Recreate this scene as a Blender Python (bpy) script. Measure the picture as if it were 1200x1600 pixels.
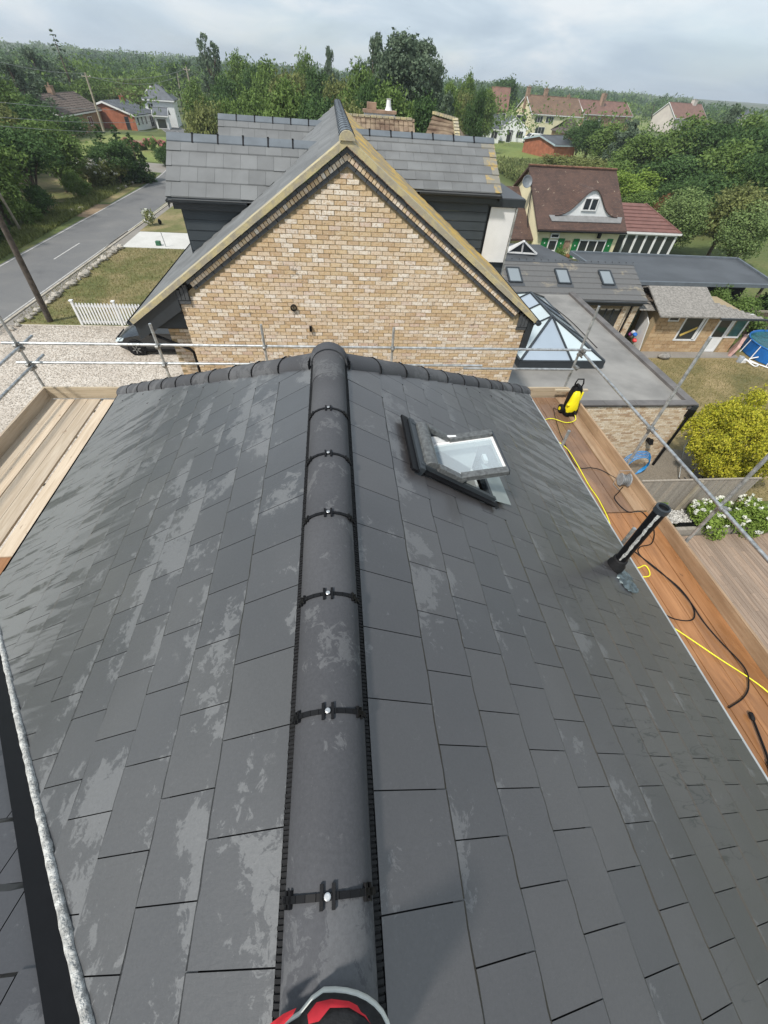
import bpy, math, random
from mathutils import Vector, Matrix
from mathutils.geometry import tessellate_polygon
S = bpy.context.scene
for _o in list(bpy.data.objects): bpy.data.objects.remove(_o)
R = math.radians

# ------------------------------------------------------------ camera, sky, sun, exposure
CAM = Vector((0.073, 0.0, 1.5))
cd = bpy.data.cameras.new('camera'); cam = bpy.data.objects.new('camera', cd); S.collection.objects.link(cam)
cd.sensor_fit = 'VERTICAL'; cd.sensor_height = 24; cd.lens = 24 * 617.0 / 1600.0
cd.clip_start = 0.02; cd.clip_end = 9000
CR = Matrix(((0.99413, 0.03231, -0.10326), (-0.09267, 0.74174, -0.66426), (0.05513, 0.66993, 0.74037)))
CR = CR.to_quaternion().normalized().to_matrix()
cam.matrix_world = Matrix.Translation(CAM) @ CR.to_4x4()
S.camera = cam
S.view_settings.view_transform = 'Standard'; S.view_settings.look = 'None'
S.view_settings.exposure = 0.38; S.view_settings.gamma = 1; S.view_settings.use_curve_mapping = False

SUN_DIR = Vector((-0.60, -0.52, 1.0)).normalized()        # towards the sun
sl = bpy.data.lights.new('sun', 'SUN'); sl.energy = 3.1; sl.angle = R(5); sl.color = (1.0, 0.95, 0.87)
sun = bpy.data.objects.new('sun', sl); S.collection.objects.link(sun)
sun.rotation_euler = SUN_DIR.to_track_quat('Z', 'Y').to_euler()

w = bpy.data.worlds.new('World'); S.world = w; w.use_nodes = True
wt = w.node_tree; wt.nodes.clear()
def wn(t, **k):
    n = wt.nodes.new(t)
    for a, b in k.items(): setattr(n, a, b)
    return n
sky = wn('ShaderNodeTexSky', sky_type='NISHITA', sun_disc=False)
sky.sun_elevation = math.asin(SUN_DIR.z); sky.sun_rotation = math.atan2(SUN_DIR.x, SUN_DIR.y)
bg1 = wn('ShaderNodeBackground'); bg1.inputs[1].default_value = 0.13
wt.links.new(sky.outputs[0], bg1.inputs[0])
tc = wn('ShaderNodeTexCoord'); sx = wn('ShaderNodeSeparateXYZ'); wt.links.new(tc.outputs['Generated'], sx.inputs[0])
def wm(op, a, b=None):
    n = wn('ShaderNodeMath', operation=op)
    for i, q in enumerate((a, b)):
        if q is None: continue
        if isinstance(q, (int, float)): n.inputs[i].default_value = q
        else: wt.links.new(q, n.inputs[i])
    return n.outputs[0]
zz = wm('ADD', wm('MAXIMUM', sx.outputs[2], 0.0), 0.26)
cx = wn('ShaderNodeCombineXYZ'); wt.links.new(wm('DIVIDE', sx.outputs[0], zz), cx.inputs[0]); wt.links.new(wm('DIVIDE', sx.outputs[1], zz), cx.inputs[1])
def wnoise(scale, det, dist=0.3, off=0.0):
    m = wn('ShaderNodeVectorMath', operation='ADD'); wt.links.new(cx.outputs[0], m.inputs[0]); m.inputs[1].default_value = (off, off * .7, off)
    n = wn('ShaderNodeTexNoise'); n.inputs['Scale'].default_value = scale; n.inputs['Detail'].default_value = det
    n.inputs['Roughness'].default_value = 0.55; n.inputs['Distortion'].default_value = dist
    wt.links.new(m.outputs[0], n.inputs['Vector']); return n.outputs[0]
cr1 = wn('ShaderNodeValToRGB'); wt.links.new(wnoise(1.25, 8, .5), cr1.inputs[0])
cr1.color_ramp.elements[0].position = 0.36; cr1.color_ramp.elements[0].color = (0.42, 0.51, 0.60, 1)
cr1.color_ramp.elements[1].position = 0.66; cr1.color_ramp.elements[1].color = (0.72, 0.76, 0.79, 1)
e = cr1.color_ramp.elements.new(0.5); e.color = (0.53, 0.62, 0.70, 1)
cov = wn('ShaderNodeValToRGB'); wt.links.new(wnoise(0.9, 5, .3, 7.3), cov.inputs[0])
cov.color_ramp.elements[0].position = 0.32; cov.color_ramp.elements[0].color = (0.72, 0.72, 0.72, 1)
cov.color_ramp.elements[1].position = 0.50; cov.color_ramp.elements[1].color = (0.97, 0.97, 0.97, 1)
bg2 = wn('ShaderNodeBackground'); bg2.inputs[1].default_value = 0.92; wt.links.new(cr1.outputs[0], bg2.inputs[0])
mx = wn('ShaderNodeMixShader'); wt.links.new(cov.outputs[0], mx.inputs[0]); wt.links.new(bg1.outputs[0], mx.inputs[1]); wt.links.new(bg2.outputs[0], mx.inputs[2])
wo = wn('ShaderNodeOutputWorld'); wt.links.new(mx.outputs[0], wo.inputs[0])
G = -8.5

# ------------------------------------------------------------ mesh builder
class MB:
    def __init__(s): s.v = []; s.f = []
    def add(s, vs, fs):
        o = len(s.v); s.v += [tuple(q) for q in vs]; s.f += [tuple(i + o for i in f) for f in fs]; return s
    def box(s, x0, x1, y0, y1, z0, z1):
        return s.add([(x0,y0,z0),(x1,y0,z0),(x1,y1,z0),(x0,y1,z0),(x0,y0,z1),(x1,y0,z1),(x1,y1,z1),(x0,y1,z1)],
                     [(0,3,2,1),(4,5,6,7),(0,1,5,4),(1,2,6,5),(2,3,7,6),(3,0,4,7)])
    def boxm(s, M, hx, hy, hz):
        c = [M @ Vector((a*hx, b*hy, d*hz)) for d in (-1,1) for a, b in ((-1,-1),(1,-1),(1,1),(-1,1))]
        return s.add(c, [(0,3,2,1),(4,5,6,7),(0,1,5,4),(1,2,6,5),(2,3,7,6),(3,0,4,7)])
    def beam(s, p, q, wd, ht, up=(0,0,1)):
        p = Vector(p); q = Vector(q); d = q - p; L = d.length; d.normalize(); up = Vector(up)
        sd = d.cross(up); sd = sd.normalized() if sd.length > 1e-5 else Vector((1,0,0)); u2 = sd.cross(d)
        m = Matrix((sd, d, u2)).transposed().to_4x4(); m.translation = (p + q) / 2
        return s.boxm(m, wd/2, L/2, ht/2)
    def prism(s, pts, vec):
        n = len(pts); vec = Vector(vec); a = [Vector(p) for p in pts]; b = [p + vec for p in a]
        nr = Vector((0,0,0))
        for i in range(n):
            nr += a[i].cross(a[(i+1) % n])
        if nr.dot(vec) > 0: a, b = a, b; flip = True
        else: flip = False
        tri = [tuple(t) for t in tessellate_polygon([a])] if n > 4 else [tuple(range(n))]
        fs = []
        base = len(s.v)
        def ori(t, want):
            q = [a[i] for i in t]; k = (q[1]-q[0]).cross(q[2]-q[0])
            return t if k.dot(want) > 0 else tuple(reversed(t))
        for t in tri:
            fs.append(ori(t, -vec)); fs.append(tuple(i + n for i in ori(t, vec)))
        for i in range(n):
            j = (i+1) % n
            q = (i, j, j+n, i+n)
            fs.append(q if flip else tuple(reversed(q)))
        return s.add(a + b, fs)
    def tube(s, path, r, n=8, caps=True):
        P = [Vector(p) for p in path]; rs = r if isinstance(r, (list, tuple)) else [r] * len(P)
        rings = []; prev = None
        for i, p in enumerate(P):
            d = (P[min(i+1, len(P)-1)] - P[max(i-1, 0)]).normalized()
            if prev is None:
                a = d.cross(Vector((0,0,1)));
                if a.length < .05: a = d.cross(Vector((1,0,0)))
                a.normalize()
            else: a = (prev - d * prev.dot(d)).normalized()
            prev = a; b = d.cross(a)
            rings.append([p + (a * math.cos(2*math.pi*k/n) + b * math.sin(2*math.pi*k/n)) * rs[i] for k in range(n)])
        vs = [q for rg in rings for q in rg]; fs = []
        for i in range(len(P)-1):
            for k in range(n):
                k2 = (k+1) % n; fs.append((i*n+k, i*n+k2, (i+1)*n+k2, (i+1)*n+k))
        if caps: fs.append(tuple(reversed(range(n)))); fs.append(tuple(range((len(P)-1)*n, len(P)*n)))
        return s.add(vs, fs)
    def lathe(s, prof, c, n=16, M=None):
        vs = []; fs = []
        for r, z in prof:
            for k in range(n):
                q = Vector((r*math.cos(2*math.pi*k/n), r*math.sin(2*math.pi*k/n), z))
                vs.append((M @ q if M else q) + Vector(c))
        for i in range(len(prof)-1):
            for k in range(n):
                k2 = (k+1) % n; fs.append((i*n+k, i*n+k2, (i+1)*n+k2, (i+1)*n+k))
        fs.append(tuple(reversed(range(n)))); fs.append(tuple(range((len(prof)-1)*n, len(prof)*n)))
        return s.add(vs, fs)
    def ball(s, c, r, sc=(1,1,1), nu=12, nv=8, jit=0):
        vs = []; fs = []; c = Vector(c)
        for i in range(nv+1):
            th = math.pi * i / nv
            for k in range(nu):
                ph = 2*math.pi*k/nu; j = 1 + random.uniform(-jit, jit)
                vs.append(c + Vector((sc[0]*r*j*math.sin(th)*math.cos(ph), sc[1]*r*j*math.sin(th)*math.sin(ph), sc[2]*r*j*math.cos(th))))
        for i in range(nv):
            for k in range(nu):
                k2 = (k+1) % nu; fs.append((i*nu+k, (i+1)*nu+k, (i+1)*nu+k2, i*nu+k2))
        return s.add(vs, fs)
    def put(s, other, M): return s.add([M @ Vector(p) for p in other.v], other.f)
    def mesh(s, name, mat=None, smooth=False):
        m = bpy.data.meshes.new(name); m.from_pydata(s.v, [], s.f)
        if mat: m.materials.append(mat)
        if smooth: m.polygons.foreach_set('use_smooth', [True] * len(m.polygons)); m.update(calc_edges=True); m.set_sharp_from_angle(angle=R(52))
        m.update(); return m
    def build(s, name, mat, parent=None, smooth=False, label=None, bevel=0, kind=None):
        o = new(name, s.mesh(name, mat, smooth), parent)
        if label: o['label'] = label
        if kind: o['kind'] = kind
        if bevel:
            b = o.modifiers.new('bevel', 'BEVEL'); b.width = bevel; b.segments = 2; b.limit_method = 'ANGLE'; b.angle_limit = R(40)
        return o
W = {}
COL = S.collection
def new(name, data, parent=None, mat=None):
    o = bpy.data.objects.new(name, data); COL.objects.link(o)
    mw = mat if mat is not None else Matrix.Identity(4); W[o] = mw
    if parent is not None:
        o.parent = parent; o.matrix_basis = W[parent].inverted() @ mw
    else: o.matrix_basis = mw
    return o
def tag(o, label=None, cat=None, group=None, kind=None):
    if label: o['label'] = label
    if cat: o['category'] = cat
    if group: o['group'] = group
    if kind: o['kind'] = kind
    return o
def thing(name, label, cat, loc=(0,0,0), group=None):
    o = new(name, None, None, Matrix.Translation(Vector(loc))); o.empty_display_size = .2
    return tag(o, label, cat, group)
def copytree(o, parent=None, M=None):
    c = o.copy(); COL.objects.link(c)
    if parent is not None: c.parent = parent
    elif M is not None: c.matrix_basis = M
    for ch in [q for q in o.children]: copytree(ch, c)
    return c
def struct(name, mb, mat, **k):
    o = mb.build(name, mat, **k); o['kind'] = 'structure'; return o
CRT = CR.transposed()
def seen(p):
    c = CRT @ (Vector(p) - CAM)
    if c.z > -.05: return 0
    x = 617*c.x/-c.z; y = 617*c.y/-c.z
    if abs(x) > 640 or abs(y) > 840: return 0
    return 1.0 / (c.z*c.z)
class Pieces:
    """alike pieces: the 300 that show largest are objects of their own, the rest one joined part"""
    def __init__(s, name, limit=300): s.name = name; s.limit = limit; s.items = []
    def add(s, mb, M, mat, parent, ok=True): s.items.append((mb, M, mat, parent, ok))
    def flush(s, restparent):
        sc = []
        for i, (mb, M, mat, par, ok) in enumerate(s.items):
            if not ok: continue
            v = mb.v; c = Vector((sum(q[0] for q in v)/len(v), sum(q[1] for q in v)/len(v), sum(q[2] for q in v)/len(v)))
            k = seen(M @ c)
            if k: sc.append((k, i))
        sc.sort(reverse=True); top = set(i for k, i in sc[:s.limit]); cache = {}; rest = {}
        for i, (mb, M, mat, par, ok) in enumerate(s.items):
            if i in top:
                key = (id(mb), mat.name)
                if key not in cache: cache[key] = mb.mesh(s.name, mat)
                new(s.name, cache[key], par, M)
            else: rest.setdefault(mat.name, (MB(), mat))[0].put(mb, M)
        for mb, mat in rest.values(): mb.build(s.name, mat, restparent, kind='stuff')

# ------------------------------------------------------------ materials
def srgb(r, g, b):
    f = lambda c: (c/255/12.92) if c/255 <= .04045 else ((c/255+.055)/1.055)**2.4
    return (f(r), f(g), f(b))
class Mt:
    def __init__(s, name):
        s.m = bpy.data.materials.new(name); s.m.use_nodes = True; s.t = s.m.node_tree
        s.b = s.t.nodes['Principled BSDF']; s.geo = s.n('ShaderNodeNewGeometry'); s.oi = s.n('ShaderNodeObjectInfo')
    def n(s, t, **k):
        q = s.t.nodes.new(t)
        for a, b in k.items(): setattr(q, a, b)
        return q
    def L(s, a, b): s.t.links.new(a, b)
    def set(s, sock, v):
        if isinstance(v, (int, float)): sock.default_value = v
        elif isinstance(v, tuple): sock.default_value = v if len(v) == len(sock.default_value) else v + (1,)
        else: s.L(v, sock)
    def math(s, op, a, b=0.0, c=None, clamp=False):
        q = s.n('ShaderNodeMath', operation=op, use_clamp=clamp); s.set(q.inputs[0], a); s.set(q.inputs[1], b)
        if c is not None: s.set(q.inputs[2], c)
        return q.outputs[0]
    def rand(s):
        return s.math('FRACT', s.math('ADD', s.oi.outputs['Random'], s.geo.outputs['Random Per Island']))
    def pos(s, sc=(1,1,1), rot=(0,0,0), obj=False):
        src = s.n('ShaderNodeTexCoord').outputs['Object'] if obj else s.geo.outputs['Position']
        q = s.n('ShaderNodeMapping'); s.L(src, q.inputs[0]); q.inputs['Scale'].default_value = sc; q.inputs['Rotation'].default_value = rot
        return q.outputs[0]
    def noise(s, vec, scale, det=4, rough=.55, dist=0):
        q = s.n('ShaderNodeTexNoise'); s.L(vec, q.inputs['Vector']); q.inputs['Scale'].default_value = scale
        q.inputs['Detail'].default_value = det; q.inputs['Roughness'].default_value = rough; q.inputs['Distortion'].default_value = dist
        return q.outputs[0]
    def step(s, v, a, b):
        q = s.n('ShaderNodeMapRange', interpolation_type='SMOOTHSTEP'); s.L(v, q.inputs[0]); q.inputs[1].default_value = a; q.inputs[2].default_value = b
        return q.outputs[0]
    def mix(s, f, a, b, mode='MIX'):
        q = s.n('ShaderNodeMix', data_type='RGBA', blend_type=mode); s.set(q.inputs[0], f); s.set(q.inputs[6], a); s.set(q.inputs[7], b); return q.outputs[2]
    def ramp(s, v, stops):
        q = s.n('ShaderNodeValToRGB'); s.L(v, q.inputs[0]); el = q.color_ramp.elements
        el[0].position, el[0].color = stops[0][0], stops[0][1] + (1,); el[1].position, el[1].color = stops[-1][0], stops[-1][1] + (1,)
        for p, c in stops[1:-1]: e = el.new(p); e.color = c + (1,)
        return q.outputs[0]
    def bump(s, h, st=.3, dist=.01):
        q = s.n('ShaderNodeBump'); s.set(q.inputs['Height'], h); q.inputs['Strength'].default_value = st; q.inputs['Distance'].default_value = dist
        s.L(q.outputs[0], s.b.inputs['Normal'])
    def out(s, col=None, rough=None, metal=None, spec=None):
        if col is not None: s.set(s.b.inputs['Base Color'], col)
        if rough is not None: s.set(s.b.inputs['Roughness'], rough)
        if metal is not None: s.set(s.b.inputs['Metallic'], metal)
        if spec is not None: s.set(s.b.inputs['Specular IOR Level'], spec)
        return s.m
def sc3(c, k): return tuple(min(1, max(0, x * k)) for x in c)
def mat(name, col, rough=.7, var=.2, scale=3, det=5, bump=0, bscale=40, rnd=.15, metal=0, spec=.5, col2=None, obj=False, bd=.01):
    k = Mt(name); p = k.pos(obj=obj); nz = k.noise(p, scale, det)
    c = k.mix(k.step(nz, .3, .7), sc3(col, 1-var), col2 or sc3(col, 1+var))
    if rnd: c = k.mix(1.0, c, k.ramp(k.rand(), [(0, (1-rnd,)*3), (1, (1,)*3)]), 'MULTIPLY')
    if bump: k.bump(k.noise(p, bscale, 4), bump, bd)
    return k.out(c, rough, metal, spec)

def slate_mat(name, base=(.060,.062,.067), dry=(.125,.128,.132), dn=.06, fk=.55, wetm=.0, yd=(-9, -8), runs=.3, rv=1.0, edge=True):
    k = Mt(name); p = k.pos()
    c = k.mix(k.step(k.noise(p, .8, 3), .35, .65), sc3(base, .88), sc3(base, 1.12))
    c = k.mix(1.0, c, k.ramp(k.rand(), [(0, (.86, .86, .88)), (.5, (.97, .96, .98)), (1, (1.12, 1.10, 1.08))]), 'MULTIPLY')
    # dried limescale patches with ragged edges
    big = k.noise(p, 2.3, 2); fine = k.noise(p, 17, 12, .74, .5)
    v = k.math('ADD', k.math('MULTIPLY', big, .62), k.math('MULTIPLY', fine, .5))
    lo = k.n('ShaderNodeSeparateXYZ'); k.L(k.geo.outputs['Position'], lo.inputs[0])
    if edge:   # dries first on the upper part of each course; the garden side stayed wet below the ridge
        s_ = k.math('MULTIPLY', k.math('ABSOLUTE', lo.outputs[0]), 1.1662); fr = k.math('FRACT', k.math('ADD', k.math('DIVIDE', k.math('SUBTRACT', s_, .49), .2755), 2.0)); one = k.math('LESS_THAN', s_, .49)
        fr = k.math('ADD', k.math('MULTIPLY', fr, k.math('SUBTRACT', 1.0, one)), k.math('MULTIPLY', k.math('DIVIDE', s_, .49), one))
        v = k.math('ADD', v, k.math('MULTIPLY', k.math('SUBTRACT', .45, fr), .11))
        v = k.math('SUBTRACT', v, k.math('MULTIPLY', k.step(s_, .55, .8), wetm))
    patch = k.step(v, .612, .630)
    # streaks that ran down the slope
    ps = k.pos((1.2, 11, 1.2)); st0 = k.noise(ps, 1.0, 7, .66, .5)
    down = k.math('MULTIPLY', k.step(k.math('MULTIPLY', lo.outputs[2], -1.0), .8, 1.5), k.step(lo.outputs[1], yd[0], yd[1]))
    st = k.math('MULTIPLY', k.step(k.math('ADD', st0, k.math('MULTIPLY', down, dn)), .585, .64), down)
    f = k.math('MULTIPLY', k.math('MAXIMUM', k.math('MULTIPLY', patch, .62), st), fk)
    grain = k.noise(p, 55, 4, .7)
    if edge:   # thin dark run marks left by water between the riven ridges, lower down the slope
        rn = k.math('ABSOLUTE', k.math('SUBTRACT', k.noise(k.pos((1.1, 7, 1.1)), 1.3, 4, .5, .6), .5))
        rm = k.math('MULTIPLY', k.math('MULTIPLY', k.math('SUBTRACT', 1.0, k.step(rn, .003, .011)), k.step(s_, 1.5, 2.2)), k.step(k.noise(p, 1.6, 2), .42, .55))
        c = k.mix(k.math('MULTIPLY', rm, runs), c, (.018, .018, .019))
    c = k.mix(f, c, dry)
    c = k.mix(k.math('MULTIPLY', k.step(k.noise(p, 160, 2), .70, .78), .35), c, (.20, .20, .20))
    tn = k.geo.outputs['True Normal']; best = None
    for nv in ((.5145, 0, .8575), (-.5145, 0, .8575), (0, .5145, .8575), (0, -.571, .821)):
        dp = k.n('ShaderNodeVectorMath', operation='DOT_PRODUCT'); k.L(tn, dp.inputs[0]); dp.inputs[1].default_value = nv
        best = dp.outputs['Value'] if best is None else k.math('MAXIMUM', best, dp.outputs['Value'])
    c = k.mix(1.0, c, k.ramp(k.noise(p, 90, 5, .8), [(.3, (.86,.86,.86)), (.7, (1.13,1.13,1.13))]), 'MULTIPLY')
    c = k.mix(k.math('MULTIPLY', k.step(k.noise(p, 11, 8, .8), .60, .72), .28), c, (.20,.20,.20))
    if edge: c = k.mix(k.step(best, .95, .985), (.012,.012,.013), c)   # shadow lines of courses and joints painted dark onto the slate rims
    riv = k.noise(k.pos((10, 30, 10)), 2.2, 5, .6, .3)
    k.bump(k.math('ADD', k.math('MULTIPLY', k.math('MULTIPLY', riv, k.step(k.noise(p, 1.1, 2), .4, .62)), rv), k.math('MULTIPLY', grain, .30)), .30, .005)
    r = k.math('ADD', k.math('MULTIPLY', f, .25), k.math('ADD', .34 if edge else .56, k.math('MULTIPLY', k.noise(p, 3, 4), .16)))
    if edge: k.b.inputs['Coat Weight'].default_value = .45; k.b.inputs['Coat Roughness'].default_value = .22; k.b.inputs['Coat IOR'].default_value = 1.4
    return k.out(c, r, 0, .9)
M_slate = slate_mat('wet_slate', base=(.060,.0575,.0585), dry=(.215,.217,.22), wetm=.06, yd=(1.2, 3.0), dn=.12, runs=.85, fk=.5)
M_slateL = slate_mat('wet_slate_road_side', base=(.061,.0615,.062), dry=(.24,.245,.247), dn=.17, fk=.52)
M_ridge = slate_mat('ridge_tile_concrete', base=(.080,.082,.087), dry=(.15,.152,.157), rv=.0, fk=.8, edge=False)
M_ridge.node_tree.nodes['Principled BSDF'].inputs['Specular IOR Level'].default_value = .12
M_black = mat('black_plastic', (.006,.006,.007), .5, .1, 30, rnd=0, spec=.22)
M_rubber = mat('black_ridge_roll', (.010,.010,.011), .7, .3, 60, rnd=.2, spec=.3)
M_screw = mat('steel_screw', (.6,.6,.6), .35, .1, 30, metal=.8, rnd=0)
M_galv = mat('galvanised_tube', (.46,.48,.49), .45, .3, 14, metal=.65, rnd=.15, bump=.15, bscale=80)
M_coup = mat('coupler_steel', (.28,.28,.27), .5, .3, 30, metal=.7, rnd=.15)
def board_mat(name, a, b, dark, rough=.75, wetp=0.0, knots=.55, axis=1):
    k = Mt(name); sc = (16, .8, 16) if axis == 1 else (.8, 16, 16); p = k.pos(sc)
    g = k.noise(p, 1.3, 6, .6, .8)
    c = k.mix(k.step(g, .3, .7), a, b)
    c = k.mix(1.0, c, k.ramp(k.rand(), [(0, (.80, .79, .78)), (.5, (1, 1, 1)), (1, (1.1, 1.06, 1.02))]), 'MULTIPLY')
    fib = k.noise(k.pos((60, 2, 60) if axis == 1 else (2, 60, 60)), 1.4, 5, .7)
    c = k.mix(k.math('MULTIPLY', k.step(fib, .55, .75), .35), c, dark)
    kn = k.noise(k.pos((7, 3.5, 7) if axis == 1 else (3.5, 7, 7)), 1.6, 2); c = k.mix(k.math('MULTIPLY', k.step(kn, .70, .74), knots), c, dark)
    if wetp:
        wt_ = k.step(k.noise(k.pos((1.5, .5, 1.5)), 1.0, 5, .65, .5), .42, .60)
        c = k.mix(k.math('MULTIPLY', wt_, wetp), c, sc3(a, .45)); k.b.inputs['Roughness'].default_value = .5
        rr = k.math('SUBTRACT', rough, k.math('MULTIPLY', wt_, .3))
    else: rr = rough
    k.bump(fib, .4, .004); return k.out(c, rr)
M_board = board_mat('dry_scaffold_board', (.46,.37,.27), (.60,.51,.40), (.20,.12,.07))
M_boardX = board_mat('dry_toe_board', (.44,.36,.25), (.58,.49,.36), (.22,.14,.08), axis=0)
M_boardW = board_mat('wet_scaffold_board', (.24,.140,.085), (.35,.215,.135), (.05,.022,.012), .55, .5)
M_boardO = board_mat('soaked_orange_board', (.29,.135,.055), (.40,.20,.088), (.05,.02,.01), .5, .5)
M_boardT = board_mat('weathered_toe_board', (.34,.22,.13), (.48,.34,.22), (.12,.065,.035), .7, .4)
def brick_mat(name, stops, dirt=.5):
    k = Mt(name); p = k.pos(); r = k.rand()
    c = k.ramp(r, stops)
    c = k.mix(k.math('MULTIPLY', k.step(k.noise(p, 26, 6, .75), .48, .62), .7), c, (.46, .29, .14))
    c = k.mix(k.math('MULTIPLY', k.step(k.noise(p, 34, 3, .6), .55, .70), .6), c, (.76, .68, .56))
    c = k.mix(k.math('MULTIPLY', k.step(k.noise(p, 5.5, 5, .75), .62, .67), dirt), c, (.07, .055, .05))
    k.bump(k.noise(p, 60, 4), .5, .006); return k.out(c, .85)
BUFF = [(0, (.54,.39,.25)), (.14, (.62,.46,.28)), (.30, (.66,.51,.32)), (.45, (.68,.54,.39)), (.60, (.71,.58,.44)), (.78, (.77,.67,.54)), (.92, (.82,.75,.66)), (1, (.62,.46,.36))]
M_brick = brick_mat('buff_stock_brick', BUFF)
M_brick2 = brick_mat('pale_extension_brick', [(0, (.40,.27,.18)), (.3, (.58,.46,.32)), (.6, (.68,.58,.44)), (1, (.74,.66,.54))], .35)
M_brickD = mat('dark_grey_brick', (.075,.08,.085), .6, .15, 20, rnd=.2)
M_mortar = mat('mortar_joint', (.33,.26,.16), .9, .2, 25, bump=.3, rnd=0)
def lichen_mat(name, base, lich, a, b, sc=1.6):
    k = Mt(name); p = k.pos(); n = k.noise(p, sc, 8, .68, .4)
    c = k.mix(k.step(n, a, b), base, lich)
    c = k.mix(k.math('MULTIPLY', k.step(k.noise(p, 14, 5, .7), .5, .7), .5), c, sc3(base, .8)); k.bump(k.noise(p, 25, 4), .4, .01)
    return k.out(c, .9)
M_verge = lichen_mat('lichened_verge_mortar', (.36,.32,.24), (.52,.44,.24), .40, .62, 4)
M_mortarW = mat('white_mortar_bead', (.50,.50,.48), .95, .35, 30, bump=1.0, bscale=70, rnd=0, bd=.02)
M_ntile = mat('grey_concrete_tile', (.175,.180,.182), .8, .12, 1.5, bump=.15, rnd=.2)
M_nridge = mat('blue_grey_ridge_tile', (.125,.145,.165), .6, .12, 3, rnd=.12)
M_ntileR = lichen_mat('lichened_grey_tile', (.30,.24,.15), (.55,.36,.08), .42, .60)
M_ntileO = lichen_mat('orange_lichen_tile', (.22,.21,.18), (.44,.30,.08), .46, .66, 4)
M_clad = mat('dark_fibre_cladding', (.040,.050,.058), .55, .1, 3, rnd=.06)
M_dark = mat('dark_grey_trim', (.030,.036,.042), .4, .1, 4, rnd=0)
M_white = mat('white_upvc', (.78,.78,.78), .35, .04, 3, rnd=.03)
M_render = mat('white_render', (.76,.77,.77), .8, .06, 2, rnd=0)
M_cream = mat('cream_render', (.72,.66,.44), .85, .08, .8, rnd=0)
M_cream2 = mat('pale_cream_render', (.70,.64,.50), .85, .08, .5, rnd=0)
M_pinkr = mat('pinkish_render', (.58,.52,.47), .85, .08, .5, rnd=0)
M_green = mat('green_shutter_paint', (.010,.16,.045), .5, .15, 6, rnd=0)
def glass_mat(name, col, rough=.04):
    k = Mt(name); return k.out(k.mix(k.noise(k.pos(), .4, 3), sc3(col, .8), sc3(col, 1.2)), rough, 0, .8)
M_pane = glass_mat('dark_window_glass', (.03,.035,.04))
M_skyg = glass_mat('pale_lantern_glass', (.50,.58,.61), .06)
M_skyg2 = glass_mat('blue_lantern_glass', (.33,.39,.46), .05)
M_velux = glass_mat('skylight_glass', (.22,.25,.27), .06)
k = Mt('clear_sash_glass'); k.out((.75,.82,.88), .02, 0, .9); tb = k.n('ShaderNodeBsdfTransparent'); ms_ = k.n('ShaderNodeMixShader'); ms_.inputs[0].default_value = .26; tb.inputs[0].default_value = (.92,.96,.96,1)
k.L(tb.outputs[0], ms_.inputs[1]); k.L(k.b.outputs[0], ms_.inputs[2]); k.L(ms_.outputs[0], k.t.nodes['Material Output'].inputs[0]); M_clear = k.m
M_flat = mat('grey_roof_membrane', (.24,.23,.215), .55, .22, .7, det=7, bump=.2, bscale=8, rnd=0)
M_flatD = mat('dark_membrane', (.070,.076,.084), .6, .18, .5, det=6, rnd=0, bump=.1)
def rowroof(name, a, b, mortar, w=.165, h=.1, obj=False, slope_axis=1, spots=0.0, rowdark=.5):
    """small tiles too far off to build one by one"""
    k = Mt(name); p = k.pos(obj=obj)
    q = k.n('ShaderNodeSeparateXYZ'); k.L(p, q.inputs[0]); cb = k.n('ShaderNodeCombineXYZ')
    k.L(q.outputs[0 if slope_axis == 1 else 1], cb.inputs[0]); k.L(q.outputs[2], cb.inputs[1])
    br = k.n('ShaderNodeTexBrick'); k.L(cb.outputs[0], br.inputs[0]); br.inputs['Scale'].default_value = 1
    br.inputs['Brick Width'].default_value = w; br.inputs['Row Height'].default_value = h; br.inputs['Mortar Size'].default_value = h * .09
    br.inputs['Color1'].default_value = a + (1,); br.inputs['Color2'].default_value = b + (1,); br.inputs['Mortar'].default_value = mortar + (1,)
    c = k.mix(k.math('MULTIPLY', k.step(k.noise(p, .8, 6), .35, .7), .4), br.outputs[0], sc3(a, 1.35))
    if spots: c = k.mix(k.math('MULTIPLY', k.step(k.noise(p, 3.2, 6, .7), .70 - .04*spots, .73 - .04*spots), .8), c, (.62, .55, .42))
    k.bump(br.outputs[1], .3, .02); return k.out(c, .85)
M_plain = rowroof('brown_plain_tile', (.105,.060,.045), (.065,.040,.033), (.03,.02,.018), .17, .075, spots=1.3)
M_brownr = rowroof('brown_far_tile', (.19,.12,.075), (.14,.09,.06), (.08,.05,.04), .3, .2)
M_brownY = rowroof('brown_far_tile_side', (.19,.125,.08), (.14,.09,.06), (.08,.05,.04), .3, .2, slope_axis=0)
M_redr = rowroof('red_far_tile', (.21,.115,.085), (.165,.09,.07), (.1,.05,.04), .3, .2)
M_pan = mat('red_tile_panel', (.20,.10,.085), .7, .12, 2, rnd=.1)
M_greyr = rowroof('grey_far_tile', (.10,.11,.125), (.08,.09,.10), (.05,.055,.06), .3, .22, slope_axis=0)
M_darkbrown = rowroof('dark_brown_far_tile', (.115,.09,.075), (.09,.07,.06), (.045,.035,.03), .3, .22)
M_redbrick = mat('red_brick_wall', (.34,.12,.065), .9, .2, 1.2, rnd=0)
M_brownbrick = mat('brown_brick_wall', (.33,.20,.12), .9, .2, 1.2, rnd=0)
M_clay = mat('clay_chimney', (.30,.20,.14), .9, .25, 2, rnd=0)
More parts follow.
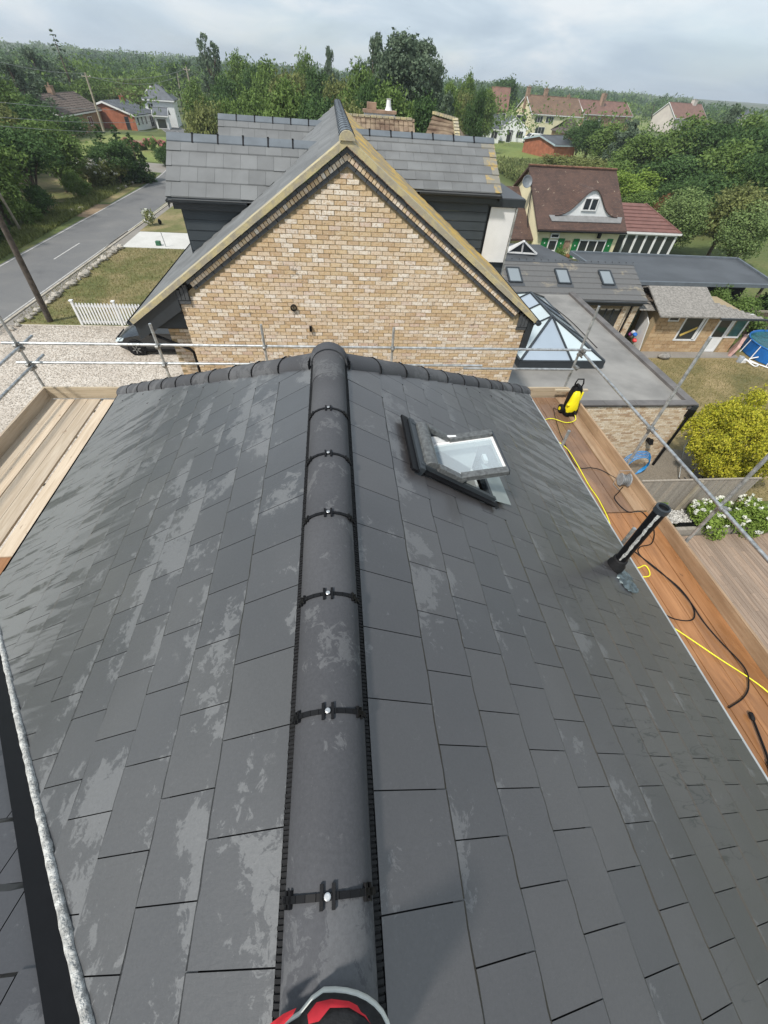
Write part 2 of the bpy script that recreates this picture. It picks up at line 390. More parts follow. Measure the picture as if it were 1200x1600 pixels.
def ground_mat(name, cols, scale, rough=.95, fine=30, bump=.5, det=6, dist=.4, fs=.5, bd=.03):
    k = Mt(name); p = k.pos(); n = k.noise(p, scale, det, .62, dist)
    c = k.ramp(n, [(.28 + .44*i/(len(cols)-1), cc) for i, cc in enumerate(cols)])
    f = k.noise(p, fine, 5, .7); c = k.mix(1.0, c, k.ramp(f, [(.25, (1-fs,)*3), (.75, (1+fs*.4,)*3)]), 'MULTIPLY')
    k.bump(f, bump, bd); return k.out(c, rough)
M_lawn = ground_mat('dry_lawn', [(.095,.115,.03), (.15,.155,.05), (.26,.215,.10), (.38,.29,.16)], .33, fine=9)
M_lawn2 = ground_mat('straw_lawn', [(.10,.105,.035), (.22,.18,.075), (.34,.26,.13), (.27,.22,.10)], .3, fine=8)
M_meadow = ground_mat('rough_grass', [(.06,.09,.02), (.11,.14,.035), (.17,.17,.06)], .12, fine=4)
M_field = ground_mat('bright_field', [(.14,.20,.04), (.20,.24,.06), (.27,.27,.11)], .08, fine=2)
M_land = ground_mat('countryside', [(.045,.07,.02), (.08,.11,.03), (.16,.15,.07)], .012, fine=.3)
M_gravel = ground_mat('pale_gravel', [(.58,.51,.44), (.70,.63,.55), (.78,.72,.64)], .5, fine=22, fs=.62, bump=1.0, bd=.02)
M_gravelD = ground_mat('grey_gravel', [(.20,.17,.13), (.30,.26,.21)], .8, fine=26, fs=.55, bump=1.0)
M_earth = ground_mat('bare_earth', [(.22,.15,.09), (.33,.24,.15)], .8, fine=12)
M_road = ground_mat('asphalt', [(.105,.105,.108), (.15,.15,.152), (.175,.173,.17), (.21,.205,.20)], .22, .85, fine=40, bump=.2, fs=.25)
M_kerbm = mat('kerb_stone', (.38,.34,.28), .9, .2, 2, rnd=0)
M_line = mat('road_paint', (.45,.44,.42), .8, .2, 6, rnd=0)
M_slab = ground_mat('pale_concrete', [(.50,.49,.46), (.62,.61,.58)], .5, fine=10, fs=.15, bump=.1)
M_pave = ground_mat('worn_tarmac', [(.22,.20,.18), (.30,.28,.25)], .5, fine=15, fs=.2)
M_rock = mat('verge_stone', (.46,.42,.36), .9, .3, 6, bump=.8, bscale=12, rnd=.3, bd=.04)
def leaf_mat(name, cols, trans=.25):
    k = Mt(name); p = k.pos(); r = k.rand()
    c = k.ramp(k.math('FRACT', k.math('MULTIPLY', r, 7.31)), [(i/(len(cols)-1), cc) for i, cc in enumerate(cols)])
    c = k.mix(1.0, c, k.ramp(k.noise(p, .45, 4), [(.3, (.82,.84,.82)), (.7, (1.15,1.13,1.05))]), 'MULTIPLY')
    k.out(c, .75, 0, .15)
    tr = k.n('ShaderNodeBsdfTranslucent'); k.L(c, tr.inputs[0]); mxs = k.n('ShaderNodeMixShader'); mxs.inputs[0].default_value = trans
    k.L(k.b.outputs[0], mxs.inputs[1]); k.L(tr.outputs[0], mxs.inputs[2]); k.L(mxs.outputs[0], k.t.nodes['Material Output'].inputs[0]); return k.m
LF = {
 'oak': leaf_mat('leaf_mid_green', [(0.101,0.161,0.043), (0.136,0.209,0.057), (0.183,0.265,0.081), (0.119,0.180,0.053)]),
 'dark': leaf_mat('leaf_dark_green', [(0.054,0.101,0.036), (0.075,0.136,0.046), (0.105,0.175,0.063)]),
 'olive': leaf_mat('leaf_olive', [(0.138,0.160,0.056), (0.186,0.211,0.077), (0.243,0.261,0.103)]),
 'willow': leaf_mat('leaf_willow', [(0.149,0.210,0.078), (0.192,0.274,0.104), (0.255,0.338,0.138), (0.131,0.183,0.069)]),
 'grey': leaf_mat('leaf_blue_grey', [(0.093,0.131,0.084), (0.126,0.176,0.117), (0.169,0.220,0.150)]),
 'bright': leaf_mat('leaf_bright_green', [(0.169,0.246,0.049), (0.219,0.316,0.066), (0.287,0.386,0.084)]),
 'yellow': leaf_mat('leaf_golden', [(.36,.38,.035), (.54,.52,.05), (.70,.63,.09), (.10,.15,.025)], .3),
 'rust': leaf_mat('leaf_rusty', [(.16,.08,.04), (.22,.11,.055), (.12,.08,.04)]),
 'white': leaf_mat('petal_white', [(.72,.72,.68), (.8,.8,.77), (.62,.64,.58)], .15),
 'pink': leaf_mat('petal_pink', [(.62,.25,.26), (.72,.36,.36), (.55,.18,.20)], .15),
 'corn': leaf_mat('leaf_maize', [(.13,.17,.06), (.18,.22,.09), (.26,.28,.13)], .2),
}
M_bark = mat('bark', (.12,.09,.065), .95, .3, 6, bump=.6, bscale=20, rnd=.1)
M_pole = mat('creosoted_pole', (.075,.06,.048), .85, .35, 5, bump=.4, rnd=.1)
M_poleP = mat('pale_weathered_pole', (.34,.30,.23), .9, .2, 5, rnd=.1)
M_wire = mat('overhead_wire', (.30,.31,.30), .5, .1, 1, rnd=0)

# ------------------------------------------------------------ tiled surfaces
def clip_poly(P, pt, nr):
    out = []
    for i in range(len(P)):
        a, b = P[i], P[(i+1) % len(P)]; da = (a-pt).dot(nr); db = (b-pt).dot(nr)
        if da <= 0: out.append(a)
        if (da < 0 < db) or (db < 0 < da): out.append(a + (b-a) * (da/(da-db)))
    return out
def tile_variants(w, ln, th, gap=.004, n=4, wav=.003, ins=1.0):
    res = []
    for q in range(n):
        h = (w - gap) / 2; m = 5 if wav > .001 else 1
        tail = [(h - 2*h*i/m, random.uniform(-wav, wav) if 0 < i < m else 0) for i in range(m+1)]
        mb = MB().prism([(x, y, 0) for x, y in [(-h, -ln), (h, -ln)] + tail], (0, 0, th))
        mb.v = [(x, y - (random.uniform(1.5, 2.3) * ins * th if z > th*.5 and y > -.02 else 0) * (1 if wav > .001 else .4), z + th * 1.15 * (1 + y/ln)) for x, y, z in mb.v]; res.append(mb)
    return res
def tile_field(P, parent, O, D, umin, umax, Sl, g, w, mt, clips=(), over=.05, th=.012, off=0.0, s0=0.0, stag=.5, wav=.003, first=None, ok=True, edge=None, cut=(), hole=None):
    O = Vector(O); D = Vector(D).normalized(); N = Vector((-D.x*-D.z, -D.y*-D.z, 0)); hz = Vector((D.x, D.y, 0)).length
    N = Vector((D.x/hz*-D.z, D.y/hz*-D.z, hz)).normalized(); U = D.cross(N).normalized()
    vars_ = [tile_variants(w, g + over, th, wav=wav, ins=i_) for i_ in ((1.0, 1.7, 2.7) if wav > .001 else (1,))]
    rows = []; s = s0 + (first or g)
    while s < Sl + g*.5: rows.append(min(s, Sl)); s += g
    pv = s0
    for k, s in enumerate(rows):
        var = vars_[min(len(vars_)-1, int(k/3.5))]
        u = umin - w + ((off + stag * (k % 2)) % 1.0) * w
        while u < umax + w:
            c = u + w/2; u += w
            P4 = [O + U*a + D*b for a, b in ((c-w/2+.002, pv), (c+w/2-.002, pv), (c+w/2-.002, s), (c-w/2+.002, s))]
            lo, hi = O + U*umin, O + U*umax
            Q = P4; full = True
            for pt, nr in list(clips) + [(hi, U), (lo, -U)]:
                Q2 = clip_poly(Q, Vector(pt), Vector(nr))
                if len(Q2) < 3: Q = []; break
                if len(Q2) != len(Q) or any((x-y).length > 1e-6 for x, y in zip(Q2, Q)): full = False
                Q = Q2
            if not Q: continue
            ctr = sum(Q, Vector()) / len(Q)
            if any(all((ctr-Vector(pt)).dot(Vector(nr)) <= 0 for pt, nr in cc) for cc in cut): continue
            m = mt(ctr) if callable(mt) else mt
            parts_ = [Q]
            if hole:
                x0, x1, y0, y1 = hole
                if min(q.x for q in Q) < x1 and max(q.x for q in Q) > x0 and min(q.y for q in Q) < y1 and max(q.y for q in Q) > y0:
                    full = False; V3 = Vector; parts_ = []
                    parts_.append(clip_poly(Q, V3((0, y0, 0)), V3((0, 1, 0)))); parts_.append(clip_poly(Q, V3((0, y1, 0)), V3((0, -1, 0))))
                    mid = clip_poly(Q, V3((0, y1, 0)), V3((0, 1, 0))); mid = clip_poly(mid, V3((0, y0, 0)), V3((0, -1, 0))) if len(mid) > 2 else []
                    if len(mid) > 2: parts_.append(clip_poly(mid, V3((x0, 0, 0)), V3((1, 0, 0)))); parts_.append(clip_poly(mid, V3((x1, 0, 0)), V3((-1, 0, 0))))
            if full:
                M = Matrix((U, D, N)).transposed().to_4x4(); M.translation = O + U*c + D*s
                P.add(random.choice(var), M, m, parent, ok)
            else:
                for Qp in parts_:
                    if len(Qp) < 3: continue
                    mb = MB().prism([q + N * (th * 1.15 * ((q-O).dot(D) - pv + over) / (s - pv + over)) for q in Qp], N*th)
                    P.add(mb, Matrix.Identity(4), m, parent, ok)
        pv = s
def arch(r, h, t, L, n=9, skirt=0.0):
    """half round ridge tile along +Y from 0 to L, crown at z = h"""
    mb = MB(); o = [(r*math.cos(math.pi*i/n), h*math.sin(math.pi*i/n)**.86) for i in range(n+1)]
    i_ = [((r-t)*math.cos(math.pi*i/n), (h-t)*math.sin(math.pi*i/n)**.86) for i in range(n+1)]
    vs = [(x, y, z) for y in (0, L) for x, z in o] + [(x, y, z) for y in (0, L) for x, z in i_]; m = n+1; fs = []
    for k in range(n):
        fs += [(k, k+1, m+k+1, m+k), (2*m+k+1, 2*m+k, 3*m+k, 3*m+k+1), (k+1, k, 2*m+k, 2*m+k+1), (m+k, m+k+1, 3*m+k+1, 3*m+k)]
    fs += [(0, m, 3*m, 2*m), (n, 2*m+n, 3*m+n, m+n)]
    return mb.add(vs, fs)
def frame(o, y, z=None):
    y = Vector(y).normalized(); z = Vector(z or (0,0,1)); x = y.cross(z).normalized(); z = x.cross(y)
    M = Matrix((x, y, z)).transposed().to_4x4(); M.translation = Vector(o); return M

# ------------------------------------------------------------ the tiled house we look down on
T6 = 0.6; CA, SA = 1/math.sqrt(1.36), .6/math.sqrt(1.36); HX = 3.25; HY = 3.05; EY = 5.85; EZ = -1.95
own = thing('tiled_house', 'hipped roof of wet dark grey slates with half round ridge tiles, filling the foreground', 'house', (0, 1, G))
body = MB(); body.box(-2.95, 2.95, -7, 5.45, G, -2.35); body.build('wall', M_brick2, own)
rl = MB().prism([(0, -6, -.03), (0, HY, -.03), (-HX+.02, EY-.02, EZ-.03), (-HX+.02, -6, EZ-.03)], (0, 0, -.06)).build('left_slope', M_black, own)
WX0, WX1, WY0, WY1 = .60, 1.25, 2.08, 2.56           # opening of the roof window
rq = MB(); pz = lambda x, y: (x, y, -x*T6 - .03)
for q in ([pz(0, -6), pz(0, WY0), pz(HX-.02, WY0), pz(HX-.02, -6)], [pz(0, WY0), pz(0, WY1), pz(WX0, WY1), pz(WX0, WY0)], [pz(WX1, WY0), pz(WX1, WY1), pz(HX-.02, WY1), pz(HX-.02, WY0)],
          [pz(0, WY1), pz(0, HY), (HX-.02, EY-.02, EZ-.03), pz(HX-.02, WY1)]): rq.prism(q, (0, 0, -.06))
rr = rq.build('right_slope', M_black, own)
rf = MB().prism([(0, HY, -.04), (HX-.02, EY-.02, EZ-.04), (-HX+.02, EY-.02, EZ-.04)], (0, 0, -.06)).build('hip_slope', M_black, own)
PS = Pieces('slate', 300)
hipn = Vector((-(EY-HY), HX, 0)).normalized()      # right hip, keep the ridge side
cutw = [((WX1, 0, 0), (1,0,0)), ((WX0, 0, 0), (-1,0,0)), ((0, WY1, 0), (0,1,0)), ((0, WY0, 0), (0,-1,0))]
RL = 3.79
# right slope: u runs towards -Y
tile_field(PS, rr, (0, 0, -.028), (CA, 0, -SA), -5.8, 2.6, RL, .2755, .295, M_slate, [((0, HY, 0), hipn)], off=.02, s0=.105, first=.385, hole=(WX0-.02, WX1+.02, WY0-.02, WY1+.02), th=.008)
# left slope, cut by the open valley
VN = Vector((-1, -1, 0)).normalized(); VP = (0.0, -1.02, 0)
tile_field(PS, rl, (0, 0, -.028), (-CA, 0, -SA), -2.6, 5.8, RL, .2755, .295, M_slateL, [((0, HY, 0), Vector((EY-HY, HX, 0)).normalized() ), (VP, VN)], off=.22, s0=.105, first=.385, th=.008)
c2 = 1/math.sqrt(1 + (1.95/2.8)**2)
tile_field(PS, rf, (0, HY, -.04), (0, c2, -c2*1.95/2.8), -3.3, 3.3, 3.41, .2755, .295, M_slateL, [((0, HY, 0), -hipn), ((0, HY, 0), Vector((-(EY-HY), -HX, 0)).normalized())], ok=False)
# the wing whose slope meets the left slope in the valley at the lower left
wing = MB().prism([(0, -1.1, -.03), (-3.3, 2.2, -2.01), (-7, 2.2, -2.01), (-7, -1.1, -.03)], (0, 0, -.06)).build('wing_slope', M_black, own)
MB().box(-6.8, -2.95, -6, 1.9, G, -2.35).build('wing_wall', M_brick2, own)
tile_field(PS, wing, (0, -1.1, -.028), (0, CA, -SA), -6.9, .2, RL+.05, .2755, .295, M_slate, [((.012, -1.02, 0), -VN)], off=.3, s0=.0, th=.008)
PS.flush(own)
vb = MB(); vb.prism([(0.05, -1.02, .0), (-.11, -1.02, -.01), (-3.38, 2.25, -2.0), (-3.2, 2.25, -1.99)], (0, 0, -.02))
vb.build('valley_liner', M_black, own)
pts = []; random.seed(5)
for i in range(161):
    t_ = i/160; x = -.02 - 3.2*t_; pts.append((x + .008 + random.uniform(-.0015, .0015), x*-1 - 1.02 + .008 + random.uniform(-.0018, .0018), x*.6 - .002 + random.uniform(-.002, .002)))
MB().tube(pts, [random.uniform(.0155, .0185) for _ in pts], 8).build('mortar_bead', M_mortarW, own, smooth=True)
# ridge
for sx_ in (-1, 1):
    rb = MB(); n = 330
    for i in range(n):
        y = -1.4 + i * .0135 + random.uniform(-.0015, .0015); x0, x1 = sx_*.09, sx_*(.141 + random.uniform(-.002, .002)); z0 = -abs(x0)*T6 - .004; z1 = -abs(x1)*T6 - .006
        rb.prism([(x0, y, z0), (x1, y, z1), (x1, y + .0085, z1), (x0, y + .0085, z0)], (0, 0, .016))
    rb.prism([(sx_*.08, -1.4, -.052), (sx_*.138, -1.4, -.087), (sx_*.138, 3.05, -.087), (sx_*.08, 3.05, -.052)], (0, 0, .008))
    rb.build('ridge_roll', M_rubber, own)
A1 = arch(.124, .118, .014, .452, 14); A1m = A1.mesh('ridge_tile', M_ridge, True)
def clip_mb(r, h):
    mb = MB(); seg = []
    for i in range(13):
        a = math.pi * (.06 + .88*i/12); seg.append((r*math.cos(a), h*math.sin(a)**.86))
    for (x0, z0), (x1, z1) in zip(seg, seg[1:]):
        mb.prism([(x0, -.008, z0), (x1, -.008, z1), (x1, .008, z1), (x0, .008, z0)], ((x0+x1)*.03, 0, .004))
    for a, w2 in ((90, .0), (34, 0), (146, 0)):
        t_ = R(a); c_ = Vector((r*math.cos(t_), 0, h*math.sin(t_)**.86)); tg = Vector((-math.sin(t_), 0, math.cos(t_))); nn = Vector((math.cos(t_), 0, math.sin(t_)))
        for sgn in (-1, 1):
            m = Matrix((tg, Vector((0,1,0)), nn)).transposed().to_4x4(); m.translation = c_ + tg*(.016*sgn if a == 90 else .010*sgn) + nn*.003
            mb.boxm(m, .0048, .026 if a == 90 else .019, .004)
        m = Matrix((tg, Vector((0,1,0)), nn)).transposed().to_4x4(); m.translation = c_ + nn*.003; mb.boxm(m, .014, .007, .004)
    return mb
CL = clip_mb(.1265, .1205); CLm = CL.mesh('clip', M_black)
SCm = MB().lathe([(.0088, 0), (.0088, .0025), (.006, .004)], (0, 0, 0), 14).add([(-.004, -.0008, .0045), (.004, -.0008, .0045), (.004, .0008, .0045), (-.004, .0008, .0045)], [(0, 1, 2, 3)]).mesh('screw', M_screw)
def ridge_run(parent, p0, d, n, L, z0=0.0, tname='ridge_tile', first_flat=0):
    for k_ in range(n):
        M = frame(Vector(p0) + Vector(d).normalized() * (k_ * L), d); M = M @ Matrix.Translation((0, 0, -.080 + z0 - (.012 if tname == 'hip_tile' else 0)))
        M = M @ Matrix.Rotation(R(random.uniform(-.4, .4)), 4, 'Z') @ Matrix.Rotation(R(random.uniform(-.25, .25)), 4, 'X')
        o = new(tname, A1m, parent, M)
        Mc = frame(Vector(p0) + Vector(d).normalized() * (k_ * L), d) @ Matrix.Translation((0, 0, -.080 + z0)) @ Matrix.Rotation(R(random.uniform(-2, 2)), 4, 'Z')
        if tname == 'hip_tile': Mc = Mc @ Matrix.Translation((0, 0, -.012)) @ Matrix.Diagonal((1, .45, 1, 1))
        c = new('clip', CLm, o, Mc); new('screw', SCm, o, Mc @ Matrix.Translation((0, 0, .128)))
random.seed(3)
ridge_run(own, (0, -.956, 0), (0, 1, 0), 8, .4545)
A1e = arch(.126, .120, .014, .46, 14).mesh('ridge_tile', M_ridge, True)
new('ridge_tile', A1e, own, frame((0, 2.68, 0), (0, 1, 0)) @ Matrix.Translation((0, 0, -.080)))
for sx_ in (-1, 1):
    d = Vector((sx_*HX, EY-HY, EZ)); Lh = d.length
    ridge_run(own, Vector((0, HY-.02, .0)) + d.normalized()*.14, d, 11, .412, .006, 'hip_tile')
    # black gap where the slates stop short under the hip
    side = Vector((-(EY-HY)*sx_, HX, 0)).normalized() * -1
    q0 = Vector((0, HY, -.02)); q1 = q0 + d
    MB().prism([q0, q1, q1 + side*.10 - Vector((0,0,.045)), q0 + side*.10 - Vector((0,0,.045))], (0, 0, .03)).build('hip_roll', M_rubber, own)
sd = MB().ball((0, HY+.02, -.055), .150, (1, 1, .82), 20, 12); sd.build('ridge_saddle', M_ridge, own, smooth=True)
MB().tube([(-.142 * math.cos(a), HY-.05 - .04*math.sin(a)*0, -.075 + .14*math.sin(a)) for a in [math.pi*i/14 for i in range(15)]], .006, 6).build('saddle_edge', M_ridge, own, smooth=True)
# eaves
ev = MB(); ev.box(HX-.01, HX+.012, -6, EY, EZ-.035, EZ-.012); ev.build('drip_edge', mat('pale_drip_edge', (.5, .51, .5), .4, .1, 5, metal=.5, rnd=0), own)
MB().box(HX-.07, HX-.015, -6, EY-.04, EZ-.22, EZ-.04).build('fascia', M_white, own)
MB().box(-HX+.015, -HX+.07, 2.3, EY-.04, EZ-.22, EZ-.04).build('fascia', M_white, own)
MB().box(-HX+.06, HX-.06, EY-.06, EY-.012, EZ-.22, EZ-.05).build('fascia', M_white, own)
gt = MB(); prof = [(-.03*math.cos(math.pi*i/8), -.03*math.sin(math.pi*i/8)) for i in range(9)]
for (a, b), (c_, d_) in zip(prof, prof[1:]):
    gt.prism([(-HX-.01+a, 2.25, EZ-.04+b), (-HX-.01+c_, 2.25, EZ-.04+d_), (-HX-.01+c_, EY, EZ-.04+d_), (-HX-.01+a, EY, EZ-.04+b)], (0, 0, .003))
gt.build('gutter', M_black, own)

# roof window: frame, hinged sash turned out level, white lining below
N6 = Vector((SA, 0, CA)); D6 = Vector((CA, 0, -SA))
def rp(x, y, n=0.0): return Vector((x, y, -x*T6)) + N6*n
rw = MB()
for (a, b) in (((WX0, WY0), (WX1, WY0)), ((WX0, WY1), (WX1, WY1))):
    rw.beam(rp(a[0], a[1], .025), rp(b[0], b[1], .025), .032, .08, N6)
rw.beam(rp(WX1, WY0-.02, .015), rp(WX1, WY1+.02, .015), .035, .05, N6); rw.beam(rp(WX0+.01, WY0-.06, .025), rp(WX0+.01, WY1+.06, .025), .05, .07, N6)
rwo = rw.build('roof_window', M_dark, own, bevel=.003)
fl = MB()
fl.prism([rp(WX0-.06, WY0-.05, .012), rp(WX1+.03, WY0-.05, .012), rp(WX1+.03, WY0-.015, .02), rp(WX0-.06, WY0-.015, .02)], N6*.012)
fl.prism([rp(WX1+.01, WY0-.08, .018), rp(WX1+.05, WY0-.05, .02), rp(WX1+.05, WY1+.05, .02), rp(WX1+.01, WY1+.08, .018)], N6*.004)
fl.prism([rp(WX0-.06, WY0-.08, .02), rp(WX0-.01, WY0-.08, .02), rp(WX0-.01, WY1+.08, .02), rp(WX0-.06, WY1+.08, .02)], N6*.02)
fl.build('flashing', M_black, rwo)
mg = mat('lead_grey_flashing', (.27,.30,.29), .5, .15, 4, rnd=0)
MB().prism([rp(WX1+.03, WY0+.02, .023), rp(WX1+.20, WY0+.05, .032), rp(WX1+.20, WY1-.02, .032), rp(WX1+.03, WY1, .023)], N6*.004).build('apron', mg, rwo)
hood = MB(); cyl = []
for i in range(9):
    a = math.pi * i / 8; cyl.append((.06*math.cos(a), .055*math.sin(a)))
hp = [rp(WX0+.085, WY0-.005, .055) + D6*a + N6*b for a, b in cyl]; hood.prism(hp, (0, WY1-WY0+.01, 0))
hood.build('hood', mat('grey_window_cladding', (.115,.12,.12), .42, .3, 40, rnd=0, metal=.2, bump=.05), rwo, bevel=.004)
M_wcl = bpy.data.materials['grey_window_cladding']
PVX = .93
for y in (WY0+.0, WY1-.0):
    MB().beam(rp(WX0+.12, y, .085), rp(PVX, y, .085), .055, .04, N6).build('side_cover', M_wcl, rwo, bevel=.004)
# sash, pivoted about its middle
pv = rp(PVX, 0, .095); ang = R(9)
SD = Vector((math.cos(ang), 0, math.sin(ang))); SN = Vector((-math.sin(ang), 0, math.cos(ang)))
def sp(a, y, n=0.0): return Vector((pv.x, y, pv.z)) + SD*a + SN*n
for y in (WY0+.012, WY1-.012): MB().beam(sp(-.02, y, .01), sp(.33, y, .01), .06, .042, SN).build('sash_cover', M_wcl, rwo, bevel=.004)
s2 = MB()
for y in (WY0+.05, WY1-.05): s2.beam(sp(-.36, y, -.03), sp(.33, y, -.03), .05, .05, SN)
s2.beam(sp(.32, WY0+.05, -.02), sp(.32, WY1-.05, -.02), .022, .05, SN); s2.beam(sp(-.35, WY0+.05, -.02), sp(-.35, WY1-.05, -.02), .04, .05, SN)
s2.build('sash', M_white, rwo)
MB().prism([sp(-.31, WY0+.06, -.005), sp(.31, WY0+.06, -.005), sp(.31, WY1-.06, -.005), sp(-.31, WY1-.06, -.005)], SN*.006).build('sash_glass', M_clear, rwo)
MB().beam(sp(.335, WY0, .0), sp(.335, WY1, .0), .012, .05, SN).build('sash_edge', M_dark, rwo)
ln = MB()
zl = -.55
ln.box(WX0+.03, WX1-.03, WY0+.0, WY0+.02, -1.12, -.78+.0); ln.box(WX0+.03, WX1-.03, WY1-.02, WY1, -1.12, -.44)
ln.prism([(WX0+.03, WY1-.02, -.40), (WX1-.03, WY1-.02, -.80), (WX1-.03, WY1-.02, -1.12), (WX0+.03, WY1-.02, -1.12)], (0, .02, 0))
ln.prism([(WX0+.03, WY0, -.40), (WX1-.03, WY0, -.80), (WX1-.03, WY0, -1.12), (WX0+.03, WY0, -1.12)], (0, .02, 0))
ln.box(WX0+.02, WX0+.04, WY0, WY1, -1.12, -.42); ln.box(WX1-.04, WX1-.02, WY0, WY1, -1.12, -.80); ln.box(WX0, WX1, WY0, WY1, -1.14, -1.12)
ln.build('white_lining', M_white, rwo)
hd = MB().beam(sp(.22, WY0+.2, -.05), sp(.22, WY1-.2, -.05), .03, .03); hd.build('handle', M_white, rwo)

# soil vent pipe with its collar and rough lead
vp = MB().tube([(2.735, 1.99, -1.72), (2.735, 2.0, -.80)], .052, 18).build('vent_pipe', M_black, own, smooth=True)
MB().lathe([(.06, 0), (.06, .05), (.052, .055), (.044, .055), (.044, 0)], (2.735, 2.0, -.835), 18).build('pipe_rim', M_dark, vp, smooth=True)
MB().lathe([(.085, -.16), (.082, -.03), (.066, -.01), (.066, .05), (.056, .06)], (2.735, 1.99, -1.56), 18).build('collar', M_rubber, vp, smooth=True)
random.seed(8); wp = MB()
st = [(2.735 - .040 + random.uniform(-.004, .004), 1.99 - .034 + random.uniform(-.004,.004), -1.48 + .64*i/16) for i in range(17)]
wp.tube(st, [random.uniform(.008, .017) for _ in st], 6); wp.build('white_strip', M_mortarW, vp, smooth=True)  # uneven white strip up the near left side of the pipe
ld = MB()
for i in range(46):
    x = 2.78 + random.uniform(-.07, .10); y = 1.84 + random.uniform(-.10, .12)
    ld.ball((x, y, -x*T6 + .012), random.uniform(.024, .042), (1, 1, .32), 8, 5, .2)
ld.build('lead_dressing', mat('dressed_lead', (.12,.15,.16), .3, .4, 20, metal=.5, bump=.6, rnd=0), vp, smooth=True)

# ------------------------------------------------------------ scaffold round the house
scf = thing('scaffold', 'galvanised tube scaffold with timber boards running round three sides of the slate roof', 'scaffold', (0, 7.4, G))
DZ = -3.0; XL, XR, YF = -5.52, 5.02, 7.38
def tubepart(name, a, b, m=None, r=.0242, n=12): return MB().tube([a, b], r, n).build(name, m or M_galv, scf, smooth=False if n < 9 else True)
def coupler(c, ax='x'):
    mb = MB(); c = Vector(c)
    mb.lathe([(.036, -.026), (.038, 0), (.036, .026)], c, 10)
    mb.lathe([(.036, -.026), (.038, 0), (.036, .026)], c + (Vector((0,-.05,0)) if ax == 'x' else Vector((-.05 if c.x > 0 else .05,0,0))), 10, Matrix.Rotation(R(90), 3, 'Y' if ax == 'x' else 'X'))
    mb.box(c.x-.012, c.x+.012, c.y-.07, c.y+.05, c.z-.045, c.z-.025); mb.tube([c + Vector((.03, -.03, 0)), c + Vector((.065, -.03, .01))], .009, 6)
    mb.build('coupler', M_coup, scf)
# far rails along X (two), then side rails
tubepart('guard_rail', (XL-.25, YF+.03, -2.005), (XR+.18, YF+.03, -2.02)); tubepart('guard_rail', (XL-.22, YF+.03, -2.365), (3.0, YF+.03, -2.37)); tubepart('guard_rail', (2.6, YF-.03, -2.40), (XR-.05, YF-.03, -2.41))
tubepart('guard_rail', (XL+.03, -3, -2.07), (XL+.03, YF+.42, -2.05)); tubepart('guard_rail', (XL+.03, -3, -2.43), (XL+.03, YF+.42, -2.41))
tubepart('guard_rail', (XR+.03, YF+.15, -2.07), (XR+.03, -2.5, -2.10))
for x, y, zt, lx, ly in ((XL, YF, -1.42, .0, .0), (-3.17, YF, -1.62, 0, 0), (-1.28, YF, -1.60, 0, 0), (1.12, YF, -1.62, 0, 0), (XR, YF, -1.20, .0, .1),
                 (XR+.06, 4.78, -.62, 0, .1), (XR+.06, 3.02, -.75, 0, 0.15), (XL-.03, 2.4, -1.4, 0, 0), (XL-.03, -.5, -1.4, 0, 0), (XR+.06, .2, -1.2, 0, 0)):
    tubepart('standard', (x, y, G), (x+lx, y+ly, zt))
for x in (XL, -3.17, -1.28, 1.12, XR):
    coupler((x, YF, -2.01)); coupler((x, YF, -2.37))
for y in (2.4, -.5): coupler((XL-.03, y, -2.06), 'y'); coupler((XL-.03, y, -2.42), 'y')
coupler((XL, YF, -2.08), 'y'); coupler((XL, YF, -2.44), 'y'); coupler((XR, YF, -2.1), 'y')
for y in (4.83, 3.07): coupler((XR+.06, y, -2.085), 'y')
for p in ((3.62, 2.76), (3.62, 4.74)): tubepart('standard', (p[0], p[1], G), (p[0]+.0, p[1]+.02, -2.05))
for y in (6.9, 4.76, 2.9, 1.2, -.6): tubepart('transom', (3.4, y, DZ-.07), (XR+.15, y, DZ-.07), n=8)
for y in (6.9, 4.9, 2.9, 1.2, -.6): tubepart('transom', (-3.4, y, DZ-.07), (XL-.2, y, DZ-.07), n=8)
for y in (YF,): tubepart('ledger', (XL-.2, y, DZ-.12), (XR+.2, y, DZ-.12), n=8)
for x in (-4.2, -2.4, 0, 2.4): tubepart('transom', (x, 6.3, DZ-.07), (x, 7.6, DZ-.07), n=8)
random.seed(21)
def board(x0, x1, y0, y1, z0, z1, m, nm='board'):
    o = MB().box(x0, x1, y0, y1, z0, z1).build(nm, m, scf, bevel=.004); return o
# left deck: boards run along Y
edges = [-5.43, -5.205, -4.975, -4.745, -4.47, -4.24, -4.0, -3.77]
for i in range(len(edges)-1):
    e0 = edges[i]; zo = random.uniform(-.006, .006); y1 = 7.22 + random.uniform(-.03, .02)
    brk = 3.46
    board(e0+.004, e0+.222, brk+.01, y1, DZ-.038+zo, DZ+zo, M_board)
    board(e0+.004, e0+.222, -.6, brk, DZ-.045+zo, DZ-.007+zo, M_boardO if i > 3 else M_board)
board(-5.475, -5.437, 1.9, 7.26, DZ-.02, DZ+.215, M_board, 'toe_board'); board(-5.475, -5.437, -2, 1.9, DZ-.02, DZ+.212, M_board, 'toe_board')
board(-5.475, -2.0, 7.265, 7.303, DZ-.02, DZ+.215, M_boardX, 'toe_board'); board(-2.0, 1.6, 7.268, 7.305, DZ-.02, DZ+.21, M_boardX, 'toe_board'); board(1.6, 5.0, 7.265, 7.303, DZ-.02, DZ+.215, M_boardX, 'toe_board')
# far deck: boards along X
for j in range(4):
    y0 = 6.33 + j*.228
    board(-3.75, -.1, y0, y0+.22, DZ-.04, DZ-.002, M_boardX); board(-.09, 3.6, y0, y0+.22, DZ-.038, DZ, M_boardX)
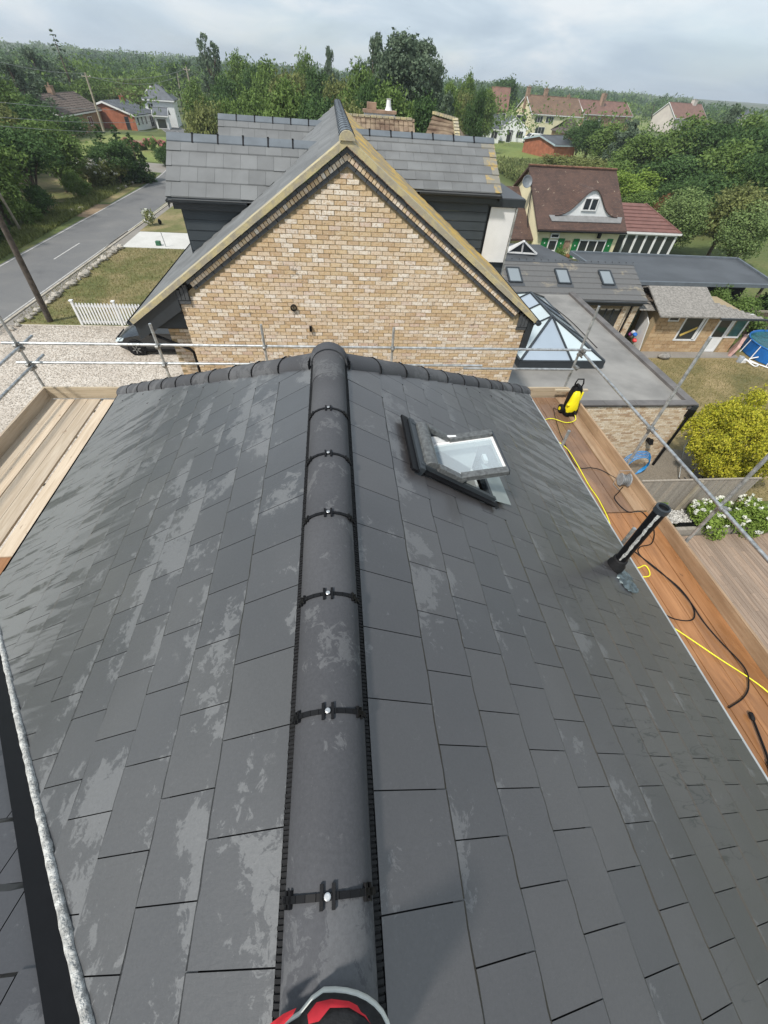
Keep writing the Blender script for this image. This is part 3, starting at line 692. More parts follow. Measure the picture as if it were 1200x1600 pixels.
# right deck
for i in range(6):
    e1 = 4.975 - i*.2285; zo = random.uniform(-.005, .005)
    if i == 0: board(e1-.222, e1, 3.88, 7.24, DZ-.02, DZ+.018, M_boardT)
    else: board(e1-.222, e1, 3.88, 7.24, DZ-.038+zo, DZ+zo, M_boardW)
    board(e1-.222, e1, -.1 - .2*(i % 2), 3.86, DZ-.045+zo, DZ-.007+zo, M_boardO if i < 4 else M_boardW)
    board(e1-.222, e1, -3.5, -.12 - .2*(i % 2), DZ-.04+zo, DZ-.002+zo, M_boardW)
board(4.982, 5.02, 3.86, 7.26, DZ-.02, DZ+.21, M_boardT, 'toe_board'); board(4.982, 5.02, -3.4, 3.85, DZ-.03, DZ+.20, M_boardT, 'toe_board')
board(4.62, 5.35, 7.10, 7.16, DZ+.22, DZ+.258, M_boardX, 'loose_board')

# ------------------------------------------------------------ things lying on the right hand deck
M_yel = mat('yellow_plastic', (.80,.68,.01), .35, .05, 5, rnd=0)
M_hose = mat('yellow_hose', (.78,.74,.03), .45, .1, 8, rnd=0)
pw = thing('pressure_washer', 'yellow and black upright pressure washer standing at the far corner of the wet boards', 'pressure washer', (4.78, 6.62, DZ))
def PWp(x, y, z): return Vector((4.78 + x, 6.62 + y, DZ + z))
def shell(secs, name, m, n=16, bev=0):
    """closed body from stacked superellipse sections (z, cx, cy, rx, ry)"""
    mb = MB(); vs = []; fs = []
    for z, cx_, cy_, rx, ry in secs:
        for k_ in range(n):
            a = 2*math.pi*k_/n; c, s_ = math.cos(a), math.sin(a); e_ = .62
            vs.append(PWp(cx_ + rx*math.copysign(abs(c)**e_, c), cy_ + ry*math.copysign(abs(s_)**e_, s_), z))
    for i in range(len(secs)-1):
        for k_ in range(n):
            k2 = (k_+1) % n; fs.append((i*n+k_, i*n+k2, (i+1)*n+k2, (i+1)*n+k_))
    fs.append(tuple(reversed(range(n)))); fs.append(tuple(range((len(secs)-1)*n, len(secs)*n)))
    return mb.add(vs, fs).build(name, m, pw, smooth=True)
shell([(.02, 0, 0, .13, .14), (.06, 0, 0, .14, .15), (.14, 0, .0, .135, .14), (.20, 0, .01, .11, .12)], 'base', M_black)
shell([(.12, 0, .02, .12, .12), (.25, 0, .03, .125, .11), (.42, 0, .045, .12, .10), (.55, 0, .05, .10, .085), (.60, 0, .05, .07, .07)], 'rear_body', M_black)
shell([(.10, -.02, -.06, .105, .075), (.20, -.02, -.07, .115, .085), (.30, -.02, -.055, .10, .08), (.42, -.02, -.04, .085, .075), (.50, -.02, -.03, .07, .06), (.54, -.02, -.02, .04, .04)], 'front_cover', M_yel)
MB().beam(PWp(.10, -.02, .34), PWp(.115, .0, .50), .05, .08).build('side_panel', M_yel, pw, bevel=.01)
MB().tube([PWp(-.07, .05, .50), PWp(-.085, .06, .66), PWp(-.06, .07, .74), PWp(.06, .07, .74), PWp(.085, .06, .66), PWp(.07, .05, .50)], .014, 8).build('handle', M_black, pw, smooth=True)
MB().lathe([(.05, -.02), (.06, 0), (.05, .02)], PWp(-.02, .05, .60), 14, Matrix.Rotation(R(90), 3, 'Y')).build('hose_hook', M_black, pw, smooth=True)
for sx_ in (-1, 1):
    wh = MB().lathe([(.04, -.03), (.085, -.025), (.09, 0), (.085, .025), (.04, .03)], PWp(sx_*.155, .06, .09), 18, Matrix.Rotation(R(90), 3, 'Y')).build('wheel', M_rubber, pw, smooth=True)
    MB().lathe([(.035, -.035), (.045, 0), (.035, .035)], PWp(sx_*.157, .06, .09), 12, Matrix.Rotation(R(90), 3, 'Y')).build('hub', M_yel, wh, smooth=True)
MB().lathe([(.03, 0), (.03, .03), (.018, .04)], PWp(-.13, -.11, .28), 12, Matrix.Rotation(R(-90), 3, 'Y')).build('switch_knob', M_yel, pw, smooth=True)
MB().lathe([(.028, 0), (.028, .06), (.015, .075)], PWp(.02, -.15, .14), 12, Matrix.Rotation(R(90), 3, 'X')).build('outlet', M_black, pw, smooth=True)

def spline(pts, n=8):
    P = [Vector(p) for p in pts]; P = [P[0]*2-P[1]] + P + [P[-1]*2-P[-2]]; out = []
    for i in range(1, len(P)-2):
        for j in range(n):
            t = j/n; a, b, c, d = P[i-1], P[i], P[i+1], P[i+2]
            out.append(.5*((2*b) + (c-a)*t + (2*a-5*b+4*c-d)*t*t + (3*b-a-3*c+d)*t*t*t))
    out.append(P[-2]); return out
def cable(name, pts, r, m, label, cat, group=None, z=None):
    o = MB().tube(spline(pts), r, 8).build(name, m, None, smooth=True); return tag(o, label, cat, group)
dz = DZ + .02
cable('pressure_hose', [(4.80, 6.44, DZ+.13), (4.80, 6.32, dz+.03), (4.6, 6.28, dz), (4.35, 6.42, dz), (4.12, 6.3, dz), (4.08, 5.9, dz), (4.26, 5.5, dz), (4.27, 5.1, dz+.01), (4.25, 4.5, dz), (4.26, 4.1, dz), (4.19, 3.6, dz), (4.0, 3.3, dz), (3.95, 2.9, dz),
     (4.18, 2.80, dz), (4.34, 2.83, dz), (4.30, 2.66, dz), (4.0, 2.6, dz), (3.95, 2.1, dz), (4.16, 1.92, dz), (4.5, 1.50, dz), (4.84, 1.06, dz), (4.9, .6, dz), (4.6, .2, dz)], .0085, M_hose,
     'yellow high pressure hose snaking along the wet orange scaffold boards', 'hose')
cable('power_cable', [(4.80, 6.72, DZ+.2), (4.62, 6.75, dz), (4.53, 6.77, dz), (4.36, 6.1, dz), (4.3, 5.7, dz), (4.24, 4.98, dz), (4.5, 4.92, dz), (4.66, 4.85, dz), (4.83, 4.62, dz)], .006, M_black,
     'thin black mains lead between the pressure washer and the cable reel', 'cable')
cable('extension_lead', [(4.84, 4.42, dz), (4.7, 4.3, dz), (4.55, 4.15, dz), (4.62, 3.86, dz), (4.86, 3.84, dz), (4.86, 3.5, dz), (4.67, 3.22, dz), (4.45, 3.16, dz), (4.36, 3.05, dz), (4.42, 2.85, dz), (4.62, 2.46, dz), (4.63, 2.15, dz), (4.5, 1.98, dz), (4.25, 2.02, dz), (4.1, 2.2, dz)], .0075, M_black,
     'black extension lead lying in open loops on the orange boards behind the vent pipe', 'cable')
cable('extension_lead', [(4.3, 3.1, dz), (4.5, 2.7, dz+.01), (4.62, 2.3, dz+.015), (4.64, 1.95, dz), (4.68, 1.7, dz), (4.74, 1.35, dz+.02), (4.66, 1.15, dz), (4.5, 1.03, dz), (4.25, .94, dz)], .0075, M_black,
     'black cable curving under the straight run of yellow hose at the right edge', 'cable')
# cable reel
cr_ = thing('cable_reel', 'grey cable reel with wire stand leaning on the toe board of the right deck', 'cable reel', (4.82, 4.46, DZ))
M_reel = mat('grey_reel_plastic', (.30,.32,.34), .5, .2, 20, rnd=0)
Rx = Matrix.Rotation(R(90), 3, 'Y') @ Matrix.Rotation(R(12), 3, 'X')
MB().lathe([(.045, -.055), (.045, .055)], (4.82, 4.46, DZ+.15), 20, Rx).build('drum', M_black, cr_, smooth=True)
for s_ in (-1, 1):
    MB().lathe([(.012, s_*.055), (.105, s_*.06), (.11, s_*.066), (.105, s_*.072), (.012, s_*.07)][::s_], (4.82, 4.46, DZ+.15), 24, Rx).build('flange', M_reel, cr_, smooth=False)
tr_ = []
for i in range(150):
    a = i*.52; q = Rx @ Vector(((.062 + .012*((i//40) % 3))*math.cos(a), (.062 + .012*((i//40) % 3))*math.sin(a), -.045 + .09*abs(((i/37.5) % 2) - 1))); tr_.append(Vector((4.82, 4.46, DZ+.15)) + q)
MB().tube(tr_, .0055, 5).build('wound_cable', mat('grey_cable', (.20,.21,.22), .5, .1, 5, rnd=0), cr_, smooth=True)
MB().tube([(4.73, 4.36, DZ+.01), (4.91, 4.36, DZ+.01), (4.93, 4.5, DZ+.01), (4.93, 4.55, DZ+.27), (4.72, 4.55, DZ+.27), (4.71, 4.5, DZ+.01), (4.73, 4.36, DZ+.01)], .006, 6).build('wire_stand', M_screw, cr_, smooth=True)
# spray lance
ln_ = thing('spray_lance', 'black pressure washer lance lying at the right edge of the boards', 'spray lance', (4.36, .5, DZ))
MB().tube([(4.44, .82, DZ+.03), (4.34, .50, DZ+.03), (4.25, .30, DZ+.04)], .011, 10).build('tube', M_black, ln_, smooth=True)
MB().lathe([(.012, -.04), (.022, -.03), (.024, .03), (.016, .045)], (4.445, .84, DZ+.03), 12, Vector((-.3,-1,0)).to_track_quat('Z','X').to_matrix()).build('nozzle', M_rubber, ln_, smooth=True)
MB().tube([(4.30, .42, DZ+.03), (4.22, .22, DZ+.05), (4.18, .05, DZ+.04)], [.018, .024, .02], 10).build('grip', M_rubber, ln_, smooth=True)

# ------------------------------------------------------------ the person standing on the ridge: one trainer shows
per = thing('person', 'person standing on the ridge in a black, red and white trainer', 'person', (0, -.33, .04))
SH = Matrix.Translation((-.012, -.313, .050)) @ Matrix.Rotation(R(-2), 4, 'Z')
def shoe_outline(k_=1.0, n=36):
    out = []
    for i in range(n):
        a = 2*math.pi*i/n; x = .160*math.cos(a); wy = .056 if x > 0 else .046
        y = math.copysign(abs(math.sin(a))**.68, math.sin(a))*(.112 - .016*(1 if x < -.05 else 0)) * (1.02 if x > 0 else .95)
        if x < 0: y *= 1 - .30*(abs(x)/.15)**1.5
        out.append((x*k_, y*k_))
    return out
def stack(levels, name, m, parent, n=36):
    mb = MB(); vs = []; fs = []
    for z, k_, ox, oy in levels:
        for x, y in shoe_outline(k_, n): vs.append(SH @ Vector((x + ox, y + oy, z)))
    for i in range(len(levels)-1):
        for q in range(n):
            q2 = (q+1) % n; fs.append((i*n+q, i*n+q2, (i+1)*n+q2, (i+1)*n+q))
    fs.append(tuple(reversed(range(n)))); fs.append(tuple(range((len(levels)-1)*n, len(levels)*n)))
    return mb.add(vs, fs).build(name, m, parent, smooth=True)
M_sole = mat('white_sole_rubber', (.70,.71,.66), .5, .08, 20, rnd=0)
M_knit = mat('black_knit', (.012,.012,.013), .8, .4, 60, bump=.6, bscale=220, rnd=0, bd=.002)
M_red = mat('red_trainer_panel', (.62,.022,.035), .5, .12, 30, bump=.15, bscale=200, rnd=0, bd=.002)
shoe = stack([(-.012, .96, 0, 0), (0, 1.0, 0, 0), (.022, 1.0, 0, 0), (.028, .975, 0, 0)], 'shoe', M_sole, per)
stack([(.024, .955, 0, 0), (.040, .95, 0, 0), (.060, .88, 0, -.004), (.074, .76, 0, -.008), (.082, .60, 0, -.014)], 'upper', M_knit, shoe)
def patch(pl, name, m, lift=.003, zf=None):
    """a thin panel that follows the dome of the upper: points (x, y) in shoe space"""
    def hz(x, y):
        r = max(abs(x)/.150, abs(y)/.112, math.hypot(x/.156, y/.116)); pr = [(0, .082), (.60, .082), (.76, .074), (.88, .060), (.95, .042), (1.1, .030)]
        for (a, za), (b, zb) in zip(pr, pr[1:]):
            if r <= b: return za + (zb-za)*max(0, (r-a))/(b-a)
        return .03
    mb = MB(); n = len(pl) // 2; vs = []
    up = pl[:n]; lo = pl[n:][::-1]
    for j in range(7):
        for a, b in zip(up, lo):
            x = a[0] + (b[0]-a[0])*j/6; y = a[1] + (b[1]-a[1])*j/6; vs.append(SH @ Vector((x, y, hz(x, y) + lift + .0015)))
    fs = [(j*n+i, (j+1)*n+i, (j+1)*n+i+1, j*n+i+1) for j in range(6) for i in range(n-1)]
    return mb.add(vs, fs).build(name, m, shoe, smooth=True)
patch([(-.150, .050), (-.12, .072), (-.085, .088), (-.056, .096), (-.062, .088), (-.085, .073), (-.112, .048), (-.135, .028)], 'red_panel', M_red)
patch([(-.030, .088), (-.012, .101), (.02, .103), (.06, .097), (.10, .080), (.125, .060), (.118, .054), (.095, .074), (.06, .090), (.018, .093), (-.004, .078), (-.026, .076)], 'red_panel', M_red, .004)
MB().lathe([(.055, 0), (.060, .03), (.064, .10)], SH @ Vector((.05, -.035, .07)), 20).build('sock', M_knit, shoe, smooth=True)
MB().tube([(.03, -.375, .16), (.03, -.40, .24), (.03, -.425, .34)], [.060, .064, .068], 16).build('trouser_leg', M_knit, per, smooth=True)

# ------------------------------------------------------------ the brick gabled house next door
nb = thing('gabled_house', 'large house with a buff brick gable wall facing the camera and grey tiled dormers', 'house', (0.3, 8.8, G))
NX, NZ, NT = .33, .80, .66; nc = 1/math.sqrt(1+NT*NT); ns = NT*nc; GY = 8.8
XW0, XW1 = -3.06, 4.34
def roofz(x): return NZ - NT*abs(x-NX)
# mortar backing of the gable
zt0, zt1 = roofz(XW0)-.30, roofz(XW1)-.20
MB().prism([(XW0, GY+.012, G), (XW1, GY+.012, G), (XW1, GY+.012, zt1), (NX, GY+.012, NZ-.16), (XW0, GY+.012, zt0)], (0, .25, 0)).build('gable_wall', M_mortar, nb)
gw = nb.children[-1]
MB().box(XW0+.02, XW1-.02, GY+.26, 18.6, G, -2.4).build('side_wall', M_render, nb)
PB = Pieces('brick', 300); random.seed(11)
bvar = []
for q in range(5):
    mb = MB().box(-.106, .106, 0, .05, -.0315, .0315)
    mb.v = [(x+random.uniform(-.003, .003), y + random.uniform(-.002, .002), z+random.uniform(-.002, .002)) for x, y, z in mb.v]; bvar.append(mb)
off_n = .295
row = 0; z = G + .04; lim = lambda xx: roofz(xx) - off_n/nc - .02
while z < NZ - .3:
    x = XW0 + (.1125 if row % 2 else 0.0)
    if row % 2 and z < lim(XW0): PB.add(MB().box(XW0+.001, XW0+.102, GY-.004, GY+.05, z-.0315, z+.0315), Matrix.Identity(4), M_brick, gw, z > -3.2)
    while x < XW1 - .05:
        x1 = min(x+.225, XW1); c = (x+x1)/2; w2 = (x1-x)/2 - .0055
        if z < min(lim(x+.05), lim(x1-.05)) - .0:
            if x1 - x > .22 and z + .032 < min(lim(x), lim(x1)): PB.add(random.choice(bvar), Matrix.Translation((c, GY - random.uniform(.002, .007), z)), M_brick, gw, z > -3.2)
            else:
                pl = [Vector((c-w2, GY-.004, z-.0315)), Vector((c+w2, GY-.004, z-.0315)), Vector((c+w2, GY-.004, z+.0315)), Vector((c-w2, GY-.004, z+.0315))]
                for sgn in (-1, 1): pl = clip_poly(pl, Vector((NX, 0, NZ-off_n/nc)), Vector((sgn*ns, 0, nc)))
                if len(pl) > 2: PB.add(MB().prism(pl, (0, .05, 0)), Matrix.Identity(4), M_brick, gw, z > -3.2)
        x += .225
    z += .075; row += 1
PB.flush(gw)
# raked brick bands below the verge
PBB = Pieces('verge_brick', 300)
for sgn, xe in ((-1, XW0+.22), (1, XW1-.22)):
    d = Vector((sgn*nc, 0, -ns)); nn = Vector((sgn*ns, 0, nc)); A = Vector((NX, 0, NZ)); Lr = (abs(xe-NX))/nc
    def rk(u0, u1, n0, n1, y, m, dpt=.07):
        P4 = [A + d*u0 + nn*n1, A + d*u1 + nn*n1, A + d*u1 + nn*n0, A + d*u0 + nn*n0]
        P4 = [Vector((p.x, y, p.z)) for p in P4]; P4 = clip_poly(P4, Vector((NX, 0, 0)), Vector((-sgn, 0, 0)))
        if len(P4) > 2: PBB.add(MB().prism(P4, (0, dpt, 0)), Matrix.Identity(4), m, gw)
    u = -.1
    while u < Lr: rk(u, min(u+.214, Lr), -.295, -.235, GY-.030, M_brickD); rk(u+.1, min(u+.314, Lr), -.148, -.094, GY-.075, M_brickD); u += .225
    u = -.1
    while u < Lr: rk(u+.004, min(u+.066, Lr), -.230, -.153, GY-.050, M_brick); u += .075
    # kneeler at the foot of the band
    xk = XW0 if sgn < 0 else XW1; zk = roofz(xk) - .19
    for j in range(3):
        xa = xk - sgn*(.003 + j*.075); xb = xk - sgn*(.068 + j*.075); za = roofz((xa+xb)/2)
        PBB.add(MB().box(min(xa, xb), max(xa, xb), GY-.055, GY+.02, zk-.10, za-.13), Matrix.Identity(4), M_brickD, gw)
    PBB.add(MB().box(min(xk, xk-sgn*.228), max(xk, xk-sgn*.228), GY-.045, GY+.02, zk-.172, zk-.112), Matrix.Identity(4), M_brickD, gw)
PBB.flush(gw)
# verge
EL, ER = -4.10, 4.50
for sgn, xe in ((-1, EL), (1, ER)):
    d = Vector((sgn*nc, 0, -ns)); nn = Vector((sgn*ns, 0, nc)); A = Vector((NX, 0, NZ)); Lr = abs(xe-NX)/nc
    vg = MB(); n = 26; random.seed(4+sgn)
    for i in range(n):
        u0, u1 = Lr*i/n, Lr*(i+1)/n; a = A + d*u0; b = A + d*u1; j0 = random.uniform(-.0015, .002)
        pl = [Vector((q.x, GY-.125+j0*.5, q.z)) for q in (a + nn*.014, b + nn*.014, b - nn*(.076+j0), a - nn*(.076+j0))]; pl = clip_poly(pl, Vector((NX,0,0)), Vector((-sgn, 0, 0)))
        if len(pl) > 2: vg.prism(pl, (0, .30, 0))
    vg.build('verge', M_verge, nb)
MB().prism([Vector((NX + .13*math.cos(math.pi*i/10), GY-.15, NZ - .03 + .12*math.sin(math.pi*i/10))) for i in range(11)], (0, .1, 0)).build('ridge_end_mortar', M_verge, nb)
# roof: backing slabs and tiles
RE = 19.3
zb = .02
MB().prism([(NX, GY-.1, NZ-.02), (EL, GY-.1, roofz(EL)-.02), (EL, RE, roofz(EL)-.02), (NX, RE, NZ-.02)], (0, 0, -.06)).build('road_slope', M_ntile, nb)
ls = nb.children[-1]
MB().prism([(NX, GY-.1, NZ-.02), (ER, GY-.1, roofz(ER)-.02), (ER, RE, roofz(ER)-.02), (NX, RE, NZ-.02)], (0, 0, -.06)).build('garden_slope', M_ntileR, nb)
rs = nb.children[-1]
PT = Pieces('tile', 300); random.seed(31)
tile_field(PT, ls, (NX, GY-.09, NZ-.03), (-nc, 0, -ns), 0, RE-GY+.09, 4.43/nc, .30, .33, M_ntile, off=0, stag=.5, th=.018, wav=.001, ok=True)
tile_field(PT, rs, (NX, GY-.09, NZ-.03), (nc, 0, -ns), -(RE-GY+.09), 0, 4.17/nc, .30, .33, M_ntileR, off=0, stag=.5, th=.018, wav=.001)
# ridge of tiles with black clips
NA = arch(.125, .105, .014, .445, 8).mesh('ridge_tile', M_nridge, True); NCl = clip_mb(.128, .108).mesh('clip', M_black)
i = 0
while GY + .0 + i*.45 < RE:
    M = frame((NX, GY-.05 + i*.45, NZ-.02), (0, 1, 0)); new('ridge_tile', NA, nb, M); new('clip', NCl, nb, M @ Matrix.Translation((0, .0, .004))); i += 1
# gutters and boards of the main eaves
def halfgutter(p, q, r, m, name, parent):
    p, q = Vector(p), Vector(q); d = (q-p).normalized(); sd = d.cross(Vector((0,0,1))).normalized(); mb = MB(); n = 8
    pr = [(-r*math.cos(math.pi*i/n), -r*math.sin(math.pi*i/n)) for i in range(n+1)]
    for (a, b), (c_, e_) in zip(pr, pr[1:]):
        mb.prism([p + sd*a + Vector((0,0,b)), p + sd*c_ + Vector((0,0,e_)), q + sd*c_ + Vector((0,0,e_)), q + sd*a + Vector((0,0,b))], (0, 0, .006))
    for e0 in (p, q): mb.prism([e0 + sd*a + Vector((0,0,b)) for a, b in pr], d*.006)
    return mb.build(name, m, parent, smooth=False)
halfgutter((EL-.06, GY-.05, roofz(EL)-.06), (EL-.06, RE, roofz(EL)-.06), .06, M_dark, 'gutter', nb)
halfgutter((ER+.07, GY-.12, roofz(ER)-.07), (ER+.07, RE, roofz(ER)-.07), .065, M_dark, 'gutter', nb)
MB().box(XW1+.01, ER, GY-.02, RE-.1, roofz(ER)-.75, roofz(ER)-.09).build('fascia', M_dark, nb)
MB().prism([(XW1+.01, GY-.05, roofz(XW1)-.14), (ER, GY-.05, roofz(ER)-.11), (ER-.01, GY-.05, roofz(ER)-.62), (XW1+.01, GY-.05, roofz(ER)-.75)], (0, .03, 0)).build('barge_board', M_dark, nb)
# road side: barge board, cladding, the brick return and downpipe below
MB().prism([(EL+.03, GY-.06, roofz(EL+.03)-.10), (EL+.03, GY-.06, roofz(EL)-.42), (XW0-.0, GY-.06, roofz(XW0)-.49), (XW0, GY-.06, roofz(XW0)-.11)], (0, .03, 0)).build('barge_board', M_dark, nb)
CZ = -2.34
for j in range(6):
    z0 = CZ + j*.145; z1 = z0+.138
    pl = clip_poly([Vector((EL+.12, GY+.12, z0)), Vector((XW0-.004, GY+.12, z0)), Vector((XW0-.004, GY+.12, z1)), Vector((EL+.12, GY+.12, z1))], Vector((XW0, 0, roofz(XW0)-.40)), Vector((-ns, 0, nc)))
    if len(pl) > 2: MB().prism([p + Vector((0, -.012 if p.z < z0+.02 else 0, 0)) for p in pl], (0, .02, 0)).build('cladding_board', M_clad, nb)
MB().box(EL+.14, XW0, GY+.15, 18.0, CZ-.04, CZ-.01).build('soffit', M_dark, nb)
PB2 = Pieces('return_brick', 140)
MB().box(-3.66, XW0, 9.30, 9.5, G, CZ-.03).build('return_wall', M_mortar, nb); rwl = nb.children[-1]
z = CZ - .08; row = 0
while z > -6.0:
    x = -3.66 + (.1125 if row % 2 else 0)
    while x < XW0 - .06:
        x1 = min(x+.225, XW0-.005); PB2.add(MB().box(x+.005, x1-.005, 9.288, 9.33, z-.0315, z+.0315), Matrix.Identity(4), M_brick, rwl, z > -3.6); x += .225
    z -= .075; row += 1
PB2.flush(rwl)
MB().tube([(EL-.06, GY+.1, -2.24), (EL+.10, GY+.06, -2.40), (XW0-.11, GY+.06, -2.78), (XW0-.045, GY+.06, -2.86), (XW0-.045, GY+.06, G)], .034, 10).build('downpipe', M_black, nb, smooth=True)
# extract vent and cable box on the gable
MB().lathe([(.062, -.05), (.066, .01), (.052, .012), (.050, -.04)], (-0.81, 8.76, -1.835), 16, Matrix.Rotation(R(90), 3, 'X')).build('vent_hood', M_black, nb, smooth=True)
MB().box(-.52, -.47, 8.73, 8.79, -2.31, -2.20).build('cable_box', M_black, nb, bevel=.006)

# dormers
def dormer(name, label, side, ridge_x, eave_x, yr, zr, dy, dz, roof_m, edge_m=None, rows=4, tw=.36, g=None, cheek_w=None, tile_th=.02):
    """ridge along X; front slope faces the camera; side -1 towards the road, +1 towards the garden"""
    o = new(name, None, nb); o['label'] = label
    xin = lambda z: NX + side*(NZ - z)/NT          # where the main slope has height z
    sl = math.hypot(dy, dz); D = Vector((0, -dy/sl, -dz/sl)); xo = ridge_x
    g = g or sl/rows
    MB().prism([(xin(zr), yr, zr-.03), (xo, yr, zr-.03), (xo, yr-dy, zr-dz-.03), (xin(zr-dz), yr-dy, zr-dz-.03)], (0, 0, -.07)).build('front_slope', roof_m, o); fs = o.children[-1]
    MB().prism([(xin(zr), yr, zr-.03), (xo, yr, zr-.03), (xo, yr+dy, zr-dz-.03), (xin(zr-dz), yr+dy, zr-dz-.03)], (0, 0, -.07)).build('rear_slope', roof_m, o)
    nrm = Vector((-side*NT, 0, -1)).normalized()   # keep above the main slope
    mt = (lambda c: edge_m if edge_m and abs(c.x - xo) < tw*.62 else roof_m)
    lo, hi = sorted((xin(zr), xo))
    if side < 0: hi = xin(zr) ; lo = xo
    tile_field(PT, fs, (0, yr, zr-.03), D, -max(lo, hi), -min(lo, hi), sl, g, tw, mt, clips=[((NX, 0, NZ-.02), nrm)], off=.0, th=tile_th, over=.04, wav=.001)
    # angled ridge tiles with clips
    L = .54; n = int(abs(xo - xin(zr)) / L) + 1
    for i in range(n):
        xa = xo - side*(-0.0) - side*i*L; xb = xa - side*min(L-.012, abs(xa - xin(zr)) + .12)
        mb = MB(); hh = .13*dz/dy
        for sg in (-1, 1):
            mb.prism([(xa, yr, zr+.045), (xb, yr, zr+.045), (xb, yr+sg*.14, zr+.045-.14*dz/dy-.015), (xa, yr+sg*.14, zr+.045-.14*dz/dy-.015)], (0, 0, -.018))
        rt = mb.build('ridge_tile', M_nridge, o)
        if i:
            cb = MB()
            for sg in (-1, 1): cb.prism([(xa-.018, yr, zr+.056), (xa+.018, yr, zr+.056), (xa+.018, yr+sg*.15, zr+.05-.15*dz/dy-.02), (xa-.018, yr+sg*.15, zr+.05-.15*dz/dy-.02)], (0, 0, -.012))
            cb.box(xa-.02, xa+.02, yr-.02, yr+.02, zr+.05, zr+.064); cb.build('clip', M_black, rt)
    # gutter, fascia, clad cheek facing us
    ye = yr - dy; ze = zr - dz; xi = xin(ze-.05)
    halfgutter((xo, ye-.05, ze-.05), (xi + side*.12, ye-.05, ze-.05), .055, M_dark, 'gutter', o)
    yc = ye + .12; xc = xo - side*.24
    MB().box(min(xo-side*.10, xi), max(xo-side*.10, xi), ye+.0, ye+.03, ze-.22, ze-.055).build('fascia', M_dark, o)
    MB().box(min(xc, xi), max(xc, xi), ye+.03, yc+.05, ze-.235, ze-.21).build('soffit', M_dark, o)
    zb_ = roofz(xc) - .02; zc = ze - .225; h = .20; j = 0
    while zc > zb_:
        z0 = max(zc-h+.008, zb_-.05); pl = [Vector((xc, yc, z0)), Vector((xin(z0)+0*side, yc, z0)), Vector((xin(z0) + side*.3, yc, z0)), Vector((NX, yc, zc)), Vector((xc, yc, zc))]
        pl = clip_poly([Vector((xc, yc, z0)), Vector((NX, yc, z0)), Vector((NX, yc, zc)), Vector((xc, yc, zc))], Vector((NX, 0, NZ-.0)), nrm)
        if len(pl) > 2: MB().prism([p + Vector((0, -.014 if p.z < z0+.02 else 0, 0)) for p in pl], (0, .02, 0)).build('cladding_board', M_clad, o)
        zc -= h; j += 1
    gm = MB(); gm.prism([(xc+side*.01, ye+.13, zb_), (xc+side*.01, ye+.13, ze-.2), (xc+side*.01, yr, zr-.12), (xc+side*.01, yr+dy-.13, ze-.2), (xc+side*.01, yr+dy-.13, zb_)], (side*.02, 0, 0)); gm.build('gable_front', M_clad, o)
    gm = MB()
    for sg in (-1, 1): gm.prism([(xo, yr, zr-.04), (xo, yr+sg*dy, ze-.04), (xo, yr+sg*dy, ze-.20), (xo, yr, zr-.20)], (-side*.02, 0, 0))
    gm.build('barge_board', M_dark, o)
    fl_ = MB(); a = Vector((xin(zc if 0 else ze-.2), yc-.03, ze-.22)); b = Vector((xc, yc-.03, zb_+.02))
    fl_.beam(a, b, .06, .03); fl_.build('flashing', M_dark, o)
    return o
dormer('dormer', 'near grey tiled dormer on the road side', -1, -3.48, -3.45, 12.25, .38, 1.2, .86, M_ntile, M_ntile, rows=4, tw=.36)
dormer('dormer', 'far grey tiled dormer on the road side', -1, -3.30, -3.3, 17.3, .42, 1.2, .86, M_ntile, M_ntile, rows=4, tw=.36)
dormer('dormer', 'wide garden side dormer with orange lichen along its edge', 1, 4.28, 4.3, 13.75, .53, 1.55, .84, M_ntile, M_ntileO, rows=6, tw=.36)
PT.flush(nb)
# white boarded panel and the small dark canopy beside the garden dormer
MB().box(4.14, 4.80, 12.36, 12.40, -1.86, -.62).build('white_panel', M_white, nb)
MB().box(4.12, 4.86, 12.44, 14.2, -3.6, -.60).build('rear_wing_wall', M_clad, nb)
MB().box(4.05, 5.0, 12.30, 14.4, -.60, -.44).build('canopy', M_dark, nb)
MB().prism([(4.05, 12.32, -.44), (4.98, 12.32, -.44), (4.85, 14.4, -.38), (4.05, 14.4, -.38)], (0, 0, .02)).build('canopy_roof', M_flatD, nb)
MB().tube([(4.83, 12.34, -.62), (4.83, 12.34, -2.4)], .025, 8).build('downpipe', M_galv, nb, smooth=True)

# ------------------------------------------------------------ flat roofed extension and the wing behind
ex = thing('extension', 'flat grey roofed single storey extension with a glazed roof lantern and pale brick end wall', 'extension', (9, 11, G))
PZ = -5.70; FZ = -5.78; X0, X1, Y0, Y1 = 4.6, 12.68, 11.09, 21.75
MB().box(X0, X1-.25, Y0+.25, Y1, FZ-.25, FZ).build('flat_roof', M_flat, ex)
mb = MB(); mb.box(X1-.27, X1-.02, Y0+.02, Y1, FZ-.12, PZ-.02); mb.box(X0, X1-.27, Y0+.02, Y0+.25, PZ-.09, PZ-.02); mb.build('parapet', mat('lead_grey_parapet', (.135,.125,.12), .6, .2, 2, rnd=0), ex)
for i in range(7):
    xa = X0 + i*1.155; MB().box(xa+.006, min(xa+1.149, X1-.27), Y0-.03, Y0+.27, PZ-.02, PZ+.02).build('coping', bpy.data.materials['lead_grey_parapet'], ex)
for i in range(9):
    ya = Y0 - .03 + i*1.2; MB().box(X1-.27, X1+.05, ya+.005, min(ya+1.195, Y1), PZ-.018, PZ+.022).build('coping', bpy.data.materials['lead_grey_parapet'], ex)
halfgutter((X1+.10, Y0+.1, PZ-.12), (X1+.10, Y1, PZ-.12), .06, M_dark, 'gutter', ex)
MB().box(X0, X1-.06, Y0+.062, Y0+.245, G, PZ-.095).build('end_wall', M_mortar, ex); ew = ex.children[-1]
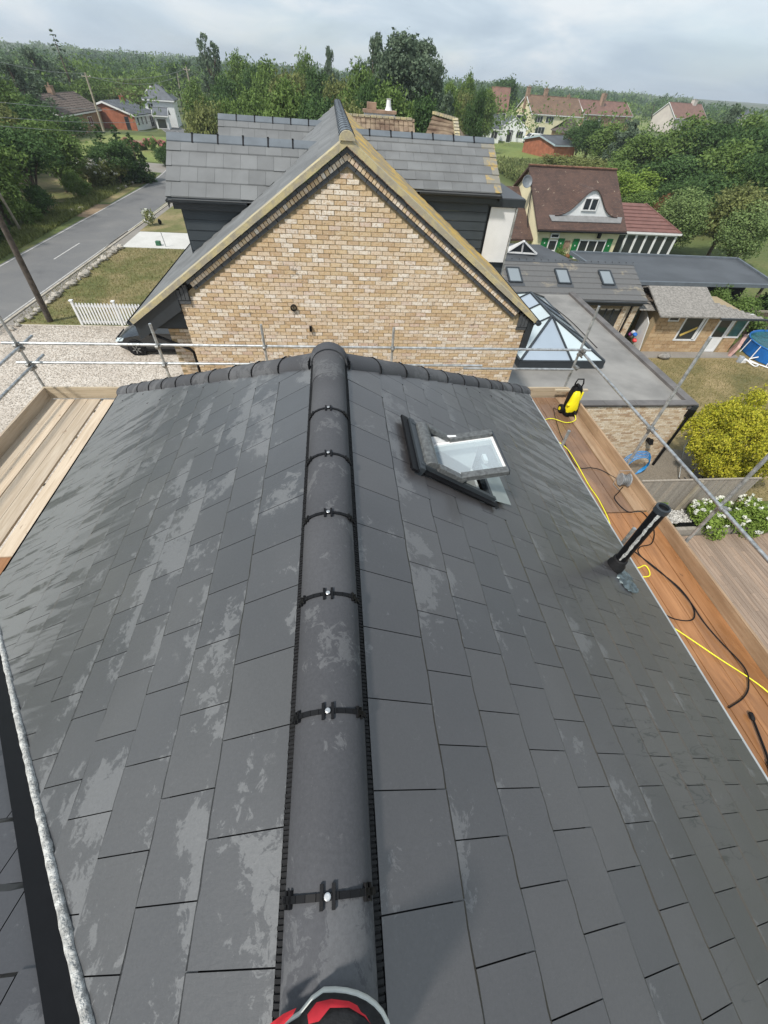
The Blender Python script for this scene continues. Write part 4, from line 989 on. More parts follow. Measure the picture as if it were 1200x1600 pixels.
MB().box(X1-.30, X1-.06, Y0+.25, Y1, G, FZ-.1).build('garden_wall', M_brick2, ex)
PE = Pieces('brick', 300); z = PZ - .13; row = 0; random.seed(17)
while z > G:
    x = X1 - .06 - (.1125 if row % 2 else 0)
    if row % 2: PE.add(MB().box(x+.005, X1-.06, Y0+.045, Y0+.08, z-.0315, z+.0315), Matrix.Identity(4), M_brick2, ew)
    while x > X0+.3:
        PE.add(random.choice(bvar), Matrix.Translation((x-.1125, Y0+.052 - random.uniform(0,.006), z)), M_brick2, ew); x -= .225
    z -= .075; row += 1
PE.flush(ew)
MB().box(X1-.16, X1+.10, Y0-.05, Y0+.10, PZ-.50, PZ-.20).build('hopper', M_black, ex, bevel=.01)
MB().box(X1-.12, X1+.08, Y0-.04, Y0+.10, PZ-.20, PZ-.04).build('outlet_box', M_dark, ex)
MB().tube([(X1-.03, Y0-.02, PZ-.5), (X1-.03, Y0-.02, G)], .05, 10).build('downpipe', M_black, ex, smooth=True)
lp = Vector((11.711, 11.05, -7.229))
mb = MB(); mb.box(lp.x-.05, lp.x+.05, lp.y-.13, lp.y+.09, lp.z-.07, lp.z+.07); mb.prism([lp + Vector(q) for q in ((-.09,-.10,.09), (.09,-.10,.09), (.07,-.22,-.05), (-.07,-.22,-.05))], (0, .07, 0)); mb.build('wall_lamp', M_black, ex)
# roof lantern
ltn = new('roof_lantern', None, ex); ltn['label'] = 'glazed hipped roof lantern with dark bars'
a0, a1, b0, b1 = 6.95, 10.42, 13.75, 20.4; lz = FZ + .28; mxx = (a0+a1)/2; rz = -4.62; r0, r1 = 15.75, 18.3
mb = MB(); mb.box(a0, a1, b0, b0+.10, FZ, lz); mb.box(a0, a1, b1-.10, b1, FZ, lz); mb.box(a0, a0+.1, b0+.1, b1-.1, FZ, lz); mb.box(a1-.1, a1, b0+.1, b1-.1, FZ, lz); mb.build('kerb_frame', M_dark, ltn)
ra, rb_ = Vector((mxx, r0, rz)), Vector((mxx, r1, rz)); C4 = [Vector((a0+.03, b0+.03, lz)), Vector((a1-.03, b0+.03, lz)), Vector((a1-.03, b1-.03, lz)), Vector((a0+.03, b1-.03, lz))]
def pane(pts, m, name='pane'):
    c = sum(pts, Vector())/len(pts); pts = [c + (p-c)*.985 for p in pts]; MB().prism(pts, (0, 0, -.02)).build(name, m, ltn)
def bar(p, q, wdt=.07, m=None, z=.03):
    MB().beam(Vector(p)+Vector((0,0,z)), Vector(q)+Vector((0,0,z)), wdt, .05).build('glazing_bar', m or M_dark, ltn)
fm = (C4[0]+C4[1])/2 + Vector((.35, 0, 0))
pane([C4[0], fm, ra], M_skyg2); pane([fm, C4[1], ra], M_skyg); pane([C4[2], C4[3], rb_], M_skyg)
NS = 5
for side_, (p, q) in ((0, (C4[0], C4[3])), (1, (C4[1], C4[2]))):
    ys = [p.y, r0, r0+(r1-r0)/2, r1, q.y]
    E = [Vector((p.x, y, lz)) for y in ys]; Tt = [ra, ra, (ra+rb_)/2, rb_, rb_]
    for i in range(4):
        if i == 0: pane([E[0], E[1], Tt[1]], M_skyg)
        elif i == 3: pane([E[3], E[4], Tt[3]], M_skyg)
        else: pane([E[i], E[i+1], Tt[i+1], Tt[i]], M_skyg if i % 2 else M_skyg2)
    for i in (1, 2, 3): bar(E[i], Tt[i], .055)
for p, q in ((C4[0], ra), (C4[1], ra), (C4[2], rb_), (C4[3], rb_), (ra, rb_)): bar(p, q, .09)
bar(fm, ra, .06)
for p, q in ((C4[0], C4[1]), (C4[1], C4[2]), (C4[2], C4[3]), (C4[3], C4[0])): bar(p, q, .08, None, .0)
MB().tube(spline([(9.35, 20.9, FZ+.02), (10.5, 20.8, FZ+.02), (11.0, 18.6, FZ+.02), (11.05, 15.5, FZ+.02)]), .015, 5).build('roof_cable', M_black, ex, smooth=True)

wg = thing('garden_wing', 'low grey tiled wing with three small skylights and dark folding doors', 'house wing', (13, 23, G))
WE, WZ, WRY, WRZ = 21.35, -5.9, 24.0, -4.88; wx0, wx1 = 4.6, 16.85
MB().prism([(wx0, WRY, WRZ-.04), (wx1, WRY, WRZ-.04), (wx1, WE, WZ-.04), (wx0, WE, WZ-.04)], (0, 0, -.08)).build('front_slope', M_ntile, wg); wf = wg.children[-1]
MB().prism([(wx0, WRY, WRZ-.04), (wx1, WRY, WRZ-.04), (wx1, 2*WRY-WE, WZ-.04), (wx0, 2*WRY-WE, WZ-.04)], (0, 0, -.08)).build('rear_slope', M_ntile, wg)
PW = Pieces('tile', 300); random.seed(41); wsl = math.hypot(WRY-WE, WRZ-WZ); wD = Vector((0, -(WRY-WE)/wsl, (WZ-WRZ)/wsl))
M_wt = lichen_mat('weathered_wing_tile', (.125,.125,.125), (.25,.22,.17), .56, .66, .7)
tile_field(PW, wf, (0, WRY, WRZ-.03), wD, -wx1, -8.2, wsl, wsl/7, .40, M_wt, th=.03, over=.03, wav=.001, off=.1)
PW.flush(wf)
for i in range(22):
    xa = wx1 - i*.42; mb = MB()
    for sg in (-1, 1): mb.prism([(xa, WRY, WRZ+.05), (xa-.41, WRY, WRZ+.05), (xa-.41, WRY+sg*.15, WRZ-.015), (xa, WRY+sg*.15, WRZ-.015)], (0, 0, -.02))
    mb.box(xa-.02, xa+.02, WRY-.03, WRY+.03, WRZ+.05, WRZ+.085); mb.build('ridge_tile', M_flatD, wg)
def slope_pt(x, t, n=0.0): return Vector((x, WRY, WRZ)) + wD*(wsl*t) + Vector((0, -(WRZ-WZ), (WRY-WE))).normalized()*n
for px0, px1 in ((9.25, 9.95), (12.0, 12.7), (14.55, 15.22)):
    vx = new('skylight', None, wg)
    mb = MB(); t0, t1 = .25, .62
    for a, b in (((px0, t0), (px1, t0)), ((px1, t0), (px1, t1)), ((px1, t1), (px0, t1)), ((px0, t1), (px0, t0))): mb.beam(slope_pt(*a, .06), slope_pt(*b, .06), .08, .09, wD.cross(Vector((1,0,0))))
    mb.build('frame', M_dark, vx); MB().prism([slope_pt(px0, t0, .07), slope_pt(px1, t0, .07), slope_pt(px1, t1, .07), slope_pt(px0, t1, .07)], (0, 0, .01)).build('pane', M_velux, vx)
    MB().prism([slope_pt(px0-.12, t1, .035), slope_pt(px1+.12, t1, .035), slope_pt(px1+.12, t1+.09, .035), slope_pt(px0-.12, t1+.09, .035)], (0, 0, .01)).build('flashing', M_flatD, vx)
halfgutter((wx0, WE-.07, WZ-.07), (wx1+.05, WE-.07, WZ-.07), .06, M_dark, 'gutter', wg)
MB().box(12.7, wx1-.15, WE+.02, WE+.06, WZ-.28, WZ-.09).build('fascia', M_dark, wg)
MB().box(wx0, wx1-.15, WE+.35, 2*WRY-WE-.3, G, WZ-.06).build('wall', M_brick2, wg)
for i in range(7):
    xx = 12.85 + i*.42
    MB().box(xx, xx+.36, WE+.28, WE+.345, G+.12, WZ-.62).build('door_pane', M_pane, wg); MB().box(xx+.36, xx+.42, WE+.25, WE+.35, G, WZ-.55).build('door_frame', M_dark, wg)
for i in range(34): MB().box(12.8+i*.09, 12.84+i*.09, WE+.27, WE+.33, WZ-.52, WZ-.30).build('lintel_slat', M_mortar, wg)
for x0_, x1_ in ((15.75, 16.05), (16.35, 16.68)):
    zz_ = WZ-.33; r_ = 0
    while zz_ > G:
        MB().box(x0_ + (.0 if r_ % 2 else .0), x0_+(.2 if r_ % 2 else .1), WE+.20, WE+.345, zz_-.0315, zz_+.0315).build('pier_brick', M_brick2, wg)
        MB().box(x0_+(.21 if r_ % 2 else .11), x1_, WE+.20, WE+.345, zz_-.0315, zz_+.0315).build('pier_brick', M_brick2, wg); zz_ -= .075; r_ += 1
MB().tube([(16.2, WE+.15, WZ-.15), (16.2, WE+.15, G)], .045, 8).build('downpipe', M_black, wg, smooth=True)

# ------------------------------------------------------------ ground
def sheet(name, pts, z, m, dz=0):
    return struct(name, MB().add([(x, y, z) for x, y in pts], [tuple(range(len(pts)))]), m)
def gridsheet(name, x0, x1, y0, y1, nx, ny, fz, m):
    mb = MB(); mb.v = [(x0+(x1-x0)*i/nx, y0+(y1-y0)*j/ny, fz(x0+(x1-x0)*i/nx, y0+(y1-y0)*j/ny)) for j in range(ny+1) for i in range(nx+1)]
    mb.f = [(j*(nx+1)+i, j*(nx+1)+i+1, (j+1)*(nx+1)+i+1, (j+1)*(nx+1)+i) for j in range(ny) for i in range(nx)]
    return struct(name, mb, m, smooth=True)
def hz(x, y):
    d = math.hypot(x, y); k = max(0, min(1, (d-650)/900)); k = k*k*(3-2*k)
    return G - .05 + k*(11 + 4*math.sin(x*.003+1.3)*math.cos(y*.002) + 1.5*math.sin(x*.011)) * (1 if y > 0 else .5)
gridsheet('ground', -1700, 1700, -850, 1800, 70, 60, hz, M_land)
sheet('meadow', [(-60, -40), (90, -40), (120, 160), (-60, 160)], G-.012, M_meadow)
sheet('lawn', [(-17.45, 23.3), (-3, 23.3), (-3, 37.3), (-17.3, 37.3)], G+.004, M_lawn)
sheet('lawn', [(-17.2, 41.9), (-3, 41.9), (-3, 62), (-16.9, 62)], G+.004, M_lawn)
sheet('driveway', [(-18.4, -30), (5.5, -30), (5.5, 23.3), (-18.1, 23.3)], G+.006, M_gravel)
sheet('driveway', [(-17.4, 37.3), (-16.3, 37.3), (-16.2, 41.8), (-17.4, 41.8)], G+.006, M_pave)
struct('driveway', MB().box(-16.25, -8, 37.35, 41.75, G-.05, G+.02), M_slab)
# road with edge lines
def rx(y): return -20.0 + .035*(y-25) if y < 62 else -20.0 + .035*37 - ((y-62)/1.0)*.02 - ((y-62)**2)*.004
ys = [-40 + i*4 for i in range(50)]
def strip(a, b, z, m, name, y0=-40, y1=160):
    yy = [y for y in ys if y0 <= y <= y1]; mb = MB(); mb.v = [(rx(y)+q, y, z) for y in yy for q in (a, b)]
    mb.f = [(2*i, 2*i+1, 2*i+3, 2*i+2) for i in range(len(yy)-1)]; return struct(name, mb, m)
strip(-2.75, 2.35, G+.002, M_road, 'road'); strip(2.45, 2.55, G+.0065, M_line, 'road_marking')
strip(-2.60, -2.50, G+.006, M_line, 'road_marking'); strip(2.13, 2.22, G+.006, M_line, 'road_marking')
yy = 8
while yy < 120:
    Ls = 4.0
    if 30 < yy < 36 or yy > 60: struct('road_marking', MB().add([(rx(yy)-.06, yy, G+.006), (rx(yy)+.04, yy, G+.006), (rx(yy+Ls)+.04, yy+Ls, G+.006), (rx(yy+Ls)-.06, yy+Ls, G+.006)], [(0,1,2,3)]), M_line)
    yy += 6.5
mb = MB()
for i in range(90):
    y = -10 + i*.92; mb.prism([(rx(y)+2.40, y, G-.1), (rx(y)+2.54, y, G-.1), (rx(y+.9)+2.54, y+.9, G-.1), (rx(y+.9)+2.40, y+.9, G-.1)], (0, 0, .16))
struct('kerb', mb, M_kerbm)
strip(2.54, 3.05, G+.007, M_pave, 'verge', -40, 70); strip(-4.2, -2.75, G+.0035, M_meadow, 'verge')
sheet('side_road', [(rx(70)-2.5, 69), (rx(74)-2.5, 75.5), (-42, 79), (-42, 74)], G+.004, M_pave)
sheet('side_road', [(rx(50)-2.6, 45.5), (rx(50)-2.6, 51), (-26.5, 50), (-26.5, 47)], G+.004, M_earth)
sheet('side_garden', [(rx(52)-2.9, 51.5), (rx(66)-2.9, 68), (-34, 71), (-34, 50)], G+.006, M_lawn)
sheet('side_garden', [(rx(78)-2.9, 76.5), (-14, 105), (-40, 105), (-40, 80)], G+.006, M_field)
sheet('garden_path', [(-36, 96), (-20, 96), (-20, 99), (-36, 99)], G+.012, M_earth)
# right hand gardens
sheet('lawn', [(12.9, 8.9), (60, 8.9), (60, 21), (12.9, 21)], G+.004, M_lawn2)
sheet('gravel_bed', [(8, 8.3), (14.2, 8.3), (15.2, 11.6), (12.95, 12.6), (8, 12.6)], G+.01, M_gravelD)
sheet('paving', [(16.9, 20.15), (23.6, 20.25), (23.6, 20.95), (16.9, 20.95)], G+.012, M_pave)
sheet('flower_bed', [(14.7, 19.8), (17.4, 20.6), (17.4, 21.6), (14.7, 21.6)], G+.014, M_earth)
dk = []
PD = Pieces('deck_plank', 300); dkb = MB().box(5.4, 24, -6, 7.36, G-.02, G+.08).build('decking', M_bark, None); tag(dkb, 'weathered brown timber decking below the scaffold on the garden side', 'decking')
M_deck = board_mat('brown_deck_plank', (.24,.175,.13), (.34,.26,.20), (.12,.08,.06), .8)
random.seed(50); yv = -5.9; j = 0
x = 5.45
while x < 20.0:
    yv = -5.9 - random.random()*3
    while yv < 7.3:
        L = random.choice((2.4, 3.0, 3.6)); y0 = max(yv, -5.95); y1 = min(yv+L, 7.34)
        if y1 - y0 > .1: PD.add(MB().box(x+.004, x+.136, y0+.003, y1-.003, G+.08, G+.105), Matrix.Identity(4), M_deck, dkb)
        yv += L
    x += .142
PD.flush(dkb)
gf = sheet('field', [(29, 92), (70, 100), (62, 150), (38, 136)], G+.004, M_field)
sheet('field', [(-20, 200), (-10, 420), (260, 420), (170, 240)], G+.004, M_field)

# ------------------------------------------------------------ trees and shrubs
import numpy as np
def leaves(centers, radii, n, size, rng, squash=1.0, shell=(.72, 1.05), up=.25, aspect=1.5, weight=None, droop=0):
    c = np.array(centers); r = np.array(radii); wgt = (r**2) if weight is None else np.array(weight); wgt = wgt/wgt.sum()
    k = rng.choice(len(c), n, p=wgt); d = rng.normal(size=(n, 3)); d /= np.linalg.norm(d, axis=1)[:, None]; d[:, 2] += up; d /= np.linalg.norm(d, axis=1)[:, None]
    p = c[k] + d * (r[k] * rng.uniform(shell[0], shell[1], n))[:, None] * np.array([1, 1, squash])
    nrm = d + rng.normal(size=(n, 3)) * .75; nrm /= np.linalg.norm(nrm, axis=1)[:, None]
    t = np.cross(nrm, rng.normal(size=(n, 3))); t[:, 2] -= droop; t /= np.linalg.norm(t, axis=1)[:, None]; b = np.cross(nrm, t); b /= np.linalg.norm(b, axis=1)[:, None]
    s = size * rng.uniform(.6, 1.4, n)[:, None]
    v = np.stack([p - t*s*aspect*.5, p + b*s*.42, p + t*s*aspect*.5, p - b*s*.42], axis=1)
    return v.reshape(-1, 3)
def quads(name, v, m):
    n = len(v)//4; me = bpy.data.meshes.new(name); me.vertices.add(len(v)); me.vertices.foreach_set('co', v.astype(np.float32).ravel())
    me.loops.add(4*n); me.loops.foreach_set('vertex_index', np.arange(4*n, dtype=np.int32)); me.polygons.add(n)
    me.polygons.foreach_set('loop_start', np.arange(0, 4*n, 4, dtype=np.int32)); me.update(calc_edges=True)
    me.materials.append(m); return me
TEMPL = {}
def template(key, kind, leaf, H=10.0, Rr=4.0, n=6500, size=.24, base=.2, seed=1, nl=26, ls=1.0):
    rng = np.random.default_rng(seed); random.seed(seed); cs = []; rs = []; tk = MB(); sticks = []
    if kind == 'cone':
        for i in range(nl):
            t = i/(nl-1); z = H*(base + (1-base)*t); rad = Rr*(1-t)**.8 * (.75 + .4*random.random()) + .1
            for j in range(max(3, int(7*(1-t)+2))):
                a = random.uniform(0, 6.28)
                for q in (.45, .8, 1.0): cs.append((rad*q*math.cos(a), rad*q*math.sin(a), z - rad*q*.25)); rs.append(max(.16, rad*.19))
                sticks.append([(0, 0, z), (rad*math.cos(a), rad*math.sin(a), z-rad*.22)])
    elif kind == 'tall':
        for i in range(nl):
            a = random.uniform(0, 6.28); t = random.random(); z = H*(base + (1-base)*t); prof = math.sin(math.pi*min(1, .18 + .82*t)**.9)**.6 if t < .97 else .3
            q = math.sqrt(random.random()); cs.append((Rr*prof*q*math.cos(a), Rr*prof*q*math.sin(a), z)); rs.append(random.uniform(.11, .21)*Rr*1.05)
            if i % 2 == 0: sticks.append([(0, 0, z*.45), (cs[-1][0]*.5, cs[-1][1]*.5, z*.8), cs[-1]])
    else:
        for i in range(nl):
            d = Vector((random.gauss(0,1), random.gauss(0,1), random.gauss(.25,.9))).normalized(); q = random.uniform(.45, .78)
            hc = H*(1-base)/2; cz = H*base + hc
            cs.append((Rr*q*d.x, Rr*q*d.y, cz + hc*q*d.z)); rs.append(random.uniform(.26, .44)*min(Rr, hc*1.2))
            if i % 3 == 0: sticks.append([(0, 0, H*base*.9), (cs[-1][0]*.5, cs[-1][1]*.5, (H*base+cs[-1][2])*.55), cs[-1]])
        rs = [q_*ls for q_ in rs]
        if leaf == 'yellow': rs = [q_*random.uniform(.26, .62) for q_ in rs]; cs = [(a_*u_, b_*u_, c_*random.uniform(.92, 1.12)) for (a_, b_, c_), u_ in ((q_, random.uniform(1.0, 1.4)) for q_ in cs)]
        cs.append((0, 0, H*base + (H*(1-base))*.5)); rs.append(min(Rr, H*(1-base)/2)*.62)
    v = leaves(cs, rs, n, size, rng, squash=.85 if kind != 'tall' else 1.3, shell=(.55, 1.08), droop=.6 if kind == 'tall' else 0)
    if kind == 'round':
        m2 = rng.normal(size=(n//14, 3)); # stray sprays that break the outline
        k_ = rng.choice(len(cs)-1, n//14); dd = m2/np.linalg.norm(m2, axis=1)[:, None]; c_ = np.array(cs)[k_] + dd*np.array(rs)[k_][:, None]*1.2
        v = np.concatenate([v, leaves(c_, np.full(len(c_), size*.9), n//5, size, rng)])
    v[:, 2] = np.maximum(v[:, 2], .02)
    tk.tube([(0, 0, -.1), (Rr*.02, 0, H*base*.6 + .2), (-Rr*.02, Rr*.02, H*.55), (0, 0, H*(.93 if kind == 'cone' else .75))], [H*.022+.03, H*.018+.02, H*.010, H*.003], 7)
    for s_ in sticks[:40]: tk.tube(s_, [H*.007, H*.003] if len(s_) == 2 else [H*.010, H*.006, H*.002], 5)
    TEMPL[key] = (quads('crown', v, LF[leaf]), tk.mesh('trunk', M_bark, True), H, Rr)
for sd in (1, 2): template('oak%d' % sd, 'round', 'oak', n=7000, seed=sd)
template('dark1', 'round', 'dark', n=7000, seed=5); template('dark2', 'round', 'dark', n=6500, seed=6, nl=18)
template('olive1', 'round', 'olive', n=7500, seed=7, size=.22); template('grey1', 'tall', 'grey', H=12, Rr=3.6, n=6500, seed=8, nl=60, size=.24)
template('willow1', 'round', 'willow', n=9000, seed=9, size=.20, base=.04); template('bright1', 'round', 'bright', n=7000, seed=10, base=.05)
template('poplar1', 'round', 'grey', H=18, Rr=6.0, n=20000, seed=12, nl=75, size=.27, base=.12, ls=.62); template('cedar1', 'cone', 'grey', H=14, Rr=4, n=6500, seed=13, nl=20, size=.3, base=.1)
template('fir1', 'cone', 'dark', H=8, Rr=2.2, n=7000, seed=14, nl=26, size=.2, base=.02); template('bush1', 'round', 'oak', H=3, Rr=2, n=6000, seed=15, size=.12, base=.0)
template('bush2', 'round', 'dark', H=3, Rr=2, n=5500, seed=16, size=.12, base=.0); template('rust1', 'round', 'rust', H=4, Rr=2, n=4000, seed=18, size=.16, base=.02)
template('golden', 'round', 'yellow', H=2.4, Rr=1.7, n=60000, seed=19, size=.042, base=.0, nl=150)
template('sparse1', 'tall', 'grey', H=14, Rr=3.2, n=2600, seed=22, nl=46, size=.3, base=.45)
template('pale1', 'round', 'olive', H=5, Rr=2.6, n=7000, seed=23, size=.16, base=.0, nl=34)
def tree(key, name, label, cat, T, group=None, rot=None, z=G):
    x, y, h, r = T; cm, tm, H, Rr = TEMPL[key]
    o = thing(name, label, cat, (x, y, z), group); o.scale = (r/Rr, r/Rr, h/H); o.rotation_euler = (0, 0, random.uniform(0, 6.28) if rot is None else rot)
    for nm, me in (('crown', cm), ('trunk', tm)):
        c = bpy.data.objects.new(nm, me); COL.objects.link(c); c.parent = o
    return o
random.seed(77)
ORD = ['leftmost', 'second', 'third', 'fourth', 'fifth', 'sixth', 'seventh', 'eighth', 'ninth', 'tenth', 'eleventh', 'twelfth', 'thirteenth', 'fourteenth', 'fifteenth', 'sixteenth', 'seventeenth', 'eighteenth', 'nineteenth', 'twentieth', '21st', '22nd', '23rd', '24th', '25th', '26th']
LOOK = {'oak': 'mid green', 'dark': 'dark green', 'olive': 'olive green', 'grey': 'grey green', 'fir': 'dark conifer', 'bright': 'bright green', 'bush': 'leafy', 'willow': 'pale green'}
def grove(where, kind, group, items):
    """one tree each, told apart by colour and by its place counted from the left"""
    def px(T): c = CRT @ (Vector((T[0], T[1], G + T[2]*.7)) - CAM); return c.x/-c.z
    for i, (key, T) in enumerate(sorted(items, key=lambda q: px(q[1]))):
        look = LOOK[key.rstrip('0123456789')]
        lab = '%s %s, %s%s %s' % (look, kind, ORD[i], '' if i == 0 else ' from the left', where)
        tree(key, 'fir_tree' if key[:3] == 'fir' else 'bush' if kind == 'bush' else 'broadleaf_tree', lab, kind, T, group)
grove('in the overgrown belt across the road', 'tree', 'trees along the far side of the road',
  [('oak1', (-26.6,36.5,5.4,3.0)), ('oak2', (-26.8,42.5,6.0,3.1)), ('dark1', (-27,49,6.0,3.1)), ('oak2', (-27.6,55.5,5.6,3.2)), ('dark1', (-26.8,33,5.0,2.6)), ('olive1', (-31,46,6.8,4.0)), ('dark2', (-31,39,6.8,4.0)), ('oak1', (-35,54,6.8,4.6)), ('olive1', (-36.5,62,6.6,4.4)), ('oak1', (-28.4,30,4.8,3.8)), ('dark1', (-40,50,7.2,5)), ('oak2', (-42,60,7,5)), ('dark2', (-33,68,6,4))])
grove('at the foot of the roadside trees', 'bush', 'bushes at the foot of the roadside trees',
  [('bush1', (-24.9,34,1.8,1.2)), ('bush2', (-25.0,38,2.0,1.3)), ('bush1', (-25.0,42,2.2,1.3)), ('bush2', (-25.1,45,2.2,1.3)), ('bush1', (-25.3,53,2.2,1.4))])
grove('in the clipped row before the bungalow', 'tree', 'dark conifers before the brick bungalow',
  [('fir1', (-25.03, 62, 4.73, 2.13)), ('fir1', (-23.72, 63, 4.68, 1.97)), ('fir1', (-22.34, 63, 4.13, 1.56)), ('dark2', (-23.7, 60, 3.95, 2.38))])
grove('behind the brown roofed bungalow', 'tree', 'wood behind the brown roofed bungalow',
  [('grey1', (-48.09, 95, 8.33, 4.33)), ('dark1', (-53.17, 110, 7.09, 5.08)), ('oak1', (-44.07, 80, 7.58, 4.49)), ('grey1', (-55.93, 120, 9.52, 3.61)), ('dark2', (-46.84, 90, 5.55, 4.25)), ('oak2', (-53.99, 120, 5.8, 4.38)), ('dark1', (-55.58, 130, 6.25, 4.05)), ('oak1', (-50.01, 125, 5.96, 3.93)), ('olive1', (-48.39, 100, 3.78, 3.21))])
tree('cedar1', 'cedar_tree', 'tall blue grey cedar rising above the wood behind the brown roofed bungalow', 'tree', (-54, 128, 12.35, 4.78))
grove('on the skyline above the left houses', 'tree', 'skyline trees above the left hand houses',
  [('oak1', (-63.89, 170, 6.29, 4.42)), ('dark1', (-66.21, 190, 7.2, 3.94)), ('olive1', (-57.16, 175, 6.29, 5.5)), ('oak2', (-57, 190, 6.92, 4.97)), ('dark2', (-45.4, 180, 9.8, 3.17)), ('oak1', (-50.58, 180, 6.64, 4.73)), ('fir1', (-57.42, 190, 9.76, 1.37)), ('olive1', (-54.98, 150, 4.9, 4.75)), ('olive1', (-49.09, 150, 4.68, 3.99)), ('oak2', (-57.88, 140, 3.87, 3.71)), ('grey1', (-39.25, 170, 9.55, 3.54))])
tree('sparse1', 'broadleaf_tree', 'tall thin crowned tree standing alone above the skyline left of centre', 'tree', (-23.13, 120, 13.23, 2.79))
tree('dark2', 'broadleaf_tree', 'round topped dark tree above the pale hedge beside the white house', 'tree', (-15.95, 90, 9.03, 2.86))
tree('pale1', 'bush', 'pale twiggy hedge bush at the left end of the near grey dormer', 'bush', (-13.56, 62, 7.47, 2.63))
grove('in the belt above the dormer roofs', 'tree', 'tree belt above the dormer roofs',
  [('oak1', (-22.71, 100, 7.5, 2.67)), ('oak2', (-15.87, 110, 11.6, 3.41)), ('dark1', (-12.21, 100, 10.9, 2.61)), ('oak1', (-9.03, 88, 10.28, 3.25)), ('olive1', (-5.8, 82, 10.75, 3.45)), ('oak2', (-3.86, 100, 12.2, 2.61)), ('dark2', (-1.08, 80, 10.66, 2.55)), ('grey1', (0.27, 95, 12.06, 1.8)), ('olive1', (1.7, 72, 10.38, 2.71)), ('oak1', (3.69, 66, 10.33, 2.85)),
   ('oak2', (-7.93, 62, 8.46, 3.03)), ('oak1', (-4.42, 60, 9, 3.25)), ('dark1', (-0.86, 58, 8.92, 2.86)), ('olive1', (2.16, 54, 8.95, 2.69)), ('oak1', (5.95, 56, 9.32, 3.41)), ('dark2', (10.09, 58, 9.28, 2.92)), ('oak2', (-11.78, 66, 7.45, 2.52)), ('dark1', (4, 60, 10.68, 1.61))])
tree('poplar1', 'poplar_tree', 'tallest grey green poplar, its airy crown standing well above the skyline behind the chimney', 'tree', (8.71, 72, 14.9, 6.03))
tree('poplar1', 'poplar_tree', 'lower right hand poplar leaning against the tallest one', 'tree', (11.76, 70, 13.04, 2.95))
tree('grey1', 'broadleaf_tree', 'slim grey green tree at the left shoulder of the tallest poplar', 'tree', (5.4, 68, 12.6, 2.13))
grove('right of the poplars', 'tree', 'trees right of the poplars',
  [('oak2', (16.86, 80, 10.26, 2.21)), ('olive1', (21.95, 95, 9.85, 2.65)), ('oak1', (24.37, 100, 10.81, 2.21)), ('grey1', (12.56, 60, 8.91, 1.7)), ('oak2', (30.9, 110, 9.7, 2.48))])
tree('dark2', 'ivy_clad_tree', 'narrow dark ivy covered tree beside the white bungalow', 'tree', (20.58, 78, 10.13, 1.48))
tree('dark1', 'broadleaf_tree', 'large round dark tree above the red roofed house on the skyline', 'tree', (58.95, 190, 12.94, 5.48))
grove('in the wood right of the cottage', 'tree', 'wood right of the cottage',
  [('dark1', (52.38, 110, 5.91, 3.3)), ('olive1', (34.74, 75, 3.95, 4.22)), ('dark2', (47.31, 95, 7.22, 3.4)), ('oak1', (48.71, 90, 6.55, 4.36)), ('grey1', (48.5, 85, 7.24, 3.09)), ('oak2', (45.88, 76, 6.66, 4.21)), ('dark1', (51.42, 78, 7.13, 4.32)), ('oak1', (50.57, 72, 8.45, 4.39)), ('dark1', (52.03, 70, 9.06, 3.83)), ('grey1', (61.52, 80, 9.71, 2.9)), ('oak2', (56.29, 70, 9.63, 3.83)), ('dark1', (52.16, 62, 9.47, 3.42)),
   ('olive1', (34.51, 66, 4.73, 3.74)), ('oak2', (34.85, 60, 4.8, 3.06)), ('bright1', (35.16, 56, 4.61, 3.27)), ('dark2', (39.39, 58, 5.51, 3.72)), ('dark1', (42.95, 58, 6.23, 4.45)), ('oak1', (45.54, 56, 7.23, 4.27)), ('dark2', (42.96, 48, 7.45, 3.09)), ('dark1', (40.06, 50, 5.57, 3.29)), ('oak2', (42.19, 48, 5.91, 2.86)), ('dark2', (37, 50, 4.78, 2.65)), ('dark1', (31.3, 54, 2.6, 2.17)), ('oak1', (34.17, 52, 3.04, 2.45))])
tree('willow1', 'willow_tree', 'pale feathery willow right of the red conservatory roof', 'tree', (31.54, 41, 5.3, 2.75))
tree('olive1', 'broadleaf_tree', 'olive green spreading tree right of the pale willow', 'tree', (35.23, 40, 6.02, 2.95))
tree('rust1', 'bush', 'rust brown bush behind the red conservatory roof', 'bush', (33.06, 46, 3.86, 1.31))
tree('willow1', 'broadleaf_tree', 'light green tree at the right edge above the long flat roof', 'tree', (34.9, 37, 5.07, 2.32))
grove('behind the fence by the pool', 'bush', 'bushes behind the pool fence',
  [('bush1', (23.81, 24.2, 2.4, 1.17)), ('bush1', (25.48, 23.6, 2.17, 1.56)), ('bush2', (28.24, 25, 2.12, 1.23))])
tree('bush1', 'bush', 'small round green bush in front of the cream cottage', 'bush', (16.92, 33, 2.07, 0.77))
tree('golden', 'conifer_bush', 'large rounded golden yellow conifer on the lawn at the right', 'bush', (14.54, 10.4, 3.39, 1.78), rot=1.0)
